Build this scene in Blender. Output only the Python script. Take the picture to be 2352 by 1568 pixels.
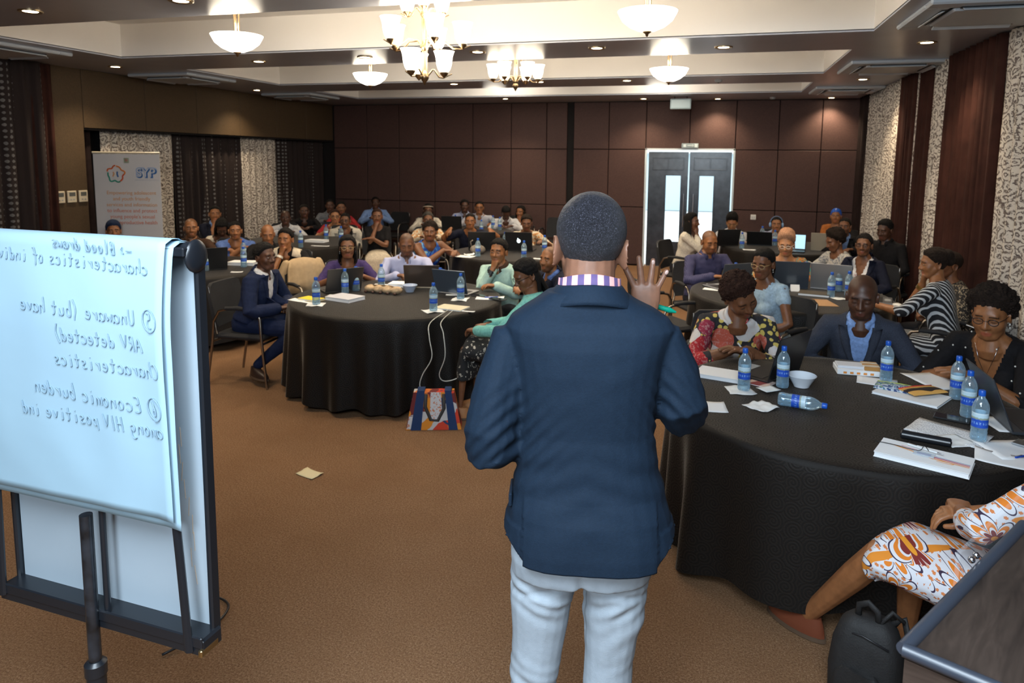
import bpy, bmesh, math, random
import numpy as np
from mathutils import Vector, Matrix, Euler, noise
from mathutils.bvhtree import BVHTree
random.seed(7); np.random.seed(7)
PI=math.pi
for o in list(bpy.data.objects): bpy.data.objects.remove(o)
SC=bpy.context.scene; COL=SC.collection
R=math.radians

# brightness of the lamps
EXPO=0.42; FLASH=185; FILL=70; DLW=55; PENW=15; CHW=18
# ------------------------------------------------------------------ camera, world, light, exposure
CAM_H=1.95
def rot_cam(yaw,pitch,roll):
    cy,sy=math.cos(yaw),math.sin(yaw);cp,sp=math.cos(pitch),math.sin(pitch);cr,sr=math.cos(roll),math.sin(roll)
    B=np.array([[1,0,0],[0,0,1],[0,-1,0.]])
    Rx=np.array([[1,0,0],[0,cp,-sp],[0,sp,cp]]);Rz=np.array([[cy,-sy,0],[sy,cy,0],[0,0,1]])
    Rr=np.array([[cr,-sr,0],[sr,cr,0],[0,0,1]])
    return Rz@Rx@B@Rr
RC=rot_cam(.2751,-.1182,-.0093)
cam=bpy.data.cameras.new('camera'); camo=bpy.data.objects.new('camera',cam); COL.objects.link(camo)
M=RC@np.diag([1,-1,-1.]); m4=Matrix([list(r) for r in M]).to_4x4(); m4.translation=(0,0,CAM_H); camo.matrix_world=m4
cam.sensor_width=36; cam.lens=1615.4/2352*36; cam.shift_x=(1176-1192.2)/2352; cam.shift_y=(556-784)/2352
cam.clip_start=.05; cam.clip_end=200
cam.dof.use_dof=True; cam.dof.focus_distance=2.1; cam.dof.aperture_fstop=6.3
SC.camera=camo
SC.view_settings.view_transform='Standard'; SC.view_settings.look='None'; SC.view_settings.gamma=1; SC.view_settings.use_curve_mapping=False
SC.view_settings.exposure=EXPO
W=bpy.data.worlds.new('sky'); SC.world=W; W.use_nodes=True
W.node_tree.nodes['Background'].inputs[0].default_value=(.90,.97,1,1); W.node_tree.nodes['Background'].inputs[1].default_value=2.5
def light(kind,name,loc,energy,color=(1,1,1),**k):
    l=bpy.data.lights.new(name,kind); l.energy=energy; l.color=color
    for a,b in k.items(): setattr(l,a,b)
    o=bpy.data.objects.new(name,l); o.location=loc; COL.objects.link(o); return o
def aim(o,t): o.rotation_euler=(Vector(t)-o.location).to_track_quat('-Z','Y').to_euler(); return o
aim(light('AREA','flash_bounce',(-.3,.5,2.96),FLASH,(.74,.88,1),shape='DISK',size=2.2),(-.3,1.6,0))
aim(light('AREA','flash_fill',(-.5,-1.6,2.5),FILL,(.74,.88,1),shape='DISK',size=1.2),(-.3,4,.9))

# ------------------------------------------------------------------ object helpers
def tag(o,label=None,cat=None,group=None,kind=None):
    if label: o['label']=label
    if cat: o['category']=cat
    if group: o['group']=group
    if kind: o['kind']=kind
    return o
def empty(name,loc=(0,0,0),rz=0,label=None,cat=None,group=None):
    o=bpy.data.objects.new(name,None); o.location=loc; o.rotation_euler=(0,0,rz); o.empty_display_size=.1
    COL.objects.link(o); return tag(o,label,cat,group)
def link(name,me,parent=None,loc=None,rot=None):
    o=bpy.data.objects.new(name,me); COL.objects.link(o)
    if parent: o.parent=parent
    if loc is not None: o.location=loc
    if rot is not None: o.rotation_euler=rot
    return o
def copy_tree(o,parent=None):
    c=o.copy(); COL.objects.link(c)
    if parent: c.parent=parent
    for ch in list(o.children): copy_tree(ch,c)
    return c
class MB:
    """collects vertices and faces, builds ONE mesh"""
    def __init__(s): s.V=[]; s.F=[]; s.mi=[]; s.n=0
    def add(s,V,F,mi=0,M=None):
        V=np.asarray(V,float).reshape(-1,3)
        if M is not None:
            M=np.array(M); V=V@M[:3,:3].T+M[:3,3]
        s.V.append(V); n=s.n
        for f in F: s.F.append([i+n for i in f])
        s.mi+= [mi]*len(F); s.n+=len(V); return s
    def arr(s): return np.concatenate(s.V) if s.V else np.zeros((0,3))
    def box(s,c,d,M=None,mi=0,bev=0,rz=0):
        x,y,z=[q/2 for q in d]
        if bev<=0:
            V=np.array([(-x,-y,-z),(x,-y,-z),(x,y,-z),(-x,y,-z),(-x,-y,z),(x,-y,z),(x,y,z),(-x,y,z)])
            F=[(0,3,2,1),(4,5,6,7),(0,1,5,4),(1,2,6,5),(2,3,7,6),(3,0,4,7)]
        else:
            b=min(bev,x*.9,y*.9,z*.9); V=[];F=[];idx={}
            for sx in(-1,1):
                for sy in(-1,1):
                    for sz in(-1,1):
                        for a in range(3):
                            p=[sx*x,sy*y,sz*z]
                            for q in range(3):
                                if q!=a: p[q]-= (sx,sy,sz)[q]*b
                            idx[sx,sy,sz,a]=len(V); V.append(p)
            for a in range(3):
                u,v=(a+1)%3,(a+2)%3
                for sg in(-1,1):
                    L=[]
                    for (p,q) in((-1,-1),(1,-1),(1,1),(-1,1)):
                        t=[0,0,0];t[a]=sg;t[u]=p;t[v]=q;L.append(idx[tuple(t)+(a,)])
                    F.append(L if sg>0 else L[::-1])
                for p in(-1,1):
                    for q in(-1,1):
                        t0=[0,0,0];t0[a]=-1;t0[u]=p;t0[v]=q;t1=list(t0);t1[a]=1
                        L=[idx[tuple(t0)+(u,)],idx[tuple(t1)+(u,)],idx[tuple(t1)+(v,)],idx[tuple(t0)+(v,)]]
                        F.append(L if p*q>0 else L[::-1])
            for sx in(-1,1):
                for sy in(-1,1):
                    for sz in(-1,1):
                        L=[idx[sx,sy,sz,a] for a in range(3)]; F.append(L if sx*sy*sz>0 else L[::-1])
            V=np.array(V)
        if rz: 
            c_,s_=math.cos(rz),math.sin(rz); V=V@np.array([[c_,s_,0],[-s_,c_,0],[0,0,1]])
        return s.add(V+np.array(c),F,mi,M)
    def rings(s,Rg,closed=True,cap0=True,cap1=True,mi=0,M=None):
        n=len(Rg[0]);V=np.concatenate([np.asarray(r,float) for r in Rg]);F=[]
        m=n if closed else n-1
        for k in range(len(Rg)-1):
            a=k*n;b=a+n
            for i in range(m):
                j=(i+1)%n; F.append((a+i,a+j,b+j,b+i))
        if closed and cap0: F.append(tuple(range(n-1,-1,-1)))
        if closed and cap1: F.append(tuple(range((len(Rg)-1)*n,len(Rg)*n)))
        return s.add(V,F,mi,M)
    def tube(s,P,r,n=8,mi=0,M=None,round_=False,flat=1.0,up=None):
        P=[np.array(p,float) for p in P]; k=len(P)
        r=[r]*k if np.isscalar(r) else list(r)
        if round_:
            d0=P[0]-P[1];d0/=np.linalg.norm(d0)+1e-9;d1=P[-1]-P[-2];d1/=np.linalg.norm(d1)+1e-9
            P=[P[0]+d0*r[0]*.95,P[0]+d0*r[0]*.6]+P+[P[-1]+d1*r[-1]*.6,P[-1]+d1*r[-1]*.95]
            r=[r[0]*.25,r[0]*.8]+r+[r[-1]*.8,r[-1]*.25]; k=len(P)
        T=[]
        for i in range(k):
            t=P[min(i+1,k-1)]-P[max(i-1,0)]; T.append(t/(np.linalg.norm(t)+1e-12))
        u=np.array(up if up is not None else ((0,0,1) if abs(T[0][2])<.9 else (1,0,0)),float)
        a=np.linspace(0,2*PI,n,endpoint=False);Rg=[]
        for i in range(k):
            u=u-T[i]*u.dot(T[i]); u/=np.linalg.norm(u)+1e-12; v=np.cross(T[i],u)
            Rg.append(P[i]+np.outer(np.cos(a)*r[i]*flat,u)+np.outer(np.sin(a)*r[i],v))
        return s.rings(Rg,mi=mi,M=M)
    def lathe(s,prof,n=24,mi=0,M=None,cap0=False,cap1=False,c=(0,0,0)):
        a=np.linspace(0,2*PI,n,endpoint=False)
        Rg=[np.stack([np.cos(a)*max(r,1e-4),np.sin(a)*max(r,1e-4),np.full(n,z)],1)+np.array(c) for r,z in prof]
        return s.rings(Rg,cap0=cap0,cap1=cap1,mi=mi,M=M)
    def ell(s,c,r,n=12,m=8,mi=0,M=None):
        r=np.array([r,r,r] if np.isscalar(r) else r,float); a=np.linspace(0,2*PI,n,endpoint=False);Rg=[]
        for t in np.linspace(-PI/2,PI/2,m+1):
            q=max(math.cos(t),.02); Rg.append(np.stack([np.cos(a)*q*r[0],np.sin(a)*q*r[1],np.full(n,math.sin(t)*r[2])],1)+np.array(c))
        return s.rings(Rg,mi=mi,M=M)
    def quad(s,a,b,c,d,mi=0): return s.add([a,b,c,d],[(0,1,2,3)],mi)
    def mesh(s,name,mats=None,smooth=False):
        me=bpy.data.meshes.new(name); me.from_pydata(s.arr().tolist(),[],s.F)
        if mats:
            for m in (mats if isinstance(mats,(list,tuple)) else [mats]): me.materials.append(m)
        if any(s.mi): me.polygons.foreach_set('material_index',s.mi)
        me.update()
        if smooth is True: me.shade_smooth()
        elif smooth: me.shade_smooth(); me.set_sharp_from_angle(angle=R(smooth))
        return me
    def obj(s,name,mats=None,parent=None,smooth=False,loc=None,rot=None): return link(name,s.mesh(name,mats,smooth),parent,loc,rot)
def frame(o,x,y,z):
    """matrix from origin and three axes"""
    m=np.eye(4); m[:3,0]=x;m[:3,1]=y;m[:3,2]=z;m[:3,3]=o; return m
def nrm(v): v=np.array(v,float); return v/(np.linalg.norm(v)+1e-12)
def rotm(ax,deg):
    return np.array(Matrix.Rotation(R(deg),3,ax))
def ease(t): return t*t*(3-2*t)

# ------------------------------------------------------------------ materials
MATS={}
class NT:
    def __init__(s,name):
        s.m=bpy.data.materials.new(name); s.m.use_nodes=True; s.t=s.m.node_tree; s.b=s.t.nodes['Principled BSDF']
    def n(s,ty,props=None,**ins):
        nd=s.t.nodes.new(ty)
        for k,v in (props or {}).items(): setattr(nd,k,v)
        for k,v in ins.items():
            key=int(k[1:]) if k[0]=='i' and k[1:].isdigit() else k.replace('_',' ')
            s.put(nd.inputs[key],v)
        return nd
    def put(s,sock,v):
        if isinstance(v,bpy.types.NodeSocket): s.t.links.new(v,sock)
        elif isinstance(v,bpy.types.Node): s.t.links.new(v.outputs[0],sock)
        else:
            if isinstance(v,(tuple,list)) and len(v)==3 and sock.type=='RGBA': v=(*v,1)
            sock.default_value=v
    def set(s,**k):
        for a,v in k.items(): s.put(s.b.inputs[a.replace('_',' ')],v)
        return s
    def math(s,op,a,b=0.,c=None,clamp=False):
        nd=s.n('ShaderNodeMath',{'operation':op,'use_clamp':clamp},i0=a,i1=b)
        if c is not None: s.put(nd.inputs[2],c)
        return nd.outputs[0]
    def coord(s,which='Object',scale=1,rot=(0,0,0),loc=(0,0,0)):
        c=s.n('ShaderNodeTexCoord'); 
        mp=s.n('ShaderNodeMapping',None,Vector=c.outputs[which]); mp.inputs['Scale'].default_value=(scale,)*3 if np.isscalar(scale) else scale
        mp.inputs['Rotation'].default_value=rot; mp.inputs['Location'].default_value=loc; return mp.outputs[0]
    def noise(s,vec,scale,detail=3,rough=.55,out='Fac',dist=0):
        return s.n('ShaderNodeTexNoise',None,Vector=vec,Scale=scale,Detail=detail,Roughness=rough,Distortion=dist).outputs[out]
    def ramp(s,fac,stops,interp='LINEAR'):
        r=s.n('ShaderNodeValToRGB',None,Fac=fac); cr=r.color_ramp; cr.interpolation=interp
        while len(cr.elements)<len(stops): cr.elements.new(.5)
        for e,(p,c) in zip(cr.elements,stops): e.position=p; e.color=(*c,1) if len(c)==3 else c
        return r.outputs[0]
    def mix(s,fac,a,b,blend='MIX'):
        nd=s.n('ShaderNodeMix',{'data_type':'RGBA','blend_type':blend}); s.put(nd.inputs[0],fac); s.put(nd.inputs[6],a); s.put(nd.inputs[7],b); return nd.outputs[2]
    def bump(s,h,strength=.3,dist=.01):
        s.put(s.b.inputs['Normal'],s.n('ShaderNodeBump',None,Strength=strength,Distance=dist,Height=h)); return s
def plain(name,col,rough=.5,metal=0,noise_=0,nscale=40,bump=0,bscale=200,spec=.5,**k):
    if name in MATS: return MATS[name]
    t=NT(name); t.set(Base_Color=col,Roughness=rough,Metallic=metal); t.put(t.b.inputs['Specular IOR Level'],spec)
    if noise_ or bump: v=t.coord()
    if noise_:
        f=t.noise(v,nscale); c2=tuple(max(0,c*(1-noise_)) for c in col); c3=tuple(min(1,c*(1+noise_)) for c in col)
        t.set(Base_Color=t.ramp(f,[(.3,c2),(.7,c3)]))
    if bump: t.bump(t.noise(v,bscale,2),bump,.004)
    for a,b in k.items(): t.put(t.b.inputs[a.replace('_',' ')],b)
    MATS[name]=t.m; return t.m
def emit(name,col,strength):
    if name in MATS: return MATS[name]
    t=NT(name); t.set(Base_Color=col,Emission_Color=col,Emission_Strength=strength); MATS[name]=t.m; return t.m

# ------------------------------------------------------------------ shared materials
def m_carpet():
    t=NT('carpet'); v=t.coord()
    f=t.noise(v,120,4,.85); g=t.noise(v,2.2,4,.6); p=t.noise(v,420,2,.8)
    c=t.ramp(t.math('ADD',t.math('MULTIPLY',f,.62),t.math('MULTIPLY',p,.38)),[(.36,(.085,.040,.019)),(.48,(.235,.125,.062)),(.56,(.34,.195,.105)),(.66,(.56,.38,.25))])
    t.set(Base_Color=t.mix(t.math('MULTIPLY',t.math('SUBTRACT',g,.42,clamp=True),1.1),c,(.19,.092,.040)),Roughness=.95); t.put(t.b.inputs['Specular IOR Level'],.15)
    t.bump(t.noise(v,190,3,.7),.8,.010); return t.m
CARPET=m_carpet()
SOFFIT=plain('soffit_grey',(.42,.44,.51),.30,noise_=.05,nscale=3,spec=.55)
TRAY=plain('tray_cream',(.84,.82,.79),.7)
def m_wallpanel(name,col):
    t=NT(name); v=t.coord(); f=t.noise(v,90,3,.7)
    t.set(Base_Color=t.ramp(f,[(.3,tuple(c*.78 for c in col)),(.7,tuple(c*1.22 for c in col))]),Roughness=.62); t.put(t.b.inputs['Specular IOR Level'],.3)
    t.bump(t.noise(v,260,2),.25,.004); return t.m
PANEL=m_wallpanel('panel_brown',(.082,.043,.037)); PANEL_L=m_wallpanel('panel_olive',(.078,.050,.026))
GROOVE=plain('groove_dark',(.008,.006,.006),.9)
BLACK=plain('black_metal',(.012,.012,.014),.35,spec=.6); CHROME=plain('chrome',(.6,.6,.62),.18,1)
WHITEP=plain('white_plastic',(.72,.72,.70),.4); BRONZE=plain('aged_bronze',(.30,.21,.12),.35,1)
GREYP=plain('grey_plastic',(.33,.35,.37),.5)
DARKP=plain('dark_plastic',(.015,.015,.017),.45)
PAPER=plain('paper',(.80,.82,.84),.85); 
XR,XL,YF,ZC=2.27,-7.65,12.99,3.0
def structure(o): o['kind']='structure'; return o
# floor
b=MB(); b.quad((-8.4,-3.2,0),(2.9,-3.2,0),(2.9,13.25,0),(-8.4,13.25,0)); structure(b.obj('floor',CARPET))
# ground outside and a pale building across the way, seen through the door glass
b=MB(); b.box((-1,30,-.06),(40,33,.08)); structure(b.obj('ground',plain('pale_paving',(.55,.56,.55),.9,noise_=.1,nscale=3)))
bl=empty('building',(-2.2,30,0),0,'pale low building far outside behind the door glass','building')
b=MB(); b.box((0,0,1.1),(14,4,2.2)); b.obj('wall',plain('pale_blue_wall',(.42,.55,.62),.8),bl)
b=MB(); b.box((0,0,2.3),(14.6,4.6,.2)); b.obj('roof',plain('pale_roof',(.6,.62,.63),.8),bl)
# ceiling: soffit beams around three raised trays
TA,TB=-6.36,1.157; TY=[(4.617,6.41),(7.39,9.31),(10.28,11.71)]
b=MB(); b.box(((XL-.6+TA)/2,5,ZC+.01),(TA-XL+.6,16.6,.02)); b.box(((XR+.5+TB)/2,5,ZC+.01),(XR+.5-TB,16.6,.02))
ys=[-3.3]+[q for t in TY for q in t]+[13.3]
for a,c in zip(ys[0::2],ys[1::2]): b.box(((TA+TB)/2,(a+c)/2,ZC+.01),(TB-TA,c-a,.02))
ceil=structure(b.obj('ceiling',SOFFIT))
for a,c in TY:
    b=MB(); x0,x1,z0,z1=TA,TB,ZC+.001,ZC+.36; w=.012
    b.box(((x0+x1)/2,a-w/2,(z0+z1)/2+.012),(x1-x0+2*w,w,z1-z0)); b.box(((x0+x1)/2,c+w/2,(z0+z1)/2+.012),(x1-x0+2*w,w,z1-z0))
    b.box((x0-w/2,(a+c)/2,(z0+z1)/2+.012),(w,c-a,z1-z0)); b.box((x1+w/2,(a+c)/2,(z0+z1)/2+.012),(w,c-a,z1-z0))
    b.box(((x0+x1)/2,(a+c)/2,z1+.012),(x1-x0+2*w,c-a+2*w,.02)); b.obj('tray',TRAY,ceil)
# far wall with upholstered panels, each its own piece
wf=MB(); DX0,DX1,DZ=-1.305,.255,2.155
wf.box(((XL-.6+DX0)/2,YF+.11,1.55),(DX0-XL+.6,.12,3.1)); wf.box(((XR+.5+DX1)/2,YF+.11,1.55),(XR+.5-DX1,.12,3.1)); wf.box(((DX0+DX1)/2,YF+.11,(DZ+3.1)/2),(DX1-DX0,.12,3.1-DZ))
wallF=structure(wf.obj('wall_far',GROOVE))
xe=[-7.64,-6.90,-6.19,-5.42,-4.624,-3.847,-3.152,-2.755,None,-2.635,-1.977,-1.30,-.533,.254,.961,1.645,2.26]
ze=[.02,1.085,2.135,2.995]
first=True; PANELS={}
def wall_panel(x0,x1,z0,z1,parent,mat,y=YF+.05,th=.035,axis='y'):
    g=.006; b=MB(); b.box((0,0,0),(x1-x0-2*g,th,z1-z0-2*g),bev=.006)
    o=b.obj('wall_panel',mat,parent,loc=((x0+x1)/2,y-th/2,(z0+z1)/2)); return o
for a,c in zip(xe[:-1],xe[1:]):
    if a is None or c is None: continue
    for z0,z1 in zip(ze[:-1],ze[1:]):
        if a>=-1.31 and c<=.3 and z1<2.2: continue
        wall_panel(a,c,z0,z1,wallF,PANEL)
# door: two dark leaves with narrow glass, set with slim gaps of daylight in a pale frame
FR=plain('pale_frame',(.62,.70,.74),.35); DWOOD=plain('dark_blue_wood',(.040,.050,.070),.24,noise_=.3,nscale=8,spec=.6)
d=structure(empty('door_1',(0,0,0)))
b=MB(); b.box((DX0+.012,YF+.06,DZ/2),(.03,.10,DZ)); b.box((DX1-.012,YF+.06,DZ/2),(.03,.10,DZ)); b.box(((DX0+DX1)/2,YF+.06,DZ-.012),(DX1-DX0,.10,.03)); b.obj('door_frame',FR,d)
PANE=NT('clear_pane'); PANE.set(Base_Color=(.95,.98,1),Roughness=.02,Transmission_Weight=1.,IOR=1.08); PANE=PANE.m
for (x0,x1,g0,g1,hx) in ((DX0+.062,-.538,-.925,-.665,-.60),(-.515,DX1-.05,-.335,-.09,-.43)):
    b=MB(); y=YF+.07; th=.045; zt=DZ-.06
    for (a,c,z0,z1) in ((x0,g0,.01,zt),(g1,x1,.01,zt),(g0,g1,.01,.47),(g0,g1,1.67,zt)): b.box(((a+c)/2,y,(z0+z1)/2),(c-a,th,z1-z0))
    lf=b.obj('door_leaf',DWOOD,d)
    b=MB()
    for s0,s1,z0,z1 in ((x0+.08,x1-.08,1.78,1.99),): 
        w=.02
        b.box(((s0+s1)/2,y-th/2,z1),(s1-s0,.018,w),bev=.004); b.box(((s0+s1)/2,y-th/2,z0),(s1-s0,.018,w),bev=.004)
    for q in (x0+.08,x1-.08,(x0+x1)/2): b.box((q,y-th/2,1.885),(.02,.018,.22),bev=.004)
    for q in (g0-.015,g1+.015): b.box((q,y-th/2,1.07),(.025,.014,1.22),bev=.003)
    b.obj('moulding',DWOOD,lf)
    b=MB(); b.box(((g0+g1)/2,y,1.07),(g1-g0,.006,1.2)); b.obj('pane',PANE,lf)
    b=MB(); b.tube([(hx,y-.06,.75),(hx,y-.06,1.35)],.013,10); b.tube([(hx,y-.06,.8),(hx,y-.02,.8)],.008); b.tube([(hx,y-.06,1.3),(hx,y-.02,1.3)],.008); b.obj('handle',CHROME,lf,30)
# exit signs
ex=empty('exit_sign',(-.52,YF-.01,2.205),0,'small running-man exit sign above the double door','exit sign')
b=MB(); b.box((0,0,0),(.29,.03,.085),bev=.004); b.obj('housing',plain('sign_grey',(.30,.38,.42),.5),ex)
b=MB(); b.box((-.09,-.017,0),(.05,.004,.05)); b.box((.0,-.017,.004),(.09,.004,.012)); b.tube([(.04,-.018,.02),(.065,-.018,.004),(.04,-.018,-.012)],.005,6); b.box((.105,-.017,0),(.05,.004,.06)); b.obj('pictogram',plain('sign_white',(.75,.85,.88),.5),ex)
ex=empty('emergency_light',(-.665,12.2,2.9),0,'pale box sign hanging from the ceiling in front of the far wall','exit sign')
b=MB(); b.box((0,0,-.02),(.34,.07,.17),bev=.01); b.obj('housing',plain('sign_pale',(.50,.66,.70),.5),ex)
b=MB(); b.box((0,-.037,-.02),(.30,.006,.13)); b.obj('face',plain('sign_face',(.62,.80,.84),.35),ex)
for q in(-.1,.1): b=MB(); b.tube([(q,0,.06),(q,0,.105)],.008); b.obj('bracket',BLACK,ex)
so=empty('wall_socket',(.607,YF-.005,.965),0,'white socket plate on the far brown wall beside the door','socket')
b=MB(); b.box((0,0,0),(.09,.02,.09),bev=.006); b.obj('plate',WHITEP,so)
b=MB(); b.box((-.015,-.011,0),(.012,.004,.02)); b.box((.015,-.011,0),(.012,.004,.02)); b.obj('slot',GREYP,so)
# left wall: solid part, bulkhead of panels, recess with curtains
b=MB(); b.box((XL-.06,1.93,1.55),(.12,10.26,3.1)); wl=structure(b.obj('wall_left',PANEL_L))
b=MB(); b.box((XL-.06,10.1,2.64),(.10,6.06,.72)); b.box((XL-.52,10,1.55),(.06,6.3,3.1)); b.box((XL-.3,7.03,1.14),(.5,.05,2.28)); b.box((XL-.28,10.1,2.27),(.5,6.1,.02)); wr=structure(b.obj('wall_recess',GROOVE))
yy=[7.06,8.06,9.06,10.06,11.06,12.0,12.97]
for a,c in zip(yy[:-1],yy[1:]):
    q=MB(); q.box((0,0,0),(.03,c-a-.008,.715),bev=.004); q.obj('wall_panel',PANEL_L,wr,loc=(XL-.005,(a+c)/2,2.64))
# right and near walls
b=MB(); 
for (y0,y1,z0,z1) in ((-3.2,10.6,0,3.1),(11.5,13.2,0,3.1),(10.6,11.5,0,.3),(10.6,11.5,2.3,3.1)): b.box((XR+.30,(y0+y1)/2,(z0+z1)/2),(.1,y1-y0,z1-z0))
structure(b.obj('wall_right',PANEL)); 
b=MB(); b.box((XR+.3,11.05,1.3),(.006,.9,2.0)); w1=structure(b.obj('window_1',PANE))
b=MB(); 
for yq in (10.6,11.5): b.box((XR+.3,yq,1.3),(.06,.05,2.05))
for zq in (.3,2.3): b.box((XR+.3,11.05,zq),(.06,.9,.05))
b.obj('window_frame',FR,w1)
b=MB(); b.box((-2.7,-3.2,1.55),(11.2,.1,3.1)); structure(b.obj('wall_near',plain('near_wall',(.16,.13,.11),.8)))
# ------------------------------------------------------------------ curtains
def m_floral():
    t=NT('floral_curtain'); v=t.coord('UV',1)
    w=t.noise(v,6,2,.5,'Color'); vv=t.mix(.12,v,w)
    vo=t.n('ShaderNodeTexVoronoi',{'feature':'F1','voronoi_dimensions':'2D'},Vector=vv,Scale=12.,Randomness=.9)
    nd=t.noise(v,34,4,.7,dist=1.6)
    ring=t.math('SINE',t.math('ADD',t.math('MULTIPLY',vo.outputs['Distance'],17),t.math('MULTIPLY',nd,11)))
    k=t.math('GREATER_THAN',t.math('ADD',ring,t.math('MULTIPLY',nd,1.6)),1.22)
    t.set(Base_Color=t.mix(k,(.66,.60,.52),t.ramp(nd,[(.4,(.10,.075,.07)),(.62,(.22,.17,.14))])),Roughness=.9); t.put(t.b.inputs['Specular IOR Level'],.1); return t.m
FLORAL=m_floral(); BROWNC=plain('brown_curtain',(.040,.014,.010),.85,noise_=.25,nscale=6,spec=.15); DARKC=plain('dark_curtain',(.022,.013,.012),.85,noise_=.25,nscale=6,spec=.15)
def m_sheer():
    t=NT('lattice_curtain'); v=t.coord('UV',1); s=t.n('ShaderNodeSeparateXYZ',None,Vector=v)
    a=t.math('SINE',t.math('MULTIPLY',s.outputs[0],95)); c=t.math('SINE',t.math('MULTIPLY',s.outputs[1],95)); n=t.noise(v,14,3)
    n2=t.noise(t.coord('UV',(5,.15,1)),1.6,2); k=t.math('MULTIPLY',t.math('GREATER_THAN',t.math('ADD',t.math('ADD',a,c),t.math('MULTIPLY',n,2.2)),2.0),t.math('GREATER_THAN',n2,.54))
    t.set(Base_Color=t.mix(k,(.020,.011,.010),(.16,.15,.145)),Roughness=.9); return t.m
LATT=m_sheer()
def curtain(p0,p1,z0,z1,mat,label,folds=8,amp=.035,seed=0,axis=1):
    """hanging cloth from p0 to p1 (xy), gathered into folds"""
    p0=np.array(p0,float);p1=np.array(p1,float);L=np.linalg.norm(p1-p0);t=(p1-p0)/L;nm=np.array([-t[1],t[0]])
    rs=np.random.RandomState(seed); n=folds*10+1; m=9; u=np.linspace(0,1,n); V=[];F=[];UV=[]
    ph=rs.rand(3)*6
    for j in range(m):
        z=z1+(z0-z1)*j/(m-1); k=.55+.45*j/(m-1)
        off=amp*k*(np.sin(u*folds*2*PI+ph[0]+.3*math.sin(j*.7+ph[1]))+.35*np.sin(u*folds*4.7*PI+ph[2]))
        for i in range(n):
            q=p0+t*u[i]*L+nm*off[i]; V.append((q[0],q[1],z)); UV.append((u[i]*L*1.25+seed*.37,z))
    for j in range(m-1):
        for i in range(n-1): F.append((j*n+i,j*n+i+1,(j+1)*n+i+1,(j+1)*n+i))
    b=MB(); b.add(V,F); me=b.mesh('curtain',mat,True)
    uv=me.uv_layers.new(name='UVMap'); UV=np.array(UV); li=np.zeros(len(me.loops),int); me.loops.foreach_get('vertex_index',li); uv.data.foreach_set('uv',UV[li].ravel())
    o=link('curtain',me); md=o.modifiers.new('thickness','SOLIDIFY'); md.thickness=.004
    return tag(o,label,'curtain')
CX=2.18
curtain((CX,11.98),(CX,12.75),.03,2.99,DARKC,'nearly black curtain in the far corner beside the brown far wall',5,.03,1)
curtain((CX,11.12),(CX,11.98),.03,2.99,FLORAL,'floral curtain panel nearest the far wall, beyond the slit of daylight',6,.03,2)
curtain((CX,9.98),(CX,11.04),.03,2.99,FLORAL,'floral curtain panel on the nearer side of the slit of daylight',7,.03,3)
curtain((CX-.02,9.26),(CX-.02,9.98),.03,2.99,BROWNC,'dark brown curtain between the wide floral panels and a floral strip',5,.035,4)
curtain((CX,9.10),(CX,9.27),.03,2.99,FLORAL,'thinnest strip of floral curtain between two dark brown curtains',2,.02,5)
curtain((CX-.02,8.62),(CX-.02,9.12),.03,2.99,BROWNC,'narrow dark brown curtain beside the thinnest floral strip',4,.035,6)
curtain((CX,8.02),(CX,8.62),.03,2.99,FLORAL,'floral curtain panel just beyond the widest brown curtain',4,.03,7)
curtain((CX-.03,6.62),(CX-.03,8.04),.03,2.99,BROWNC,'widest dark brown curtain behind the woman in the striped dress',9,.05,8)
curtain((CX,4.7),(CX,6.64),.03,2.99,FLORAL,'floral curtain behind the curly-haired woman in the black top',9,.04,9)
curtain((CX-.02,3.3),(CX-.02,4.7),.03,2.99,BROWNC,'dark brown curtain along the right wall outside the view',8,.05,10)
LX=XL-.22
curtain((LX,7.08),(LX,7.36),.03,2.27,DARKC,'narrow black curtain at the near end of the recess behind the banner',3,.03,11)
curtain((LX+.02,7.5),(LX+.02,8.75),.03,2.27,FLORAL,'floral curtain in the recess partly hidden by the banner',8,.035,12)
curtain((LX,8.73),(LX,10.3),.03,2.27,LATT,'black lattice curtain between the two floral curtains of the recess',9,.05,13)
curtain((LX+.02,10.28),(LX+.02,11.3),.03,2.27,FLORAL,'floral curtain in the recess with black curtain on both sides',6,.035,14)
curtain((LX,11.28),(LX,12.9),.03,2.27,LATT,'black lattice curtain at the far end of the recess',9,.05,15)
curtain((XL+.10,4.6),(XL+.10,6.46),.03,2.99,LATT,'dark lattice curtain hanging from the ceiling beside the thermostats',10,.05,16)
curtain((XL+.08,6.3),(XL+.08,6.6),.03,2.99,BROWNC,'slim brown curtain edge beside the three thermostats',3,.03,17)
# wall controls
for i,y in enumerate((6.66,6.82,6.98)):
    t=empty('thermostat',(XL+.012,y,1.435),0,['cream thermostat nearest the brown curtain edge, first of the row of three','middle cream thermostat of the row of three on the wall','cream thermostat nearest the recess, third of the row of three'][i],'thermostat','wall thermostats')
    b=MB(); b.box((0,0,0),(.022,.125,.145),bev=.006); b.obj('case',plain('cream_plastic',(.62,.54,.40),.45),t)
    b=MB(); b.box((.012,0,.03),(.004,.08,.045)); b.obj('display',plain('lcd',(.10,.10,.085),.2),t)
    b=MB(); b.box((.012,-.02,-.035),(.006,.02,.012),bev=.002); b.box((.012,.02,-.035),(.006,.02,.012),bev=.002); b.obj('button',GREYP,t)
t=empty('light_switch',(XL+.012,6.52,1.43),0,'small dark switch plate between brown curtain edge and thermostats','switch')
b=MB(); b.box((0,0,0),(.016,.06,.12),bev=.004); b.obj('plate',plain('switch_brown',(.10,.06,.035),.5),t)
b=MB(); b.box((.01,0,.02),(.006,.025,.04),bev=.002); b.obj('rocker',GREYP,t)
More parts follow.
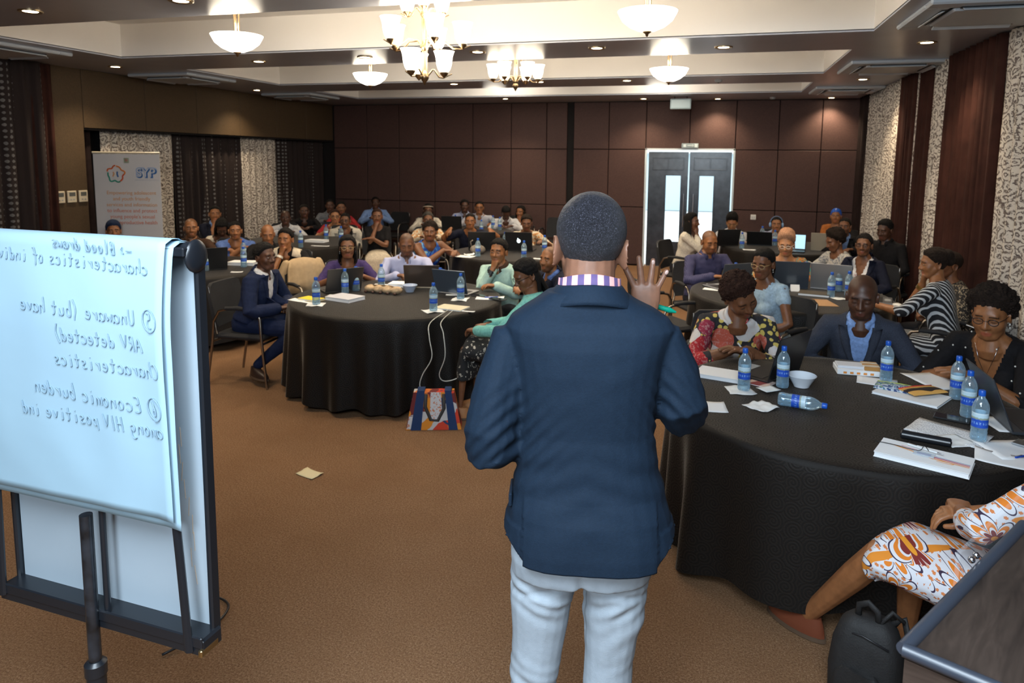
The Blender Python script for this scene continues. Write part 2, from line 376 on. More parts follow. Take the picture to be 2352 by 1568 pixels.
# ------------------------------------------------------------------ ceiling fixtures
WARM=(1,.80,.55)
LENS=emit('lamp_glow',(1,.86,.62),22)
DL=[(-4.95,4.175),(-3.587,4.145),(-7.01,6.966),(-4.993,6.93),(-7.164,9.869),(-3.65,6.872),(-2.36,6.78),(-3.694,9.594),(-2.42,9.55),(-1.166,6.787),(-1.236,9.616),(-.008,6.989),(1.713,7.094),(1.72,10.035),(-3.69,12.10),(-1.314,12.50),(-.073,12.71),(1.737,12.80)]
WHERE=['on the near ceiling beam over the flip chart side, outermost','cut by the top edge of the view near the flip chart','by the side wall above the thermostats','on the beam between the first and second trays, outermost','by the side wall beyond the second air conditioner','above the first small bowl pendant','just beside the big chandelier shades','on the beam behind the big chandelier stem','just beside the small chandelier shades','on the first beam, inward of the near bowl pendant','on the second beam between the small chandelier and bowl pendant','on the first beam, next to the far bowl pendant','in front of the floral curtains near the first air conditioner','in front of the floral curtains near the second air conditioner','nearest the far wall above the back tables','nearest the far wall just before the box sign','nearest the far wall just past the box sign','nearest the far wall by the dark corner curtain']
dm=None
for (x,y),wh in zip(DL,WHERE):
    lb='round recessed downlight '+wh
    if dm is None:
        t=empty('downlight',(x,y,ZC),0,lb,'downlight','recessed downlights')
        b=MB(); b.lathe([(.052,.0),(.050,-.004),(.075,-.010),(.082,-.006),(.082,.0)],28); b.obj('trim_ring',plain('ring_brass',(.55,.42,.25),.3,1),t,40)
        b=MB(); b.lathe([(.0,-.003),(.051,-.003)],24); b.obj('lens',LENS,t); dm=t
    else:
        t=copy_tree(dm); t.location=(x,y,ZC); t['label']=lb
    light('SPOT','downlight_beam',(x,y,ZC-.03),DLW,WARM,spot_size=R(120),spot_blend=.8,shadow_soft_size=.05)
for x,y,w in ((-.06,9.79,'on the second beam near the far bowl pendant'),(.806,12.6,'near the far wall between the last downlights')):
    t=empty('smoke_detector',(x,y,ZC),0,'small dark smoke detector '+w,'detector')
    b=MB(); b.lathe([(.05,0),(.05,-.012),(.035,-.03),(.0,-.034)],20); b.obj('body',GREYP,t,40)
    b=MB(); b.lathe([(.012,-.03),(.010,-.042),(.0,-.043)],10); b.obj('sensor',DARKP,t)
ACM=plain('ac_panel',(.50,.54,.58),.45)
def aircon(x,y,s,label):
    t=empty('air_conditioner',(x,y,ZC),0,label,'air conditioner','ceiling air conditioners')
    b=MB(); h=s/2; z=-.03
    for q in (-1,1):
        b.box((0,q*(h-.08),z/2),(s,.16,.04),bev=.012); b.box((q*(h-.08),0,z/2),(.16,s-.3,.04),bev=.012)
    b.obj('frame',ACM,t)
    b=MB(); b.box((0,0,-.034),(s-.36,s-.36,.03),bev=.012); b.obj('grille',ACM,t)
    for k in range(4):
        a=k*PI/2; c_,s_=math.cos(a),math.sin(a); r=h-.135
        b=MB(); b.box((0,0,-.038),(.035,s-.42,.006)); b.obj('air_slot',GROOVE,t,loc=(r*c_,r*s_,0),rot=(0,0,a))
        b=MB(); b.box((0,0,0),(.055,s-.44,.008),bev=.003); b.obj('flap',ACM,t,loc=((r+.012)*c_,(r+.012)*s_,-.046),rot=(0,R(28),a))
for a in ((1.75,5.72,.95,'nearest ceiling air conditioner above the curtained wall, cut by the frame'),(1.76,8.68,.95,'ceiling air conditioner beside the second tray above the brown curtains'),(1.72,11.35,.9,'farthest ceiling air conditioner above the corner floral curtains'),(-7.02,5.5,.95,'ceiling air conditioner above the lattice curtain beside the first tray'),(-7.02,8.1,.95,'ceiling air conditioner above the recess beside the second tray'),(-7.02,10.9,.95,'ceiling air conditioner near the far wall above the recess')): aircon(*a)
SHADE=NT('glowing_glass'); SHADE.set(Base_Color=(1,.95,.86),Roughness=.4,Emission_Color=(1,.90,.72),Emission_Strength=7.); SHADE=SHADE.m
SHADE2=NT('glowing_tulip'); v=SHADE2.coord('Generated'); s=SHADE2.n('ShaderNodeSeparateXYZ',None,Vector=v)
SHADE2.set(Base_Color=(1,.93,.82),Roughness=.4,Emission_Color=(1,.88,.68),Emission_Strength=SHADE2.n('ShaderNodeMapRange',None,Value=s.outputs[2],i1=0.,i2=.45,i3=1.6,i4=9.)); SHADE2=SHADE2.m
def pendant(x,y,z,label):
    t=empty('bowl_pendant',(x,y,z),0,label,'pendant lamp','bowl pendants')
    pr=[(.012,-.085),(.06,-.078),(.12,-.052),(.17,-.012),(.196,.035),(.203,.05),(.196,.052),(.165,.0),(.115,-.04),(.05,-.066),(.0,-.07)]
    b=MB(); b.lathe(pr,36); b.obj('glass_bowl',SHADE,t,60)
    b=MB(); b.lathe([(.0,-.12),(.008,-.115),(.012,-.10),(.03,-.088),(.03,-.082),(.0,-.08)],16); b.tube([(.03,0,-.085),(.045,.0,-.072),(.05,0,-.05)],.004,6); b.obj('finial',BRONZE,t,50)
    top=ZC+.36-z; b=MB()
    for k in range(3):
        a=k*2*PI/3+.3; c_,s_=math.cos(a),math.sin(a)
        b.tube([(.018*c_,.018*s_,-.07),(.018*c_,.018*s_,.05),(.022*c_,.022*s_,top*.6),(.038*c_,.038*s_,top)],[.005,.006,.008,.012],8)
    b.obj('stem',BRONZE,t,50)
    b=MB(); b.lathe([(.0,top-.03),(.06,top-.022),(.075,top-.002)],20); b.obj('canopy',BRONZE,t,50)
    light('POINT','pendant_bulb',(x,y,z+.12),PENW,(1,.90,.76),shadow_soft_size=.08)
pendant(-3.80,5.0,2.868,'large bowl pendant over the flip chart side, before the big chandelier'); pendant(-.515,5.0,2.905,'large bowl pendant above the standing man')
pendant(-4.05,7.75,2.885,'smaller-looking bowl pendant behind the big chandelier'); pendant(-.555,7.75,2.857,'smaller-looking bowl pendant above the double door')
def chandelier(x,y,tiers,zb,label,hoop=False):
    t=empty('chandelier',(x,y,0),0,label,'chandelier','chandeliers')
    top=ZC+.36
    b=MB(); b.lathe([(.0,zb),(.012,zb+.02),(.03,zb+.05),(.035,zb+.07),(.02,zb+.09),(.016,zb+.12),(.016,zb+.3)],14)
    for k in range(3):
        a=k*2*PI/3; b.tube([(.016*math.cos(a),.016*math.sin(a),zb+.1),(.02*math.cos(a),.02*math.sin(a),top)],.007,6)
    for z,_,_,_ in tiers: b.lathe([(.0,z-.07),(.028,z-.05),(.032,z-.02),(.015,z+.02),(.0,z+.03)],14)
    if hoop:
        for k in range(4):
            a=k*PI/2+.4; c_,s_=math.cos(a),math.sin(a); b.tube([(.02*c_,.02*s_,top-.26),(.05*c_,.05*s_,top-.2),(.065*c_,.065*s_,top-.27),(.06*c_,.06*s_,top-.34)],.006,6)
    b.lathe([(.0,top-.03),(.06,top-.022),(.07,top)],18); b.obj('stem',BRONZE,t,50)
    for z,Rr,n,off in tiers:
        for k in range(n):
            a=off+k*2*PI/n
            b=MB(); b.tube([(.02,0,z-.03),(.06,0,z+.02),(Rr*.5,0,z+.02),(Rr*.75,0,z-.035),(Rr*.95,0,z-.04),(Rr+.06,0,z-.01)],[.007,.007,.006,.006,.006,.004],8)
            b.lathe([(.0,z-.045),(.014,z-.03),(.03,z-.012),(.032,z+.0),(.0,z+.003)],12,c=(Rr,0,0)); b.obj('arm',BRONZE,t,50,rot=(0,0,a))
            b=MB(); b.lathe([(.03,0),(.045,.02),(.057,.06),(.062,.11),(.072,.145),(.078,.155),(.070,.152),(.056,.11),(.05,.06),(.038,.022),(.0,.01)],20); b.obj('glass_shade',SHADE2,t,50,loc=(Rr*math.cos(a),Rr*math.sin(a),z+.0))
    return t
chandelier(-2.161,5.0,[(2.585,.148,3,.2),(2.80,.285,5,.35),(3.04,.15,3,.9)],2.49,'big three-tier chandelier with glowing tulip shades')
chandelier(-2.246,7.75,[(2.84,.25,6,.3)],2.70,'small single-tier chandelier behind the big one',True)
for (x,y,z,e) in ((-2.161,5.0,2.78,CHW),(-2.161,5.0,3.12,CHW),(-2.246,7.75,2.98,CHW*.7),(-3.6,11,3.12,CHW*1.1),(-1.0,11,3.12,CHW*1.1)):  # last two are added fill brightening the third tray, no chandelier hangs there
    light('POINT','chandelier_and_tray_fill',(x+.06,y,z),e,(1,.90,.76),shadow_soft_size=.25)

# ------------------------------------------------------------------ people: shared machinery
class Job:
    """a rough closed mesh that Blender's voxel remesher turns into one continuous skin or cloth"""
    pend=[]
    def __init__(s,mb,vox,it=3,fac=.5): s.mb=mb;s.vox=vox;s.it=it;s.fac=fac; Job.pend.append(s)
    @staticmethod
    def run():
        tmp=[]
        for j in Job.pend:
            me=j.mb.mesh('tmp'); o=link('tmp',me)
            m=o.modifiers.new('r','REMESH'); m.mode='VOXEL'; m.voxel_size=j.vox; m.adaptivity=0
            if j.it: q=o.modifiers.new('s','SMOOTH'); q.iterations=j.it; q.factor=j.fac
            tmp.append(o)
        dg=bpy.context.evaluated_depsgraph_get(); dg.update()
        for j,o in zip(Job.pend,tmp):
            me=o.evaluated_get(dg).data; V=np.empty(len(me.vertices)*3,'f'); me.vertices.foreach_get('co',V)
            N=np.empty(len(me.vertices)*3,'f'); me.vertex_normals.foreach_get('vector',N)
            L=np.empty(len(me.loops),'i'); me.loops.foreach_get('vertex_index',L)
            j.V=V.reshape(-1,3).astype(float); j.N=N.reshape(-1,3).astype(float); j.F=L.reshape(-1,4)
        for o in tmp:
            me=o.data; bpy.data.objects.remove(o); bpy.data.meshes.remove(me)
        Job.pend.clear()
def quick_mesh(name,V,F,mats,smooth=True,attrs=None):
    """numpy straight into a mesh; F is an (n,3|4) array"""
    F=np.asarray(F); k=F.shape[1]; me=bpy.data.meshes.new(name)
    me.vertices.add(len(V)); me.vertices.foreach_set('co',np.asarray(V,'f').ravel())
    me.loops.add(F.size); me.loops.foreach_set('vertex_index',F.ravel().astype('i'))
    me.polygons.add(len(F)); me.polygons.foreach_set('loop_start',np.arange(0,F.size,k,dtype='i'))
    me.update(calc_edges=True)
    for m in (mats if isinstance(mats,(list,tuple)) else [mats]): me.materials.append(m)
    for a,v in (attrs or {}).items(): me.attributes.new(a,'FLOAT','POINT').data.foreach_set('value',np.asarray(v,'f'))
    if smooth: me.shade_smooth()
    return me
def cut_faces(V,F,keep):
    """drop faces with any dropped vertex, compact"""
    F=F[keep[F].all(1)]; u=np.unique(F); m=-np.ones(len(V),int); m[u]=np.arange(len(u)); return V[u],m[F],u
def vnoise(V,s,seed=0):
    """cheap smooth 3-D noise from sines"""
    rs=np.random.RandomState(seed); o=np.zeros(len(V))
    for k in range(5):
        d=rs.randn(3); d/=np.linalg.norm(d); o+=np.sin(V@d*s*(1+.45*k)+rs.rand()*6.28+1.3*np.sin(V@np.roll(d,1)*s*.7))/(1+.5*k)
    return o/2.6
def smin(a,b,k):
    h=np.clip(.5+.5*(b-a)/k,0,1); return b*(1-h)+a*h-k*h*(1-h)
def smax(a,b,k): return -smin(-a,-b,k)
def sd_ell(P,c,r):
    q=(P-np.array(c))/np.array(r); l=np.linalg.norm(q,axis=1); return (l-1)*np.min(r)*(.6+.4*l/(l+1e-6))
def sd_sph(P,c,r): return np.linalg.norm(P-np.array(c),axis=1)-r
def sd_cap(P,a,b,r0,r1=None):
    a=np.array(a);b=np.array(b);r1=r0 if r1 is None else r1; t=np.clip((P-a)@(b-a)/((b-a)@(b-a)),0,1)
    return np.linalg.norm(P-a-np.outer(t,b-a),axis=1)-(r0+(r1-r0)*t)
def head_sdf(P,fem=0,fat=0):
    d=sd_ell(P,(0,-.016,.036),(.075,.094,.082))
    d=smin(d,sd_ell(P,(0,.020,-.030),(.060+.008*fat-.003*fem,.066,.078)),.03)
    d=smin(d,sd_ell(P,(0,.030,-.070),(.046+.012*fat-.005*fem,.05,.042+.004*fat)),.025)
    d=smin(d,sd_sph(P,(0,.066,-.100),.015+.003*fat),.028)
    for s in(-1,1):
        d=smin(d,sd_sph(P,(s*.038,.052,-.030),.024+.004*fat),.03)
        d=smin(d,sd_cap(P,(s*.050,.0,-.045),(s*.030,.055,-.098),.014),.025)
    d=smin(d,sd_cap(P,(-.036,.070,.022),(.036,.070,.022),.011),.022)
    for s in(-1,1): d=smax(d,-sd_ell(P,(s*.031,.098,-.002),(.019,.018,.011)),.016)
    d=smin(d,sd_cap(P,(0,.084,.008),(0,.101,-.032),.007,.0135),.014)
    for s in(-1,1): d=smin(d,sd_sph(P,(s*.014,.092,-.037),.0085),.009)
    for s in(-1,1): d=smin(d,sd_ell(P,(s*.031,.0715,-.001),(.0165,.0135,.0115)),.006)
    up=sd_cap(P,(-.017,.078,-.0685),(.017,.078,-.0685),.0065); up=smin(up,sd_sph(P,(0,.086,-.067),.007),.012)
    lo=sd_cap(P,(-.013,.079,-.080),(.013,.079,-.080),.0085)
    d=smin(d,up,.008); d=smin(d,lo,.008)
    d=smax(d,-sd_cap(P,(-.024,.092,-.0745),(.024,.092,-.0745),.0022),.005)
    return d
_ico={}
def ico(n):
    if n not in _ico:
        bm=bmesh.new(); bmesh.ops.create_icosphere(bm,subdivisions=n,radius=1)
        _ico[n]=(np.array([v.co[:] for v in bm.verts]),np.array([[v.index for v in f.verts] for f in bm.faces])); bm.free()
    return _ico[n]
_heads={}
def head_mesh(fem,fat,n=5):
    k=(fem,fat,n)
    if k in _heads: return _heads[k]
    D,F=ico(n); D=D/np.linalg.norm(D,axis=1)[:,None]; O=np.array([0,.005,-.01])
    R_=np.linspace(.03,.16,66); lo=np.full(len(D),.03)
    for r in R_: 
        m=head_sdf(O+D*r,fem,fat)<0; lo=np.where(m,r,lo)
    hi=lo+.0022
    for _ in range(9):
        mid=(lo+hi)/2; m=head_sdf(O+D*mid[:,None],fem,fat)<0; lo=np.where(m,mid,lo); hi=np.where(m,hi,mid)
    V=O+D*lo[:,None]; _heads[k]=(V,F); return _heads[k]
def ear(mb,s,M=None):
    """rim, bowl and lobe of an ear on side s"""
    a=np.linspace(0,2*PI,18,endpoint=False); Rg=[]
    for rr,x,sc in ((.0,.008,.2),(.0,.006,.55),(.0,.012,.80),(.0,.0165,.93),(.0,.0155,1.0),(.0,.008,1.0),(.0,.0,.8),(.0,-.01,.45)):
        y=np.cos(a)*.0185*sc*(1-.18*np.sin(a)*-1*.5); z=np.sin(a)*.031*sc*(1+0*a); y=y*(1+.22*np.sin(a)); 
        Rg.append(np.stack([np.full(18,x)+.006*np.cos(a)*-1*sc,y-.012*0,z],1))
    V=np.concatenate(Rg); V[:,0]*=s; V=V@np.array(Matrix.Rotation(R(-22*s),3,'Z')).T; V=V@np.array(Matrix.Rotation(R(8),3,'X')).T
    V=V+np.array([s*.0725,-.012,-.012]); F=[]
    for k in range(7):
        for i in range(18):
            j=(i+1)%18; q=(k*18+i,k*18+j,(k+1)*18+j,(k+1)*18+i); F.append(q if s>0 else q[::-1])
    F.append(tuple(range(17,-1,-1)) if s>0 else tuple(range(18))); F.append(tuple(range(7*18,8*18)) if s>0 else tuple(range(8*18-1,7*18-1,-1)))
    mb.add(V,F,0,M)
def hand_mb(pose):
    """right hand: wrist at origin, fingers +Y, palm to -Z, thumb on -X"""
    P=dict(flat=((8,8,6),(5,10,8),(6,12,8),(10,12,10)),relax=((22,28,16),(28,32,18),(32,36,20),(36,38,22)),pen=((42,46,22),(50,54,26),(62,66,34),(68,66,34)),
      fist=((72,82,40),(76,86,44),(78,86,44),(80,84,44)),chin=((50,60,30),(60,74,36),(66,76,38),(68,76,38)),spread=((3,6,4),(-2,5,4),(0,6,4),(5,8,6)))[pose]
    sp={'spread':(26,6,-8,-30)}.get(pose,(5,1,-2,-7)); b=MB()
    sec=[(-.035,.0,.026,.021),(0,0,.027,.019),(.02,0,.033,.019),(.05,0,.040,.017),(.08,0,.042,.0145),(.095,0,.039,.012)]; a=np.linspace(0,2*PI,14,endpoint=False)
    b.rings([np.stack([np.sign(np.cos(a))*abs(np.cos(a))**.8*w,np.full(14,y),np.sin(a)*h],1) for y,_,w,h in sec])
    for i,(x,L,r) in enumerate(((-.031,.072,.0094),(-.0105,.080,.0098),(.0105,.075,.0094),(.030,.059,.0082))):
        p=np.array([x,.090-(.0,.0,.002,.008)[i],.0]); ang=0; pts=[p+np.array([0,-.03,0]),p]; rr=[r*1.1,r*1.12]
        z_=sp[i]
        for c,f,q in zip(P[i],(.45,.30,.25),(1.,.93,.82)):
            ang+=c; d=np.array([-math.sin(R(z_))*math.cos(R(ang)),math.cos(R(z_))*math.cos(R(ang)),-math.sin(R(ang))])
            p=p+d*L*f; pts.append(p); rr.append(r*q)
        b.tube(pts,rr,9,round_=True)
    T={'spread':[(-.02,.02,-.010),(-.034,.048,-.026),(-.018,.070,-.040),(.008,.076,-.046)],'flat':[(-.02,.015,-.004),(-.045,.05,-.012),(-.052,.082,-.016),(-.05,.106,-.018)]}.get(pose,[(-.02,.015,-.006),(-.042,.048,-.022),(-.040,.080,-.034),(-.028,.100,-.040)])
    if pose in('fist','chin'): T=[(-.02,.015,-.008),(-.044,.045,-.024),(-.036,.074,-.046),(-.012,.088,-.056)]
    b.tube(T,[.016,.0135,.0115,.0095],9,round_=True); return b
HANDS={}
def hands_init():
    for p in('flat','relax','pen','fist','chin','spread'): HANDS[p]=hand_mb(p)
hands_init()
def ik(S,T,a,b,hint):
    S=np.array(S,float);T=np.array(T,float); d=T-S; L=np.linalg.norm(d)
    if L>(a+b)*.995: T=S+d/L*(a+b)*.995; d=T-S; L=np.linalg.norm(d)
    u=d/L; x=(a*a-b*b+L*L)/(2*L); h=math.sqrt(max(a*a-x*x,1e-6)); n=np.array(hint,float); n=n-u*n.dot(u); n/=np.linalg.norm(n)+1e-9
    return S+u*x+n*h,T
# ------------------------------------------------------------------ skin, hair, cloth materials
def m_skin(name,col):
    if name in MATS: return MATS[name]
    t=NT(name); v=t.coord(); n=t.noise(v,30,4); lip=t.n('ShaderNodeAttribute',{'attribute_name':'lip'}).outputs['Fac']; br=t.n('ShaderNodeAttribute',{'attribute_name':'brow'}).outputs['Fac']
    c=t.ramp(n,[(.3,tuple(x*.82 for x in col)),(.7,tuple(x*1.15 for x in col))])
    c=t.mix(lip,c,(col[0]*1.05+.03,col[1]*.62+.01,col[2]*.7+.012)); c=t.mix(br,c,(.010,.007,.006))
    t.set(Base_Color=c,Roughness=.46,Subsurface_Weight=.06,Subsurface_Radius=(.02,.008,.005)); t.bump(t.noise(v,420,2),.12,.002); MATS[name]=t.m; return t.m
SK=dict(d=m_skin('skin_deep',(.090,.036,.019)),m=m_skin('skin_brown',(.185,.075,.034)),w=m_skin('skin_warm',(.30,.120,.046)),l=m_skin('skin_light_brown',(.42,.19,.085)))
def m_hair(name,col,sc=130,rough=.8):
    if name in MATS: return MATS[name]
    t=NT(name); v=t.coord(); f=t.noise(v,sc,3,.7); t.set(Base_Color=t.ramp(f,[(.35,tuple(c*.5 for c in col)),(.65,tuple(c*1.6 for c in col))]),Roughness=rough); t.put(t.b.inputs['Specular IOR Level'],.22); t.bump(t.noise(v,sc*1.6,3,.8),.7,.006); MATS[name]=t.m; return t.m
HAIR=dict(k=m_hair('hair_black',(.008,.0065,.006)),b=m_hair('hair_brown_black',(.016,.009,.006)),y=m_hair('hair_blond',(.42,.22,.13)),g=m_hair('hair_greying',(.05,.045,.04)),r=m_hair('hair_auburn',(.030,.012,.007)))
def cloth(name,col,rough=.85,n=.18,ns=60,b=.25,bs=220): return plain(name,col,rough,noise_=n,nscale=ns,bump=b,bscale=bs,spec=.2)
def m_check(name,c1,c2,c3,s=55):
    if name in MATS: return MATS[name]
    t=NT(name); x=t.n('ShaderNodeSeparateXYZ',None,Vector=t.coord()); f=[t.math('GREATER_THAN',t.math('SINE',t.math('MULTIPLY',x.outputs[k],s)),.0) for k in (0,2)]
    t.set(Base_Color=t.mix(f[0],t.mix(f[1],c1,c2),t.mix(f[1],c2,c3)),Roughness=.85); MATS[name]=t.m; return t.m
def m_stripe(name,c1,c2,s=60,axis=2,th=.0,wob=.3,tilt=0):
    if name in MATS: return MATS[name]
    t=NT(name); v=t.coord(rot=(0,tilt,0)); x=t.n('ShaderNodeSeparateXYZ',None,Vector=v); n=t.noise(v,5,2)
    f=t.math('GREATER_THAN',t.math('SINE',t.math('ADD',t.math('MULTIPLY',x.outputs[axis],s),t.math('MULTIPLY',n,wob*20))),th)
    t.set(Base_Color=t.mix(f,c1,c2),Roughness=.85); MATS[name]=t.m; return t.m
def m_blotch(name,stops,s=22,dist=1.,detail=2,vor=False):
    if name in MATS: return MATS[name]
    t=NT(name); v=t.coord(); f=t.noise(v,s,detail,.5,dist=dist) if not vor else t.n('ShaderNodeSeparateColor',None,Color=t.n('ShaderNodeTexVoronoi',None,Vector=t.mix(.08,v,t.noise(v,s*.6,2,.5,'Color')),Scale=s).outputs['Color']).outputs[0]
    t.set(Base_Color=t.ramp(f,stops,'CONSTANT'),Roughness=.85); MATS[name]=t.m; return t.m
EYE=NT('eyeball'); 
_v=EYE.coord(); _x=EYE.n('ShaderNodeSeparateXYZ',None,Vector=_v); _r=EYE.math('SQRT',EYE.math('ADD',EYE.math('POWER',_x.outputs[0],2.),EYE.math('POWER',_x.outputs[2],2.)))
EYE.set(Base_Color=EYE.ramp(_r,[(.0,(.004,.003,.003)),(.0046,(.015,.008,.005)),(.0054,(.55,.50,.46))]),Roughness=.12); EYE=EYE.m
_me=MB().ell((0,0,0),(.0118,.006,.0046),14,8).mesh('eye',EYE,True); EYE_ME=_me
_me=MB().ell((0,0,0),(.0125,.0055,.0013),14,8).mesh('eye',plain('eyelash',(.012,.008,.007),.6),True); EYE_SLIT=_me
def head_local(V,H,A,s): return ((V-H)@A)/s
def hair_line(P):
    """signed height above the hairline, head-local"""
    y=P[:,1]; z=P[:,2]
    zl=np.interp(y,[-.12,-.075,-.045,-.018,.0,.012,.03,.052,.075,.11],[-.072,-.074,-.06,-.03,.010,.024,.044,.072,.084,.090])
    return z-zl
def hair_cap(Vh,Fh,th,noise_amp,seed,ns=120,lift=0,top=0,low=0.,rampw=.022):
    h=hair_line(Vh)+low; k=np.clip(h/(rampw*(1+1.3*np.clip(Vh[:,1]/.06,0,1)*(rampw>.03))),0,1); k=k*k*(3-2*k)
    N=Vh/np.linalg.norm(Vh-np.array([0,0,.01]),axis=1)[:,None]
    n=vnoise(Vh,ns,seed)+.6*vnoise(Vh,ns*2.3,seed+3)
    d=.0012+k*(th+noise_amp*n+top*np.clip(Vh[:,2]/.11,0,1)**2)
    V=Vh+N*d[:,None]; V,F,_=cut_faces(V,Fh,h>-.004); return V,F
def tri_to_mb(mb,V,F,M=None): mb.add(V,[tuple(f) for f in F],0,M)
GEN=[]
def person(label,hx,hy,hz,az=0,haz=None,pitch=0,roll=0,s=.95,skin='m',hair='short',hc='k',fem=0,fat=0,w=1.,belly=0,arms='table',armsL=None,top=None,sleeve='long',neck='collar',
           jacket=None,jopen=.055,bottom=None,glasses=None,eyes='open',res='far',slim=1.,extra=None,lean=0.,L=.47,group='seated audience',legs=True,shoes=None,targets=None,hands=None,pelvis=None,side=0.,name='person'):
    """generator: builds a seated figure whose head centre is at (hx,hy,hz); az 0 faces the camera end of the room"""
    haz=az if haz is None else haz
    d=np.array([math.sin(R(az)),-math.cos(R(az))]); rz=math.atan2(-d[0],d[1])
    head_res=6 if res=='near' else 5
    # local frame: origin on floor below the neck base
    pit=R(pitch); hy_=R(haz-az)
    Hd=np.array([0,.02+.06*math.sin(max(pit,0)),.130*s-.02*math.sin(max(pit,0))])      # neck base to head centre
    N=np.array([0,0,hz])-Hd
    zp=.515 if pelvis is None else pelvis
    dz=N[2]-zp; Lt=max(L*s/.95,dz/math.cos(R(12)) if lean==0 else dz/math.cos(R(lean))); hor=math.sqrt(max(Lt*Lt-dz*dz,0))
    hor=min(hor,.36); PV=np.array([side,N[1]-hor,zp]); Lt=np.linalg.norm(N-PV)
    c_,s_=math.cos(rz),math.sin(rz)
    root=empty(name,(hx,hy,0),rz,label,'person',group)
    Zs=nrm(N-PV); Xs=np.array([1.,0,0]); Xs=nrm(Xs-Zs*Zs.dot(Xs)); Ys=np.cross(Zs,Xs); TM=frame(N,Xs,Ys,Zs)
    A=np.array((Matrix.Rotation(hy_,3,'Z')@Matrix.Rotation(R(roll),3,'Y')@Matrix.Rotation(-pit,3,'X')))
    H=np.array([0,0,hz],float); HM=np.eye(4); HM[:3,:3]=A*s; HM[:3,3]=H
    ws=w*(.88 if fem else 1.)
    sw=.168*ws*slim; bust=.0 if not fem else .032+.02*fat
    def T(p): return TM[:3,:3]@np.array(p)+N
    def torso(mb,inf,lower=-1.,upper=.03):
        a=np.linspace(0,2*PI,20,endpoint=False); ca=np.sign(np.cos(a))*abs(np.cos(a))**.85; sa=np.sign(np.sin(a))*abs(np.sin(a))**.85
        L_=Lt; sec=[(-L_-.09,.168*ws,.09+belly*.6,.12),(-L_*.93,.178*ws,.105+belly,.125),(-L_*.75,.158*ws,.108+belly*1.2,.10),(-L_*.58,.150*ws,.108+belly*.9,.092),(-L_*.42,.160*ws,.112+bust*.5+belly*.4,.10),(-.13,sw*.98,.100+bust*.2,.105),(-.07,sw*.93,.080,.095),(-.035,sw*.72,.066,.082),(-.012,.085*ws+.008,.060,.068),(.03,.058,.052,.056)]
        Rg=[]
        for z,hw,df,db in sec:
            if z<lower*L_ or z>upper: continue
            y=np.where(sa>0,sa*(df+inf),sa*(db+inf)); Rg.append(np.stack([ca*(hw+inf),y,np.full(20,z)],1))
        mb.rings(Rg,M=TM)
        if fem and bust:
            for q in(-1,1): mb.ell((q*.072*ws,.075+belly*.2,-.40*L_-.0),(.062+inf+.012*fat,.05+bust+inf,.065+inf+.01*fat),12,8,M=TM)
    S={q:T((q*sw,0,-.068)) for q in(-1,1)}
    ua,fa=.285*s/.95,.245*s/.95
    pr=armsL or arms
    tg={}
    for q,ar in((1,arms),(-1,pr)):
        tz=.800; hint=(q*.9,-.2,-.7); hp='relax'; fd=None; pn=np.array([0,0,-1.])
        if ar=='table': t=(q*.13,N[1]+.26,tz)
        elif ar=='wide': t=(q*.24,N[1]+.24,tz)
        elif ar=='type': t=(q*.09,N[1]+.30,tz+.01); hp='relax'
        elif ar=='write': t=(q*.05+.03,N[1]+.25,tz); hp='pen' if q>0 else 'flat'
        elif ar=='cross': t=(-q*.08,N[1]+.20+(.03 if q>0 else 0),tz+(.03 if q>0 else .0)); hp='flat'; fd=np.array([-q*1.,.25,0])
        elif ar=='chin': t=H+A@np.array([q*.02,.085,-.165])*s; hint=(q*.5,.35,-1.); hp='chin'; fd=A@np.array([-q*.25,-.1,1.]); pn=A@np.array([-q*.3,-1.,0])
        elif ar=='cheek': t=H+A@np.array([q*.075,.06,-.13])*s; hint=(q*.6,.35,-1.); hp='chin'; fd=A@np.array([-q*.1,-.05,1.]); pn=A@np.array([-q*.9,-.3,0])
        elif ar=='lap': t=(q*.08,PV[1]+.30,.66)
        elif ar=='down': t=(q*.24,PV[1]+.12,.62)
        elif ar=='wing': t=H+A@np.array([q*.30,.05,-.12])*s; hint=(q*1.,.0,-.4); hp='relax'; fd=np.array([q*.5,.4,-.5])
        if targets and q in targets: t=targets[q][:3]; hint=targets[q][3] if len(targets[q])>3 else hint
        if hands and q in hands: hp=hands[q][0]; fd=np.array(hands[q][1],float) if len(hands[q])>1 else fd; pn=np.array(hands[q][2],float) if len(hands[q])>2 else pn
        E,Tt=ik(S[q],t,ua,fa,hint)
        fwd=nrm(Tt-E)
        if fd is None: fd=nrm(fwd*np.array([1,1,.25]))
        fd=nrm(fd); pz=-nrm(pn-fd*fd.dot(pn)); px=np.cross(fd,pz)
        tg[q]=(E,Tt,hp,frame(Tt,px*s*(.92 if fem else 1.),fd*s*(.95 if fem else 1),pz*s))
    k=.9 if fem else 1.; fk=(1+.28*fat)*slim
    def arm_tube(mb,q,inf,stop=1.,start=0.):
        E,Tt=tg[q][0],tg[q][1]; Sx=S[q]; r=np.array([.053,.052,.046,.042,.043,.036,.030])*k*fk+inf
        pts=[Sx+(T((0,0,-.10))-Sx)*.25,Sx,Sx+(E-Sx)*.5,E-(E-Sx)*.04,E+(Tt-E)*.22,E+(Tt-E)*.62,Tt]
        if stop<1:
            n_=int(stop*2)+1 if False else None
            tot=2*stop; P2=[pts[0],pts[1]]; R2=[r[0],r[1]]
            if tot<=1: P2+= [Sx+(E-Sx)*tot*.55,Sx+(E-Sx)*tot]; R2+=[r[2],r[2]+.004]
            else: P2+=pts[2:5]+[E+(Tt-E)*(tot-1)]; R2+=list(r[2:5])+[r[5]+.002]
            pts,r=P2,R2
        mb.tube(pts,list(r),12,round_=True)
    # ---- body
    b=MB(); hm=MB()
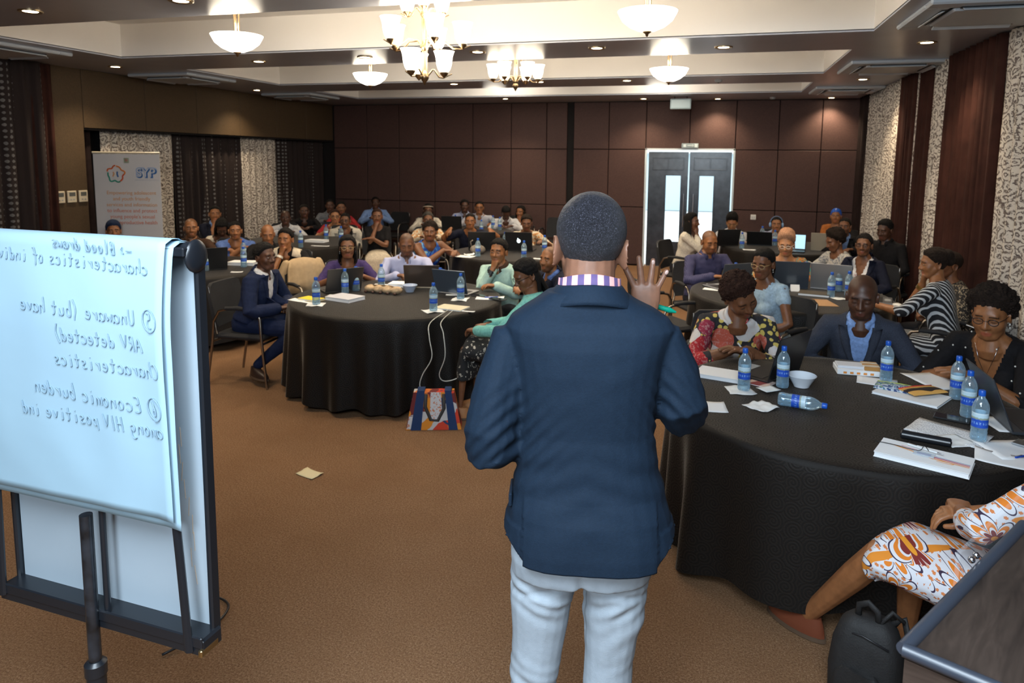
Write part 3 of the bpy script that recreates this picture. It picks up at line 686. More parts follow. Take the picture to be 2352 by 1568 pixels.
    Vh,Fh=head_mesh(fem,fat,head_res); tri_to_mb(hm,Vh,Fh,HM)
    for q in(-1,1): ear(hm,q,HM)
    b.tube([N+np.array([0,-.01,-.07]),N+np.array([0,-.005,.0]),H+A@np.array([0,-.022,-.06])*s,H+A@np.array([0,-.02,-.01])*s],[.072*k*(1+.2*fat),.056*k*(1+.25*fat),.051*k*(1+.25*fat),.05*k],24,round_=True)
    torso(b,-.010,lower=-.75,upper=.04)
    for q in(-1,1):
        arm_tube(b,q,-.002); hb=HANDS[tg[q][2]]; V=hb.arr().copy(); F=hb.F
        if q<0: V[:,0]*=-1; F=[f[::-1] for f in F]
        b.add(V,F,0,tg[q][3])
    if bottom and bottom[0]=='skirt' or legs=='bare': pass
    hip={q:PV+np.array([q*.085*ws,.0,-.02]) for q in(-1,1)}
    knee={q:PV+np.array([q*.115*ws,.41,-.005]) for q in(-1,1)}; ank={q:PV+np.array([q*.11*ws,.38,-PV[2]+.085]) for q in(-1,1)}
    if extra and 'legs' in extra:
        for q in(-1,1): knee[q],ank[q]=[np.array(v,float) for v in extra['legs'][q]]
    def legs_tube(mb,inf,full=True,upto=1.):
        for q in(-1,1):
            Hq,K,An=hip[q],knee[q],ank[q]
            mb.tube([Hq+np.array([0,-.04,0]),Hq,(Hq+K)/2,K],[.085*(1+.2*fat)+inf,.088*(1+.25*fat)+inf,.074*(1+.25*fat)+inf,.058+inf],12,round_=True)
            if full: mb.tube([K,K+(An-K)*.3*upto,K+(An-K)*.62*upto,K+(An-K)*upto],[.056+inf,.056+inf,.048+inf,.038+inf],12,round_=True)
    if bottom and bottom[0]=='skirt' and legs: legs_tube(b,(extra or {}).get('leg',-.022))
    near=res=='near'
    if near:
        for v in (hm,): b.add(v.arr(),v.F)
        jb=Job(b,.0036,6,.5)
    else: jb=Job(b,{'mid':.0085,'far':.0105}[res],3,.5)
    # ---- garments
    vx={'near':.0075,'mid':.011,'far':.014}[res]
    tmat=top or cloth('white_shirt',(.62,.62,.64))
    g=MB(); loose=.004+.004*fat
    torso(g,loose,upper=.0)
    if not jacket:
        stop={'long':.985,'short':.30,'elbow':.52,'three':.75,'none':0,'cap':.16}[sleeve]
        for q in(-1,1):
            if stop>0: arm_tube(g,q,.009 if stop<.9 else .008,stop)
            else: g.ell(S[q]+np.array([-q*.01,0,.0]),.05*k,10,8)
    jg=Job(g,vx,4,.5)
    jj=None
    if jacket:
        g=MB(); torso(g,.016,upper=.008)
        for q in(-1,1): arm_tube(g,q,.0125,.97)
        jj=Job(g,vx,4,.5)
    jl=None
    if legs:
        g=MB(); m=bottom or ('trousers',cloth('dark_trousers',(.02,.02,.025)))
        g.ell(PV+np.array([0,-.02,-.0]),(.178*ws,.14,.11),16,10)
        if m[0]=='skirt':
            g2=[]; n=18; a=np.linspace(0,2*PI,n,endpoint=False); up=m[2] if len(m)>2 else .6
            kc=(knee[1]+knee[-1])/2; ac=(ank[1]+ank[-1])/2; hw=abs(knee[1][0]-knee[-1][0])/2+.075*(1+.2*fat)
            dk=nrm(kc-PV); 
            for t_,w_,h_ in((0,.178*ws,.11),(.35,.18*ws,.105),(.7,hw+.01,.098),(1.02,hw+.012,.088)):
                c=PV+(kc-PV)*t_; ux=np.array([1.,0,0]); uz=np.cross(ux,dk); g2.append(c+np.outer(np.cos(a)*w_,ux)+np.outer(np.sin(a)*h_,uz))
            dn=nrm(ac-kc)
            for t_ in ((.12,.3,up) if up>.3 else (up*.4,up*.7,up)):
                c=kc+(ac-kc)*t_+dk*.01; ux=np.array([1.,0,0]); uz=np.cross(ux,dn); 
                if t_<=.12: uz=nrm(uz+np.cross(ux,dk))
                g2.append(c+np.outer(np.cos(a)*(hw+.01),ux)+np.outer(np.sin(a)*.075,uz))
            g.rings(g2)
        else: legs_tube(g,.006,True,.93)
        jl=Job(g,vx*1.15,3,.5)
    yield
    # ---- finish body
    if near: V,F=jb.V,jb.F
    else:
        V,F=jb.V,jb.F; hv=hm.arr(); hf=hm.F
        V=np.concatenate([V,hv])
    P=head_local(V,H,A,s)
    lipv=np.clip(1.2-np.hypot(P[:,0]/.026,(P[:,2]+.0735)/.0125),0,1)*(P[:,1]>.06); lipv=np.clip(lipv*2.2,0,1)*(.9 if fem else .55)
    bw=np.abs(P[:,2]-(.0225-.35*np.clip(np.abs(P[:,0])-.032,0,1)))<(.0042 if head_res==6 else .0055); brow=(bw&(np.abs(P[:,0])>.013)&(np.abs(P[:,0])<.052)&(P[:,1]>.05)).astype(float)*.85
    inear=(np.abs(P)<.13).all(1); lipv*=inear; brow*=inear
    if hair in('bald','stubble'):
        hl=np.clip(hair_line(P)/.02,0,1)*inear; brow=np.maximum(brow,hl*(.18 if hair=='bald' else .55))
    if extra and extra.get('beard'):
        bd=np.clip((-.048-P[:,2])/.02,0,1)*np.clip((P[:,1]-.0)/.02,0,1)*(1-np.clip(lipv*2,0,1))*inear*(np.linalg.norm(P,axis=1)<.135); brow=np.maximum(brow,bd*extra['beard'])
    if near: me=quick_mesh('body',V,F,SK[skin],True,dict(lip=lipv,brow=brow))
    else:
        mb=MB(); mb.V=[V]; mb.n=len(V); mb.F=F.tolist()+[[i+len(jb.V) for i in f] for f in hf]; mb.mi=[0]*len(mb.F); me=mb.mesh('body',SK[skin],True)
        for a_,v_ in dict(lip=lipv,brow=brow).items(): me.attributes.new(a_,'FLOAT','POINT').data.foreach_set('value',np.asarray(v_,'f'))
    body=link('body',me,root)
    for q in(-1,1):
        e=link('eye',EYE_ME if eyes=='open' else EYE_SLIT,root); Mx=Matrix([list(r) for r in HM])@Matrix.Translation((q*.031,.0800,-.001 if eyes=='open' else -.0065)); e.matrix_local=Mx
    # ---- shirt / dress with its neckline
    def finish(name,j,mat,cutf=None,wr=.004,ws_=38,seed=0,thick=.0,par=None):
        V,F=j.V.copy(),j.F; n=vnoise(V*np.array([1,1,.8]),ws_,seed)+.5*vnoise(V,ws_*2.1,seed+5); V+=j.N*(wr*n)[:,None]
        if cutf is not None:
            Q=(V-N)@TM[:3,:3]; V,F,_=cut_faces(V,F,~cutf(Q))
        o=link(name,quick_mesh(name,V,F,mat),par or root)
        if thick: md=o.modifiers.new('thickness','SOLIDIFY'); md.thickness=thick; md.offset=1
        return o,(V,F)
    seed=int(abs(hx*131+hy*57))%1000
    def nl(kind):
        if kind=='v': return lambda Q:(Q[:,1]>-.02)&(np.abs(Q[:,0])<.062+(Q[:,2]+.02)*.30)&(Q[:,2]>-.19)|(Q[:,2]>-.006)&(np.hypot(Q[:,0],Q[:,1])<.078)
        if kind=='deepv': return lambda Q:(Q[:,1]>-.02)&(np.abs(Q[:,0])<.085+(Q[:,2]+.02)*.33)&(Q[:,2]>-.27)|(Q[:,2]>-.01)&(np.hypot(Q[:,0],Q[:,1])<.09)
        if kind=='round': return lambda Q:(np.hypot(Q[:,0]/.085,(Q[:,2]-.02)/.085)<1)&(Q[:,1]>0)|(Q[:,2]>-.012)&(np.hypot(Q[:,0],Q[:,1])<.085)
        if kind=='wide': return lambda Q:(np.hypot(Q[:,0]/.115,(Q[:,2]-.02)/.10)<1)
        return lambda Q:(np.abs(Q[:,0])<.020+(Q[:,2])*.45)&(Q[:,1]>0)&(Q[:,2]>-.040)
    gname={'dress':'dress'}.get((extra or {}).get('top','shirt'),(extra or {}).get('top','shirt'))
    so,_=finish(gname,jg,tmat,nl(neck),.0035+.002*(not near),34,seed)
    if neck=='collar':
        cb=MB(); a=np.linspace(R(112),R(428),22); r0,r1=.062*k*(1+.2*fat),.070*k*(1+.2*fat)
        inr=np.stack([np.cos(a)*r0,np.sin(a)*r0*1.0-.004,np.full(22,-.012)-.022*np.clip(np.sin(a),0,1)],1); top_=inr*np.array([1,1,1])+np.array([0,0,.030]); fold=np.stack([np.cos(a)*(r1+.002),np.sin(a)*(r1+.004)-.004,np.full(22,.014)-.024*np.clip(np.sin(a),0,1)],1); out=np.stack([np.cos(a)*(r1+.014),np.sin(a)*(r1+.016)-.004,np.full(22,-.016)-.050*np.clip(np.sin(a),0,1)**3],1)
        for q in (inr,top_,fold,out): pass
        cb.rings([inr,top_,fold,out],closed=False,M=TM); c=cb.obj('collar',(extra or {}).get('collar',tmat),so,True); md=c.modifiers.new('thickness','SOLIDIFY'); md.thickness=.003
    if jacket:
        jo=jopen; cutf=lambda Q:(Q[:,1]>.0)&(np.abs(Q[:,0])<np.clip(.008+jo*np.clip((Q[:,2]+.36)/.30,0,1.1),0,.1))&(Q[:,2]>-.36)|(Q[:,2]>-.028)&(np.hypot(Q[:,0],Q[:,1])<.072)
        jo_,(JV,JF)=finish('jacket',jj,jacket,cutf,.004,28,seed+3,.004)
        bv=BVHTree.FromPolygons([tuple(v) for v in JV],[tuple(f) for f in JF])
        # lapels: strips laid on the chest along the opening, and a collar round the neck
        for q in(-1,1):
            Rg=[]
            for z in np.linspace(-.34,.0,12):
                x0=.006+jo*min(max((z+.36)/.30,0),1.1); wd=.010+.040*math.sin(PI*min(max((z+.34)/.34,0),1)*.62)
                row=[]
                for x in np.linspace(x0-.004,x0+wd,4):
                    o_=T((q*x,.35,z)); h=bv.ray_cast(Vector(o_),Vector(-TM[:3,1]))
                    p_=np.array(h[0]) if h[0] is not None and (np.array(h[0])-N)@TM[:3,1]>-.03 else T((q*x,.085,z)); row.append(p_+TM[:3,1]*.006)
                Rg.append(np.array(row))
            lb=MB(); lb.rings(Rg,closed=False); l=lb.obj('lapel',jacket,jo_,True); md=l.modifiers.new('thickness','SOLIDIFY'); md.thickness=.005; md.offset=0
        cb=MB(); a=np.linspace(R(-35),R(-145),14); Rg=[]
        for r_,z in((.066,-.03),(.070,.024),(.080,.022),(.10,-.028)): Rg.append(np.stack([np.cos(a)*r_,np.sin(a)*r_-.006,np.full(14,z)+.01*np.sin(-a)],1))
        cb.rings(Rg,closed=False,M=TM); c=cb.obj('collar',jacket,jo_,True); md=c.modifiers.new('thickness','SOLIDIFY'); md.thickness=.004
    if jl is not None:
        m=bottom or ('trousers',cloth('dark_trousers',(.02,.02,.025))); finish(m[0],jl,m[1],None,.003,26,seed+9)
    if shoes:
        for q in(-1,1):
            f=nrm((ank[q]-hip[q])*np.array([1,1,0]) if extra and 'legs' in extra else np.array([0,1,0])); shoe(root,ank[q],f,shoes)
    # ---- hair
    hb=MB(); hmat=HAIR[hc] if isinstance(hc,str) else hc
    def cap(**kw):
        V_,F_=hair_cap(Vh,Fh,**kw); tri_to_mb(hb,V_,F_,HM)
    hname='hair'
    if hair=='short': cap(th=.006,noise_amp=.0015,seed=seed)
    elif hair=='fade': cap(th=.010,noise_amp=.003,seed=seed,top=.008)
    elif hair=='crop': cap(th=.013,noise_amp=.006,seed=seed,ns=170)
    elif hair=='flat': cap(th=.010,noise_amp=.004,seed=seed,ns=170,top=.05)
    elif hair=='afro': cap(th=.036,noise_amp=.010,seed=seed,ns=150,low=.006,rampw=.034)
    elif hair=='curly': cap(th=.026,noise_amp=.009,seed=seed,ns=190,low=.006,rampw=.034)
    elif hair in('long','straight','braids','bob'):
        cap(th=.014,noise_amp=.004,seed=seed,low=.004)
        ln={'long':.30,'straight':.22,'braids':.34,'bob':.13}[hair]
        if hair=='braids':
            rs=np.random.RandomState(seed)
            for i in range(26):
                a=R(-20-140*i/25) if True else 0; r=.085
                p0=np.array([math.cos(a)*.078,math.sin(a)*.095-.005,.02-.01*rs.rand()]); dr=.012*rs.rand()
                p1=p0*np.array([1.12,1.08,1])+np.array([0,0,-.08]); p2=p1+np.array([p0[0]*.12,-.01+.05*(abs(p0[0])>.06),-.10]); p3=p2+np.array([.01*rs.randn(),.03*(abs(p0[0])>.05),-.10-.05*rs.rand()])
                hb.tube([A@(p*s)+H for p in (p0,p1,p2,p3)],[.007,.0085,.008,.004],6)
        else:
            n=22; a=np.linspace(R(28),R(-208),n); Rg=[]
            for t_,ro,z in((0,.080,.05),(.2,.092,.0),(.5,.098,-.06),(.8,.100,-.06-ln*.5),(1.,.088,-.06-ln)):
                wv=.006*np.sin(np.arange(n)*1.9+t_*4)
                Rg.append(np.stack([np.cos(a)*(ro+wv)*1.0,np.sin(a)*(ro+wv)*1.05-.012,np.full(n,z)+.02*np.abs(np.sin(np.arange(n)*1.3))*t_],1))
            inn=[q*np.array([.80,.80,1])+np.array([0,-.004,0]) for q in Rg[::-1]]
            hb.rings([(q*s)@A.T+H for q in Rg+inn],closed=False)
    elif hair=='bun': cap(th=.010,noise_amp=.003,seed=seed,low=.002); hb.ell((0,-.085,.085),(.045,.042,.042),14,10,M=HM)
    elif hair=='updo': cap(th=.014,noise_amp=.004,seed=seed,low=.002); hb.ell((0,-.105,.05),(.058,.055,.06),14,10,M=HM); hb.ell((0,-.12,.015),(.05,.04,.05),14,10,M=HM)
    elif hair=='pony': cap(th=.010,noise_amp=.003,seed=seed); hb.tube([A@(np.array(p)*s)+H for p in((0,-.09,.03),(0,-.13,.0),(0,-.13,-.08),(.0,-.115,-.18))],[.022,.034,.036,.014],10,round_=True)
    elif hair in('beanie','scarf'): cap(th=.011,noise_amp=.001,seed=seed,low=.012,top=.012 if hair=='beanie' else .0); hname='beanie' if hair=='beanie' else 'head_scarf'
    elif hair=='band': cap(th=.012,noise_amp=.003,seed=seed)
    if hair in('afro','curly') and res!='far':
        rs=np.random.RandomState(seed); Vc,Fc=hair_cap(Vh,Fh,th=.034 if hair=='afro' else .024,noise_amp=.009,seed=seed,ns=150,low=.006,rampw=.034); DI,FI=ico(1)
        for i in rs.permutation(len(Vc))[:520 if near else 200]:
            r=rs.uniform(.004,.0085); hb.add((DI*r*np.array([1,1,.8])+Vc[i]),[tuple(f) for f in FI],0,HM)
    if hb.n: hb.obj(hname,hmat,root,True)
    if hair=='band':
        hb2=MB(); a=np.linspace(0,2*PI,30,endpoint=False); P_=[A@(np.array([math.cos(q)*.082,math.sin(q)*.10-.01,.062-.02*math.sin(q)*-1])*s)+H for q in a]; hb2.tube(P_+[P_[0]],.017,8,flat=.5); hb2.obj('headband',plain('cream_band',(.62,.52,.40),.8),root,True)
        n=18; a=np.linspace(R(20),R(-200),n); hb3=MB(); Rg=[np.stack([np.cos(a)*r_,np.sin(a)*r_-.012,np.full(n,z)],1) for r_,z in((.085,.03),(.10,-.05),(.10,-.2))]; inn=[q*np.array([.8,.8,1]) for q in Rg[::-1]]; hb3.rings([(q*s)@A.T+H for q in Rg+inn],closed=False); hb3.obj('hair',HAIR['k'],root,True)
    if glasses:
        gb=MB()
        for q in(-1,1):
            a=np.linspace(0,2*PI,19); gb.tube([A@(np.array([q*.033+math.cos(t_)*.0225,.094-.004*abs(math.cos(t_)),-.003+math.sin(t_)*.0165])*s)+H for t_ in a],.0019,6)
            gb.tube([A@(np.array(p)*s)+H for p in((q*.055,.090,.004),(q*.074,.055,.006),(q*.078,.0,.002))],.0018,6)
        gb.tube([A@(np.array(p)*s)+H for p in((-.011,.096,.001),(.011,.096,.001))],.0018,6)
        go=gb.obj('glasses',plain('frame_'+glasses,{'black':(.012,.012,.013),'white':(.75,.74,.7),'gold':(.5,.36,.16)}[glasses],.3),root,True)
        for q in(-1,1):
            lb=MB(); a=np.linspace(0,2*PI,16,endpoint=False); lb.add([A@(np.array([q*.033+math.cos(t_)*.0215,.0955,-.003+math.sin(t_)*.0155])*s)+H for t_ in a],[tuple(range(16))]); lb.obj('lens',LENSM,go)
    if extra and extra.get('earring'):
        for q in(-1,1):
            b_=MB(); b_.ell((q*.080,-.006,-.048),(.004,.007,.007),8,6,M=HM); b_.ell((q*.080,-.006,-.066),(.004,.005,.005),8,6,M=HM); b_.obj('earring',plain('pearl',(.8,.78,.72),.2,.3),root,True)
    if extra and extra.get('watch'):
        q=extra['watch'][0]; E,Tt=tg[q][0],tg[q][1]; u=nrm(E-Tt); b_=MB(); b_.tube([Tt+u*.02,Tt+u*extra['watch'][2]],[.034*k,.037*k],14); b_.obj('watch',extra['watch'][1],root,40)
    if extra and extra.get('fn'): extra['fn'](root,dict(N=N,T=T,TM=TM,H=H,A=A,s=s,tg=tg,PV=PV,knee=knee,ank=ank,shirt=so,S=S,jg=jg,k=k,HM=HM))
    INFO[root.name]=(PV,tg,root)
    yield root
LENSM=NT('spectacle_lens'); LENSM.set(Base_Color=(.02,.02,.03),Roughness=.03,Alpha=.10); LENSM=LENSM.m
def shoe(root,an,f,mat):
    """laced shoe below an ankle, toe along f"""
    sd=np.array([-f[1],f[0],0]); b=MB(); a=np.linspace(0,2*PI,16,endpoint=False); z0=an[2]-.085; Rg=[]
    c=np.array([an[0],an[1],0])
    for z,sc,bk,fw in((0,1.,-.075,.19),(.022,1.,-.075,.19),(.040,.95,-.072,.175),(.06,.78,-.066,.11),(.085,.62,-.055,.045)):
        mid=(bk+fw)/2; hl=(fw-bk)/2; p=np.cos(a); wd=.046*sc*(1-.12*p*p)
        Rg.append(c+np.outer(mid+hl*p,f)+np.outer(np.sin(a)*wd,sd)+np.array([0,0,z0+z]))
    b.rings(Rg); o=b.obj('shoe',mat,root,60)
    b=MB(); Rg=[]
    for z in(-.004,.012):
        p=np.cos(a); Rg.append(c+np.outer(.0575+.139*p,f)+np.outer(np.sin(a)*.050*(1-.12*p*p),sd)+np.array([0,0,z0+z]))
    b.rings(Rg); b.obj('sole',plain('shoe_sole',(.10,.06,.035),.7),o,40); return o
INFO={}
def run_people():
    Rr=[]
    for g in GEN: next(g)
    Job.run()
    for g in GEN: Rr.append(next(g))
    GEN.clear(); return Rr

# ------------------------------------------------------------------ tables and their cloths
def m_damask():
    t=NT('black_damask'); v=t.coord('UV')
    vo=t.n('ShaderNodeTexVoronoi',{'feature':'F1','voronoi_dimensions':'2D'},Vector=v,Scale=15.,Randomness=.55)
    df=t.n('ShaderNodeVectorMath',{'operation':'SUBTRACT'},i0=t.n('ShaderNodeVectorMath',{'operation':'SCALE'},i0=v,Scale=15.).outputs[0],i1=t.n('ShaderNodeVectorMath',{'operation':'SCALE'},i0=vo.outputs['Position'],Scale=15.).outputs[0])
    x=t.n('ShaderNodeSeparateXYZ',None,Vector=df); ang=t.math('ARCTAN2',x.outputs[1],x.outputs[0])
    sp=t.math('SINE',t.math('ADD',t.math('MULTIPLY',vo.outputs['Distance'],30.),ang)); k=t.math('GREATER_THAN',sp,.25)
    t.set(Base_Color=t.mix(k,(.0060,.0045,.0036),(.013,.0100,.0080)),Roughness=t.math('ADD',.66,t.math('MULTIPLY',k,-.14))); t.put(t.b.inputs['Specular IOR Level'],.28)
    t.put(t.b.inputs['Sheen Weight'],.24); t.put(t.b.inputs['Sheen Tint'],(.92,.76,.60)); t.put(t.b.inputs['Sheen Roughness'],.28); t.bump(t.math('ADD',t.math('MULTIPLY',sp,.35),t.noise(t.coord(),260,2)),.22,.003); return t.m
DAMASK=m_damask()
def tablecloth(c,r,z,hem,label,seed,folds=22,amp=.035,flare=.05,sag=0):
    rs=np.random.RandomState(seed); n=216; a=np.linspace(0,2*PI,n,endpoint=False); ph=rs.rand(6)*6.3
    fold=np.sin(a*folds+1.6*np.sin(a*3+ph[0])+ph[1])+.5*np.sin(a*(folds*.62)+ph[2]+1.1*np.sin(a*5+ph[3])); fold/=1.4
    rows=[]; uv=[]
    for q in (0,.35,.7,.93,.985,1.0): rows.append((q*r+np.zeros(n),z+.0015-(.004 if q==1 else 0)+np.zeros(n)))
    for t in np.linspace(.03,1,13):
        e=t**.8; rr=r+.006+flare*e+amp*e*fold; zz=z-.006-(z-hem-sag*np.cos(2*(a-5.0)))*t+(.018*np.sin(a*folds*.5+ph[4])*t if hem<.2 else 0); rows.append((rr,np.maximum(zz,.012)))
    V=[];UV=[];d=np.zeros(n);pr=None
    for rr,zz in rows:
        p=np.stack([np.cos(a)*rr,np.sin(a)*rr,zz],1); V.append(p)
        s_=d if pr is None else d+np.linalg.norm(p-pr,axis=1); d=s_; pr=p
        if zz[0]>z-.005: UV.append(np.stack([p[:,0],p[:,1]],1))
        else: UV.append(np.stack([a*r*1.02,-(zz-z)*1.0+5],1))
    b=MB(); b.rings(V,cap0=False,cap1=False); me=b.mesh('tablecloth',DAMASK,True); u=me.uv_layers.new(name='UVMap'); UV=np.concatenate(UV)
    li=np.zeros(len(me.loops),int); me.loops.foreach_get('vertex_index',li); w=UV[li].copy()
    # unwrap the seam
    ls=np.zeros(len(me.polygons),int); me.polygons.foreach_get('loop_start',ls)
    for s_ in ls:
        q=w[s_:s_+4,0]
        if q.max()-q.min()>r*3: q[q<r]+=2*PI*r*1.02
    u.data.foreach_set('uv',w.ravel()); o=link('tablecloth',me,None,(c[0],c[1],0)); return tag(o,label,'tablecloth','black tablecloths')
def table(c,r,label,cl,seed,hem=.05,**k):
    t=empty('banquet_table',(c[0],c[1],0),0,label,'table','round banquet tables')
    b=MB(); b.lathe([(0,.712),(r-.01,.712),(r,.718),(r,.742),(r-.01,.748),(0,.748)],48); b.obj('tabletop',plain('table_ply',(.18,.11,.06),.5,noise_=.2,nscale=9),t,40)
    for q in range(4):
        a=q*PI/2+.6; x,y=math.cos(a)*r*.62,math.sin(a)*r*.62; b=MB(); b.tube([(x,y,.714),(x*1.08,y*1.08,.0)],.016,8); b.obj('leg',BLACK,t,40)
    tablecloth(c,r+.004,.75,hem,cl,seed,**k); return t
TBL=dict(T1=((-2.65,5.50),.895),T2=((.65,3.74),.84),T3=((-2.5,8.62),.80),T4=((.65,6.75),.86),T5=((.92,10.5),.85),T6=((-5.42,6.32),.83),T7=((-5.75,8.65),.85),T8=((-4.05,11.0),.78))
table(*TBL['T1'],'round table behind the fallen paper, with the beige clutch purse on it','black cloth over the round table that has the beige clutch purse',1,.05,folds=24,amp=.052,flare=.03)
table(*TBL['T2'],'nearest round table beside the standing man, holding the fallen bottle','black swirl-patterned cloth over the nearest table with the fallen bottle',2,.10,folds=15,amp=.068,flare=.015,sag=.07)
table(*TBL['T3'],'round table under the black laptop with the glowing lid badge','black cloth over the table of the laptop with the glowing badge',3)
table(*TBL['T4'],'round table with the silver laptop and the brown envelope','black cloth over the table that holds the brown envelope',4)
table(*TBL['T5'],'round back table nearest the double door','black cloth over the back table nearest the double door',5)
table(*TBL['T6'],'round table beside the flip chart, behind the navy blazer man','black cloth over the table just beside the flip chart',6,.10)
table(*TBL['T7'],'round table in front of the man in white shirt by the lattice curtain','black cloth over the table by the recess curtains',7)
table(*TBL['T8'],'round back table in front of the striped-shirt man at the far wall','black cloth over the back table by the plain far wall',8)
# ------------------------------------------------------------------ chairs
CHB=plain('chair_black',(.014,.014,.016),.75,noise_=.2,nscale=70,bump=.2); CHF=plain('chair_frame',(.34,.30,.26),.28,1)
def make_chair():
    t=empty('armchair',(0,0,0),0,'x','chair','black steel-armed chairs')
    b=MB(); b.box((0,0,.425),(.47,.46,.055),bev=.022); b.obj('seat',CHB,t,40)
    b=MB(); Rg=[]
    for z,y,w in((.50,-.225,.40),(.56,-.24,.43),(.75,-.275,.44),(.84,-.29,.40),(.865,-.295,.33)):
        u=np.linspace(-1,1,9); f=np.stack([u*w/2,y-.02*(1-u*u)+.018,np.full(9,z)],1); k=f[::-1]-np.array([0,.034,0]); Rg.append(np.concatenate([f,k]))
    b.rings(Rg); b.obj('backrest',CHB,t,50)
    for s in(-1,1):
        x=s*.255
        b=MB(); b.tube([(x,.27,0),(x,.235,.40),(x,.225,.60),(x,.19,.655),(x,.12,.672)],.0115,10); b.obj('leg',CHF,t,60)
        b=MB(); b.tube([(x,-.30,0),(x,-.23,.40),(x,-.215,.56),(x,-.16,.65),(x,-.08,.672)],.0115,10); b.obj('leg',CHF,t,60)
        b=MB(); b.tube([(x,-.10,.674),(x,.02,.682),(x,.14,.674)],[.016,.019,.016],10); b.obj('armrest',CHB if s<0 else CHB,t,60)
        b=MB(); b.tube([(x*.92,-.20,.44),(x*.80,-.235,.50),(x*.80,-.29,.84)],.010,8); b.obj('back_frame',CHF,t,60)
    b=MB(); b.tube([(-.255,.24,.385),(.255,.24,.385)],.010,8); b.obj('stretcher',CHF,t,60); b=MB(); b.tube([(-.255,-.233,.385),(.255,-.233,.385)],.010,8); b.obj('stretcher',CHF,t,60)
    return t
CH0=make_chair(); CH_used=[0]
def chair(x,y,rz,label,z=0):
    t=CH0 if not CH_used[0] else copy_tree(CH0); CH_used[0]=1; t.location=(x,y,z); t.rotation_euler=(0,0,rz); t['label']=label; return t
# ------------------------------------------------------------------ bottles
def m_bottle():
    t=NT('clear_bottle'); nt=t.t; out=nt.nodes['Material Output']; nt.nodes.remove(t.b)
    tr=t.n('ShaderNodeBsdfTransparent',None,Color=(.86,.93,.97)); gl=t.n('ShaderNodeBsdfGlossy',None,Color=(.9,.96,1),Roughness=.06); df=t.n('ShaderNodeBsdfDiffuse',None,Color=(.60,.80,.92))
    lw=t.n('ShaderNodeLayerWeight',None,Blend=.35); m1=t.n('ShaderNodeMixShader',None,i0=t.math('ADD',t.math('MULTIPLY',lw.outputs['Facing'],.45),.12),i1=tr,i2=df); m2=t.n('ShaderNodeMixShader',None,i0=t.math('ADD',t.math('MULTIPLY',lw.outputs['Fresnel'],.6),.04),i1=m1,i2=gl)
    nt.links.new(m2.outputs[0],out.inputs[0]); return t.m
BOT=m_bottle(); CAPB=plain('cap_blue',(.012,.10,.52),.35)
def m_label():
    t=NT('bottle_label'); v=t.coord('Generated'); s=t.n('ShaderNodeSeparateXYZ',None,Vector=v); n=t.noise(v,9,3); z=t.math('ADD',s.outputs[2],t.math('MULTIPLY',t.math('SUBTRACT',n,.5),.16))
    x=t.n('ShaderNodeSeparateXYZ',None,Vector=t.coord('Object')); tx=t.math('GREATER_THAN',t.math('SINE',t.math('ADD',t.math('MULTIPLY',t.math('ARCTAN2',x.outputs[1],x.outputs[0]),17.),t.math('MULTIPLY',n,9.))),.35)
    band=t.math('MULTIPLY',t.math('LESS_THAN',t.math('ABSOLUTE',t.math('SUBTRACT',s.outputs[2],.30)),.08),tx)
    c=t.ramp(z,[(0,(.015,.08,.50)),(.56,(.30,.36,.30)),(.68,(.52,.70,.80)),(.9,(.62,.76,.84))],'CONSTANT'); t.set(Base_Color=t.mix(band,c,(.20,.36,.72)),Roughness=.4); return t.m
LABM=m_label()
def make_bottle():
    t=empty('water_bottle',(0,0,0),0,'x','bottle','blue-capped water bottles')
    pr=[(.0,.004),(.020,.002),(.029,.004),(.0325,.012),(.0325,.03),(.0305,.036),(.0325,.042),(.0305,.050),(.0325,.058),(.0318,.066),(.0318,.130),(.0328,.136),(.0328,.150),(.030,.165),(.021,.185),(.0135,.194),(.0125,.206)]
    b=MB(); b.lathe(pr,20,cap0=True); b.obj('body',BOT,t,50)
    b=MB(); b.lathe([(.0322,.066),(.0322,.130)],24); b.obj('label_band',LABM,t,50)
    b=MB(); b.lathe([(.0,.226),(.012,.226),(.0140,.223),(.0145,.204),(.0138,.202),(.0,.202)],18); b.obj('cap',CAPB,t,40); 
    b=MB(); b.lathe([(.0,.012),(.029,.012),(.0305,.03),(.0288,.036),(.0305,.05),(.030,.066),(.030,.10),(.0,.10)],16); b.obj('water',WATER,t,50); return t
WATER=NT('water'); _nt=WATER.t; _nt.nodes.remove(WATER.b); _tr=WATER.n('ShaderNodeBsdfTransparent',None,Color=(.80,.91,.97)); _df=WATER.n('ShaderNodeBsdfDiffuse',None,Color=(.45,.68,.82)); _m=WATER.n('ShaderNodeMixShader',None,i0=.10,i1=_tr,i2=_df); _nt.links.new(_m.outputs[0],_nt.nodes['Material Output'].inputs[0]); WATER=WATER.m
B0=make_bottle(); B_used=[0]
def bottle(x,y,label,z=.7525,rz=None,lay=None,s=1.):
    t=B0 if not B_used[0] else copy_tree(B0); B_used[0]=1; t.location=(x,y,z); t.scale=(s,s,s); t['label']=label; t.rotation_euler=(0,0,(x*37+y*11)%6.28 if rz is None else rz)
    if lay is not None: t.rotation_euler=(R(90),0,lay); t.location=(x,y,z+.0325)
    return t
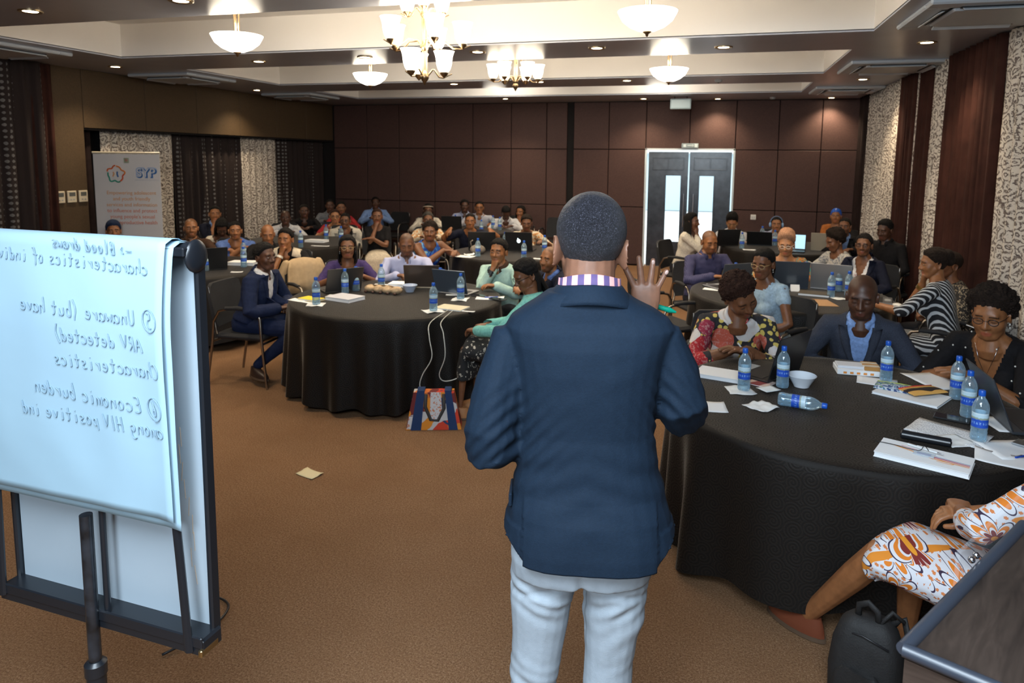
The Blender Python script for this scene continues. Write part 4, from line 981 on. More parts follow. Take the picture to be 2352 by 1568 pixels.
# ------------------------------------------------------------------ small things on tables
ZT=.7525
def rzv(a): return np.array([[math.cos(a),-math.sin(a),0],[math.sin(a),math.cos(a),0],[0,0,1.]])
def paper(x,y,w,h,rz,label,mat=PAPER,z=ZT,curl=.004,name='paper',cat='paper',group='loose papers'):
    n=7;u=np.linspace(-.5,.5,n); V=[(a*w,c*h,curl*(abs(a*2)**3)*(1 if c>0 else .4)+.0008) for c in u for a in u]; F=[(j*n+i,j*n+i+1,(j+1)*n+i+1,(j+1)*n+i) for j in range(n-1) for i in range(n-1)]
    b=MB(); b.add(V,F); o=b.obj(name,mat,None,True,(x,y,z),(0,0,rz)); md=o.modifiers.new('thickness','SOLIDIFY'); md.thickness=.0006; return tag(o,label,cat,group)
NAPM=plain('napkin_white',(.78,.80,.80),.9,noise_=.06,nscale=30)
def napkin(x,y,rz,label,sz=.12,seed=0,z=ZT,crump=.008):
    n=12;u=np.linspace(-.5,.5,n); V=np.array([(a*sz,c*sz,0) for c in u for a in u]); V[:,2]=.0012+crump*np.clip(vnoise(V,60,seed)+.4,0,2)*.5; V[:,0]+=.1*sz*vnoise(V,22,seed+1); V[:,1]+=.1*sz*vnoise(V,22,seed+2)
    F=[(j*n+i,j*n+i+1,(j+1)*n+i+1,(j+1)*n+i) for j in range(n-1) for i in range(n-1)]; b=MB(); b.add(V,F); o=b.obj('napkin',NAPM,None,True,(x,y,z),(0,0,rz)); md=o.modifiers.new('thickness','SOLIDIFY'); md.thickness=.0012; return tag(o,label,'napkin','paper napkins')
def notebook(x,y,w,h,th,rz,label,cover,z=ZT,pages=PAPER,name='notebook'):
    t=empty(name,(x,y,z),rz,label,'notebook','notebooks and pads')
    b=MB(); b.box((0,0,th*.5),(w-.006,h-.006,th*.8)); b.obj('pages',pages,t)
    b=MB(); b.box((0,0,th*.95),(w,h,th*.12),bev=.001); b.obj('cover',cover,t); b=MB(); b.box((0,0,th*.06),(w,h,th*.12)); b.obj('back_cover',cover,t); return t
def pen(x,y,rz,label,col,z=ZT+.005,L=.14,tilt=0):
    t=empty('pen',(x,y,z),rz,label,'pen','pens'); b=MB(); b.tube([(-L/2,0,0),(L*.32,0,0)],.0042,8); b.obj('barrel',col,t,40); b=MB(); b.tube([(L*.32,0,0),(L*.46,0,0),(L*.5,0,0)],[.004,.0018,.0008],8); b.obj('tip',CHROME,t,40)
    b=MB(); b.box((-L*.36,0,.006),(L*.24,.003,.002)); b.obj('clip',CHROME,t); t.rotation_euler=(0,tilt,rz); return t
def laptop(x,y,rz,label,lid,open_=108,w=.34,d=.235,z=ZT,badge=None,screen=None,base=None):
    """hinge side faces local +y: someone at local -y uses it"""
    t=empty('laptop',(x,y,z),rz,label,'laptop','laptops')
    b=MB(); b.box((0,0,.009),(w,d,.014),bev=.004); b.obj('base',base or lid,t,40)
    b=MB(); b.box((0,.02,.0168),(w*.86,d*.46,.002),bev=.0005); b.obj('keyboard',DARKP,t); b=MB(); b.box((0,-d*.32,.0165),(w*.3,d*.24,.0015)); b.obj('trackpad',GREYP,t)
    a=R(open_-90); M_=np.eye(4); M_[:3,:3]=np.array(Matrix.Rotation(-a,3,'X')); M_[:3,3]=(0,d/2-.004,.014)
    b=MB(); b.box((0,0,d*.5),(w,.007,d),bev=.003,M=M_); lo=b.obj('lid',lid,t,40)
    b=MB(); b.box((0,-.0042,d*.51),(w*.93,.001,d*.86),M=M_); b.obj('screen',screen or plain('screen_off',(.01,.012,.016),.15),lo)
    if badge: b=MB(); b.ell((0,.0045,d*.52),(.024,.0012,.026),16,8,M=M_); b.ell((.010,.0045,d*.52+.031),(.005,.001,.009),10,6,M=M_); b.obj('badge',badge,lo,True)
    return t
def bowl(x,y,label,r=.075,mat=None,z=ZT):
    t=empty('bowl',(x,y,z),0,label,'bowl','white bowls'); b=MB(); b.lathe([(0,.004),(r*.52,.002),(r*.56,.010),(r*.72,.03),(r*.92,.056),(r,.064),(r*.96,.066),(r*.68,.034),(r*.5,.014),(0,.012)],32); b.obj('dish',mat or plain('porcelain',(.75,.80,.86),.2),t,60)
    b=MB()
    for k in range(7): a=k*.9; b.ell((math.cos(a)*r*.3,math.sin(a)*r*.3,.018),(.011,.009,.008),8,6)
    b.obj('sweets',plain('sweets',(.16,.12,.08),.5),t,True)['kind']='stuff'; return t
def phone(x,y,rz,label,z=ZT,mat=None):
    t=empty('phone',(x,y,z),rz,label,'phone','phones'); b=MB(); b.box((0,0,.005),(.074,.15,.009),bev=.004); b.obj('case',mat or DARKP,t,40); b=MB(); b.box((0,0,.0098),(.068,.14,.0008)); b.obj('screen',plain('phone_glass',(.02,.025,.03),.08),t); return t
def cable(pts,label,mat,r=.0035,name='cable'):
    P=np.array(pts,float); P=np.vstack([2*P[0]-P[1],P,2*P[-1]-P[-2]]); Q=[]
    for k in range(1,len(P)-2):
        for t in np.linspace(0,1,7)[:-1]:
            a,b_,c,d=P[k-1:k+3]; Q.append(.5*(2*b_+(c-a)*t+(2*a-5*b_+4*c-d)*t*t+(3*b_-a-3*c+d)*t**3))
    Q.append(P[-2]); b=MB(); b.tube(Q,r,8); o=b.obj(name,mat,None,True); return tag(o,label,'cable')
LG=plain('lid_grey',(.20,.21,.23),.35,.6); LB=plain('lid_black',(.012,.012,.013),.4); LBR=plain('lid_brown',(.10,.075,.06),.3,.5); LS=plain('lid_silver',(.52,.53,.55),.32,.8); LBL=plain('lid_blue_grey',(.14,.18,.24),.25,.7); LTAN=plain('lid_tan',(.42,.36,.27),.4)
GLOWB=emit('badge_glow',(.75,.95,1),2.2); SCRB=emit('screen_blue',(.35,.62,.80),.9)
def facing(frm,to): return math.atan2(-(to[0]-frm[0]),to[1]-frm[1])     # rz that turns local +y from frm towards to
C1=TBL['T1'][0];C2=TBL['T2'][0]
# ---- nearest table (T2)
for x,y,l in ((.17,3.77,'water bottle on a napkin before the woman in the red floral blouse'),(.37,3.88,'water bottle beside the white bowl and the black laptop'),(.93,4.17,'water bottle next to the small box in front of the bald man in grey blazer'),(1.21,3.95,'water bottle nearest the curly-haired woman, first of the row of three'),(1.18,3.68,'middle water bottle of the row of three before the curly-haired woman'),(1.13,3.37,'water bottle standing on the printed sheet, nearest of the row of three')): bottle(x,y,l)
bottle(.325,3.59,'water bottle lying on its side on the nearest table',lay=1.338)
napkin(.15,3.76,.3,'napkin under the bottle before the red floral blouse',.13,1); napkin(.245,3.53,.8,'crumpled napkin touching the fallen bottle',.12,2,crump=.02); napkin(1.03,3.33,.5,'napkin beside the black power bank, under a bottle',.13,4)
paper(.03,3.46,.10,.15,.15,'small white card on the nearest table by the standing man’s elbow')
paper(.295,3.79,.10,.08,.7,'white sachet leaning on the dark folder near the bowl',plain('sachet',(.70,.76,.78),.7),z=ZT+.012,curl=.002)
notebook(.06,3.98,.27,.17,.022,-.25,'thick white writing pad under the hand of the woman in the red floral blouse',PAPER)
notebook(.235,3.93,.18,.12,.006,-.5,'dark red patterned leaflet under the white sachet',m_stripe('leaflet_red',(.20,.03,.03),(.55,.42,.36),70,0,.4,.25))
laptop(.29,4.13,facing((.29,4.13),(.78,3.83)),'black laptop in front of the woman in the red floral blouse',LB,104,.37,.25)
bowl(.47,3.925,'white bowl of sweets beside the black laptop on the nearest table',.075)
bx=empty('gift_box',(.80,4.30,ZT),.02,'white and orange paper box in front of the bald man in grey blazer','box')
b=MB(); b.box((0,0,.016),(.22,.15,.03),bev=.002); b.obj('tray',PAPER,bx); b=MB(); b.box((-.03,.005,.038),(.15,.10,.014),bev=.002); b.obj('lid_flap',plain('card_pale',(.66,.68,.72),.7),bx); b=MB(); b.box((.075,.0,.04),(.085,.13,.02),bev=.002); b.obj('printed_flap',m_stripe('box_print',(.45,.22,.06),(.60,.55,.46),120,1,-.2,.5),bx)
b=MB(); 
for i in range(5): b.box((-.07+i*.035,-.0757,.014),(.018,.001,.012))
b.obj('orange_print',plain('orange_ink',(.75,.28,.05),.6),bx)['kind']='stuff'
paper(.88,4.14,.20,.15,-.2,'white sheet under the bottle beside the paper box')
notebook(1.0,3.93,.31,.22,.012,-.55,'white booklet under the bright patterned pouches',PAPER)
pm1=m_blotch('pouch_blue',[(0,(.02,.06,.20)),(.42,(.55,.62,.70)),(.52,(.03,.16,.30)),(.62,(.55,.60,.10)),(.66,(.02,.20,.26))],26); pm2=m_stripe('pouch_orange',(.02,.012,.01),(.75,.40,.10),95,1,-.25,.55,.5); pm3=plain('pouch_red',(.6,.03,.02),.8)
def pouch(x,y,w,h,rz,label,mat,z,accent):
    t=empty('pouch',(x,y,z),rz,label,'pouch','patterned cloth pouches'); b=MB(); Rg=[]
    for q,th in((-1,.002),(-.85,.009),(0,.014),(.85,.009),(1,.002)): u=np.linspace(-1,1,9); Rg.append(np.concatenate([np.stack([u*w/2,np.full(9,q*h/2),th*(1-.6*u**4)+.001],1),np.stack([u[::-1]*w/2,np.full(9,q*h/2),np.zeros(9)],1)]))
    b.rings(Rg); b.obj('cloth',mat,t,60); b=MB(); b.tube([(-w/2,h/2,.004),(0,h/2+.004,.007),(w/2,h/2,.004)],.004,6); b.obj('zip',accent,t,True); return t
pouch(.955,4.0,.22,.13,-.35,'blue and green patterned cloth pouch on the white booklet',pm1,ZT+.013,plain('zip_green',(.4,.5,.1),.6)); pouch(1.06,3.955,.21,.105,.55,'orange and black patterned cloth pouch lying across the blue one',pm2,ZT+.026,pm3)
paper(1.19,4.25,.21,.29,.4,'white sheet under the writing hand of the curly-haired woman'); paper(1.31,3.62,.15,.20,.2,'white sheet beside the dark grey laptop and the row of bottles')
phone(1.1,3.62,1.2,'dark phone lying beside the middle bottle of the row of three')
PRT=NT('printed_sheet'); _s=PRT.n('ShaderNodeSeparateXYZ',None,Vector=PRT.coord()); _n=PRT.noise(PRT.coord(scale=(300,60,1)),1,2); _k=PRT.math('MULTIPLY',PRT.math('GREATER_THAN',PRT.math('SINE',PRT.math('MULTIPLY',_s.outputs[1],520)),.35),PRT.math('GREATER_THAN',_n,.5)); PRT.set(Base_Color=PRT.mix(_k,(.78,.80,.82),(.25,.27,.32)),Roughness=.85); PRT=PRT.m
paper(1.03,3.425,.30,.21,-.55,'printed sheet of text under the nearest bottle of the row of three',PRT); paper(1.24,3.30,.24,.20,.3,'white folded sheet behind the blank note cards at the table edge')
paper(1.17,3.17,.22,.15,-.30,'blank folded note card at the near edge beside the blue pen',curl=.012); phone(1.33,3.34,.9,'grey phone on the folded sheet at the table edge',ZT+.003,GREYP); pen(1.27,3.24,.6,'blue pen beside the blank note card',plain('pen_blue',(.02,.08,.45),.3))
b=MB(); Rg=[]
pb=empty('power_bank',(.90,3.27,ZT),-.28,'black rounded power bank on the nearest table','power bank'); b.tube([(-.095,0,.021),(-.09,0,.021),(.09,0,.021),(.095,0,.021)],[.016,.021,.021,.016],14,flat=.9); b.obj('case',plain('power_black',(.012,.013,.016),.3),pb,40)
b=MB(); b.box((-.075,.012,.040),(.018,.006,.002)); b.obj('status_light',plain('led_white',(.7,.75,.8),.3),pb); b=MB(); b.box((.096,0,.021),(.002,.014,.006)); b.obj('port',CHROME,pb)
nb=notebook(.845,3.075,.335,.185,.022,-.40,'white notebook with orange and red curved stripes at the near table edge',PAPER)
for nm,col,pts in (('orange_print',(.80,.30,.03),[[(-.13,.035),(-.05,.012),(.05,-.022),(.11,-.035),(.10,-.045),(.05,-.04)],[(-.12,.03),(-.04,.004),(.04,-.03)],[(.04,-.02),(.16,-.028)],[(.04,-.027),(.16,-.036)]]),('red_print',(.55,.04,.08),[[(-.09,.045),(-.02,.03)],[(-.02,.0),(.16,-.013)],[(.02,-.008),(.16,-.02)]]),('blue_print',(.03,.20,.42),[[(.04,.004),(.16,-.004)]])):
    b=MB()
    for pl in pts:
        P=np.array(pl); t_=np.linspace(0,1,len(P)); tt=np.linspace(0,1,14); X=np.interp(tt,t_,P[:,0]);Y=np.interp(tt,t_,P[:,1]); b.tube([(x,y,.0236) for x,y in zip(X,Y)],.0016,4,flat=.3)
    b.obj(nm,plain(nm,col,.6),nb)['kind']='stuff'
pen(.86,3.115,-.62,'white pen with green end lying on the striped notebook',plain('pen_white',(.72,.76,.78),.3),ZT+.03)
cu=cable([(.68,3.17,ZT+.024),(.75,3.14,ZT+.027),(.83,3.10,ZT+.028),(.85,3.10,ZT+.05),(.87,3.105,ZT+.028)],'thin dark cord with a wire loop on the striped notebook',DARKP,.0016)
badge=empty('name_badge',(.845,3.075,ZT+.0245),-.4,'clear name badge on the striped notebook','badge'); b=MB(); b.box((0,0,.001),(.075,.05,.002),bev=.0006); b.obj('holder',plain('badge_clear',(.62,.70,.78),.2),badge); b=MB(); b.box((0,-.004,.0024),(.05,.02,.0008)); b.obj('card',plain('badge_card',(.35,.42,.58),.5),badge)
laptop(1.42,3.66,facing((1.42,3.66),(1.0,3.55))+PI*0-.25,'dark grey laptop cut by the frame beside the row of bottles',plain('lid_dark_grey',(.045,.05,.058),.4,.3),112,.36,.25)
# ---- table with the clutch purse (T1)
for x,y,l in ((-3.12,4.98,'water bottle on a napkin before the man in the navy blazer'),(-3.13,5.46,'nearer water bottle of the pair beside the dark laptop on the purse table'),(-3.10,5.60,'farther water bottle of the pair beside the dark laptop on the purse table'),(-2.95,5.80,'water bottle in front of the man in the lilac shirt'),(-2.12,5.05,'water bottle on a napkin near the white cables'),(-2.36,5.78,'water bottle behind the one near the white cables'),(-2.08,5.55,'water bottle on a napkin before the grey laptop')): bottle(x,y,l)
napkin(-3.12,4.97,.3,'napkin under the bottle before the man in the navy blazer',.13,11); napkin(-2.11,5.04,.8,'folded napkin under the bottle near the white cables',.14,12,crump=.016); napkin(-2.08,5.54,.1,'napkin under the bottle before the grey laptop',.14,13,crump=.014)
YEL=plain('yellow_folder',(.80,.58,.02),.6); notebook(-3.26,5.13,.20,.12,.016,-.25,'yellow notebook beside the man in the navy blazer',YEL); paper(-3.36,5.08,.16,.08,-.3,'white paper slip beside the yellow notebook'); paper(-3.24,5.03,.13,.04,-.25,'narrow white strip in front of the yellow notebook')
notebook(-3.0,5.23,.27,.20,.03,-.25,'thick white bound book between the bottles on the purse table',plain('book_pale',(.55,.56,.62),.6)); paper(-3.13,5.36,.20,.06,.1,'white folded sheet beside the dark laptop'); paper(-2.97,5.92,.24,.17,.2,'white sheet under the arm of the woman with the sash')
laptop(-3.27,5.60,facing((-3.27,5.60),(-2.75,5.15)),'dark laptop in front of the woman with the white sash',plain('lid_charcoal',(.07,.065,.062),.4,.4),112,.33,.23)
laptop(-2.62,6.02,facing((-2.62,6.02),(-2.4,5.2)),'brown-lidded laptop in front of the man in the lilac shirt',LBR,106,.33,.22,base=LTAN)
laptop(-2.22,5.84,facing((-2.22,5.84),(-2.35,5.0)),'grey laptop in front of the man in the mint jacket',LBL,106,.33,.22,base=LS)
notebook(-2.80,5.98,.28,.16,.03,.15,'stack of white paper under the hands of the man in the lilac shirt',PAPER)
bowl(-2.63,5.72,'small white bowl between the clutch purse and the brown laptop',.07,plain('porcelain_blue',(.48,.56,.72),.25))
cl=empty('clutch_purse',(-2.83,5.60,ZT),-.1,'beige ruched clutch purse on the middle of its table','purse')
for i in range(4):
    b=MB(); b.ell((-.135+i*.09,0,.034),(.052,.055,.034),14,8); b.obj('ruched_panel',plain('clutch_beige',(.48,.34,.20),.7,noise_=.35,nscale=22),cl,True)
for i in range(5): b=MB(); b.ell((-.15+i*.075,-.054,.012),(.016,.012,.011),8,6); b.obj('stud',plain('clutch_brown',(.07,.03,.02),.4),cl,True)
b=MB(); b.tube([(-.18,.0,.052),(-.06,.01,.066),(.06,.01,.066),(.18,0,.052)],.006,6); b.obj('zip',BRONZE,cl,True)
notebook(-2.02,5.19,.24,.17,.010,-.15,'closed cream tablet case at the table edge above the white cables',plain('case_cream',(.66,.60,.44),.5)); paper(-1.87,5.12,.14,.03,-.05,'narrow white strip beside the cream tablet case')
paper(-1.86,5.68,.24,.15,.2,'white sheet with a pen before the woman in teal'); pen(-1.84,5.70,.5,'blue pen on the white sheet before the woman in teal',plain('pen_blue',(.02,.08,.45),.3),ZT+.007); phone(-1.97,5.73,1.4,'black phone next to the bottle before the grey laptop'); paper(-2.22,5.71,.11,.05,.3,'small white tag on the table before the grey laptop')
phone(-1.77,5.62,1.2,'dark phone lying on the white sheet before the woman in teal',ZT+.004)
WC=plain('white_cable',(.62,.62,.56),.5)
cable([(-2.02,5.10,.755),(-2.0,4.70,.745),(-1.965,4.60,.66),(-1.94,4.585,.52),(-2.02,4.60,.38),(-2.05,4.62,.28),(-2.0,4.63,.20),(-1.965,4.66,.165)],'white cable hanging from the table edge into the patterned tote bag',WC)
cable([(-1.98,5.12,.755),(-1.93,4.74,.747),(-1.88,4.66,.68),(-1.86,4.64,.52),(-1.93,4.70,.36),(-1.90,4.74,.30),(-1.80,4.80,.33),(-1.70,4.86,.45)],'white cable looping from the table edge to the seated woman’s lap',WC)
# ---- brown envelope table (T4)
for x,y,l in ((.19,7.0,'water bottle behind the grey laptop of the man in the violet-blue shirt'),(.85,7.28,'water bottle between the blue-grey laptop and the silver laptop'),(1.0,6.68,'water bottle at the corner of the brown envelope'),(1.11,7.0,'water bottle behind the pair at the envelope corner'),(1.16,6.79,'water bottle beside the bald man’s shoulder on the envelope table')): bottle(x,y,l)
laptop(.10,6.90,facing((.10,6.90),(.5,6.4)),'grey laptop of the man in the violet-blue shirt',LG,106,.35,.25); laptop(.66,7.14,facing((.66,7.14),(.72,6.2)),'blue-grey glossy laptop before the woman in white glasses',LBL,104,.36,.26); laptop(1.08,7.15,facing((1.08,7.15),(.85,6.3)),'silver laptop before the woman in the navy blazer',LS,104,.36,.25)
laptop(.28,6.20,facing((.28,6.20),(.26,5.4)),'small laptop with a lit pale screen behind the floral blouse woman',LB,100,.26,.18,screen=SCRB)
env=empty('envelope',(.78,6.35,ZT),.2,'large brown paper envelope on the table behind the bald man','envelope'); b=MB(); u=np.linspace(-1,1,9); Rg=[np.concatenate([np.stack([u*.20,np.full(9,q*.14),.004+.022*(1-q*q)*(1-u**4)],1),np.stack([u[::-1]*.20,np.full(9,q*.14),np.zeros(9)],1)]) for q in np.linspace(-1,1,7)]; b.rings(Rg); b.obj('sleeve',plain('kraft',(.40,.23,.11),.75,noise_=.08,nscale=6),env,60); b=MB(); b.add([(-.20,.14,.008),(.20,.14,.008),(.04,.02,.0285),(-.04,.02,.0285)],[(0,1,2,3)]); b.obj('flap',plain('kraft_dark',(.36,.20,.095),.75),env)
notebook(.87,6.74,.26,.18,.022,-.2,'dark closed folder beside the silver laptop',plain('folder_dark',(.07,.055,.035),.6)); paper(.02,6.72,.24,.10,-.2,'white sheet beside the grey laptop on the envelope table'); paper(.0,6.95,.17,.07,-.3,'white sheet under the hand of the man in the violet-blue shirt'); napkin(1.06,6.62,.4,'napkin beside the brown envelope',.11,21); paper(.50,6.05,.16,.10,.2,'white sheet at the near edge behind the floral blouse woman')
laptop(1.38,6.62,facing((1.38,6.62),(1.0,6.7)),'open notebook computer under the hand of the woman in the striped dress',LG,120,.30,.20); paper(1.43,6.48,.22,.12,.3,'white sheet beside the open notebook computer of the striped dress woman')
tn=empty('tent_card',(.72,6.90,ZT),.1,'folded white tent card before the blue-grey laptop','card'); b=MB(); b.add([(-.04,-.03,0),(.04,-.03,0),(.04,0,.06),(-.04,0,.06),(.04,.03,0),(-.04,.03,0)],[(0,1,2,3),(3,2,4,5)]); o=b.obj('card',PAPER,tn); o.modifiers.new('thickness','SOLIDIFY').thickness=.001
# ---- other tables
for x,y,l in ((-2.81,8.1,'water bottle beside the grey cloth bag on the glowing badge table'),(-2.21,8.05,'water bottle at the near edge before the laptop with glowing badge'),(-2.12,8.72,'water bottle beside the far white bowl'),(-2.99,8.65,'water bottle behind the grey cloth bag'),(-2.72,8.95,'water bottle between the two black laptops'),
  (.34,10.05,'water bottle before the man in white reading at the back table'),(.80,10.55,'water bottle in front of the man with headphones'),(.66,11.1,'water bottle standing farthest back on the door-side table'),(1.5,10.6,'water bottle beside the tan laptop'),
  (-5.12,6.10,'water bottle beside the black laptop close to the flip chart'),(-4.92,6.45,'water bottle before the man in the blue shirt near the flip chart'),(-5.30,6.95,'water bottle behind the stack of paper near the flip chart'),
  (-5.30,8.12,'water bottle on the near edge of the table by the recess curtains'),(-5.45,9.0,'water bottle before the woman in red'),(-5.12,8.85,'water bottle before the man in the white jacket with glasses'),
  (-4.55,10.5,'water bottle before the woman in the cream headband'),(-4.35,11.35,'water bottle beside the dark laptop at the far wall'),(-3.62,10.6,'water bottle at the end of the far table'),(-3.5,11.2,'water bottle nearest the woman at the far wall by the dark strip'),(-3.7,11.45,'water bottle in front of the head-down man at the far wall')): bottle(x,y,l)
laptop(-2.95,8.72,facing((-2.95,8.72),(-2.7,7.5)),'black laptop before the man with both arms raised',LB,104,.36,.25); laptop(-2.47,8.86,facing((-2.47,8.86),(-2.4,7.5)),'black laptop with a glowing badge on its lid',LB,104,.36,.25,badge=GLOWB)
bowl(-2.0,8.62,'white bowl at the edge of the glowing badge table',.08); paper(-2.98,8.05,.30,.18,-.15,'large white sheet before the woman in the blue floral dress'); napkin(-2.95,8.2,.4,'crumpled napkin beside the grey cloth bag',.13,31,crump=.03); paper(-2.0,8.15,.24,.08,0,'white folded leaflet at the near edge of the glowing badge table')
gb=empty('cloth_bag',(-2.90,8.35,ZT),.2,'slumped grey cloth bag on the glowing badge table','bag'); b=MB(); b.ell((0,0,.05),(.10,.07,.065),14,8); b.obj('body',plain('bag_grey',(.20,.17,.14),.85,noise_=.3,nscale=30),gb,True); b=MB(); b.tube([(-.08,0,.09),(-.09,0,.15),(-.06,0,.17)],.008,6); b.obj('strap',plain('bag_grey',(.2,.17,.14),.85),gb,True)
laptop(.10,10.35,facing((.10,10.35),(.45,9.6)),'black laptop before the man in white reading at the back table',LB,104,.34,.24); laptop(.60,10.6,facing((.60,10.6),(.5,9.6)),'black laptop in front of the man with headphones',LB,118,.34,.22); laptop(1.42,10.25,facing((1.42,10.25),(1.25,9.3)),'tan-lidded laptop by the woman in the orange top',LTAN,104,.34,.24); laptop(.98,9.95,facing((.98,9.95),(1.3,10.6))+.3,'laptop with a lit blue screen behind the woman in white glasses',LB,108,.32,.22,screen=SCRB)
paper(.48,9.95,.26,.12,.1,'white papers at the near edge of the door-side back table'); notebook(.62,9.85,.22,.16,.02,.1,'dark pad on the door-side back table',LB); pd=paper(.42,10.9,.24,.10,0,'pink sheet lying at the far side of the door-side back table',plain('paper_pink',(.6,.45,.38),.8))
laptop(-5.18,6.22,facing((-5.18,6.22),(-4.6,5.7)),'black laptop on the table beside the flip chart',LB,104,.33,.24); notebook(-5.05,6.62,.30,.18,.035,.2,'stack of white paper before the man in the blue shirt near the flip chart',PAPER); paper(-4.78,6.15,.12,.06,.4,'white card at the edge of the flip chart side table'); 
paper(-5.15,8.35,.26,.06,.1,'white strip at the edge of the table by the recess curtains'); notebook(-5.45,8.75,.30,.16,.03,0,'white paper stack before the woman in red',PAPER); 
laptop(-4.25,11.0,facing((-4.25,11.0),(-4.1,10)),'dark laptop before the man in the light shirt at the far wall',LB,104,.34,.24); paper(-3.75,10.85,.24,.12,.1,'white papers before the head-down man at the far wall')

# ------------------------------------------------------------------ the standing man seen from behind
PX0,PY0=-.300,1.700; PRZ=math.atan2(.22,.975)
def zz(y): return 1.747-.0010576*(y-556)
def xx(x): return (x-1350)*.001065
NAVY=cloth('presenter_navy',(.0058,.0145,.029),.8,.10,160,.2,380); CHINO=cloth('pale_chino',(.33,.375,.42),.85,.05,50,.15,300)
def presenter():
    root=empty('person',(PX0,PY0,0),PRZ,'person standing with back turned in navy blazer and pale trousers, hand raised','person','standing people')
    a=np.linspace(0,2*PI,28,endpoint=False); ca=np.sign(np.cos(a))*abs(np.cos(a))**.8; sa=np.sign(np.sin(a))*abs(np.sin(a))**.8
    def ring(z,xl,xr,df,db,y0=0): return np.stack([(xl+xr)/2+ca*(xr-xl)/2,np.where(sa>0,sa*df,sa*db)+y0,np.full(28,z)],1)
    H=np.array([.004,.035,1.737]); A=np.array(Matrix.Rotation(R(2.5),3,'Y')@Matrix.Rotation(R(-6),3,'X')); s=1.03; HM=np.eye(4); HM[:3,:3]=A*s; HM[:3,3]=H
    S={-1:np.array([-.192,.0,1.508]),1:np.array([.188,.0,1.512])}
    E={-1:np.array([-.243,-.055,1.245]),1:np.array([.247,.0,1.312])}; Wt={-1:np.array([-.06,.17,1.20]),1:np.array([.172,.225,1.506])}
    # body
    b=MB(); V,F=head_mesh(0,0,6); tri_to_mb(b,V,F,HM)
    for q in(-1,1): ear(b,q,HM@np.array([[1.06,0,0,-q*.002],[-q*.10,1.05,0,.004],[0,0,1.22,-.004],[0,0,0,1]]))
    b.tube([(.0,.0,1.50),(.0,.0,1.58),(.003,.010,1.66),(.004,.016,1.74)],[.085,.066,.063,.062],18,round_=True)
    b.tube([(0,0,1.0),(0,0,1.25),(0,0,1.5)],[.12,.11,.12],16,round_=True)
    for q in(-1,1):
        b.tube([S[q]*np.array([.5,1,1])-np.array([0,0,.05]),S[q]-np.array([q*.02,0,.05]),(S[q]+E[q])/2,E[q],E[q]*.6+Wt[q]*.4,Wt[q]],[.036,.036,.036,.036,.038,.029],12,round_=True)
        fd=nrm([-.02,.06,1]) if q>0 else nrm([.6,.6,-.1]); pn=np.array([0.,1,0]) if q>0 else np.array([0,0,-1.])
        pz=-nrm(pn-fd*fd.dot(pn)); px=np.cross(fd,pz); hb=HANDS['spread' if q>0 else 'relax']; V=hb.arr().copy(); F=hb.F
        if q<0: V[:,0]*=-1; F=[f[::-1] for f in F]
        b.add(V,F,0,frame(Wt[q],px*1.0,fd*1.02,pz*1.0))
    for q,(h,k,an) in {-1:((-.09,.02,.93),(-.128,.03,.50),(-.15,0,.085)),1:((.085,.02,.93),(.075,.03,.50),(.06,0,.085))}.items():
        b.tube([h,(np.array(h)+k)/2,k,(np.array(k)+an)/2,an],[.075,.06,.045,.045,.034],12,round_=True)
    jb=Job(b,.0034,3,.45)
    # jacket
    g=MB(); rows=[(.905,1158,1566,.13,.150),(.951,1157,1566,.13,.152),(zz(1262),1158,1568,.13,.152),(zz(1220),1162,1560,.128,.146),(zz(1150),1175,1542,.122,.132),(zz(1080),1186,1524,.118,.118),(zz(1000),1190,1514,.118,.112),(zz(930),1188,1516,.122,.118),(zz(850),1178,1526,.125,.124),(zz(790),1165,1540,.118,.122),(zz(752),1156,1552,.10,.112),(zz(728),1168,1538,.088,.10),(zz(706),1196,1504,.082,.095),(zz(688),1224,1462,.078,.090),(zz(668),1254,1430,.072,.082)]
    g.rings([ring(z,xx(l),xx(r),f,bk) for z,l,r,f,bk in rows])
    for q in(-1,1):
        P=[S[q]*np.array([.62,1,1])+np.array([0,0,-.01]),S[q]+np.array([0,0,-.014]),S[q]*.55+E[q]*.45,E[q]*.9+S[q]*.1,E[q],E[q]*.85+Wt[q]*.15,E[q]*.5+Wt[q]*.5,Wt[q]*.95+E[q]*.05]
        g.tube(P,[.052,.058,.064,.066,.064,.062,.052,.042],16,round_=True)
    jg=Job(g,.0048,3,.5)
    t=MB(); t.rings([ring(z,l,r,f,bk) for z,l,r,f,bk in ((1.08,-.165,.165,.11,.12),(1.0,-.182,.178,.11,.135),(.95,-.188,.182,.11,.135),(.90,-.184,.176,.10,.12))])
    for P,r in (([(-.098,-.005,.97),(-.102,.0,.86),(-.108,.005,.76),(-.116,.01,.66),(-.130,.015,.5),(-.142,.0,.3),(-.15,-.01,.11)],[.085,.086,.076,.066,.060,.060,.062]),([(.088,-.005,.97),(.085,.0,.86),(.080,.005,.76),(.076,.01,.66),(.070,.015,.5),(.064,.0,.3),(.06,-.01,.11)],[.085,.086,.078,.067,.060,.060,.062])): t.tube(P,r,18,round_=True)
    jt=Job(t,.0055,3,.5)
    yield
    P=head_local(jb.V,H,A,s); inn=(np.abs(P)<.13).all(1)
    link('body',quick_mesh('body',jb.V,jb.F,m_skin('presenter_skin',(.215,.100,.060)),True,dict(lip=np.zeros(len(P)),brow=np.zeros(len(P)))),root)
    # nails
    V,F=jg.V.copy(),jg.F; x,y,z=V.T
    w=vnoise(V*np.array([1,1,.6]),16,3)*.004+vnoise(V,48,4)*.0012
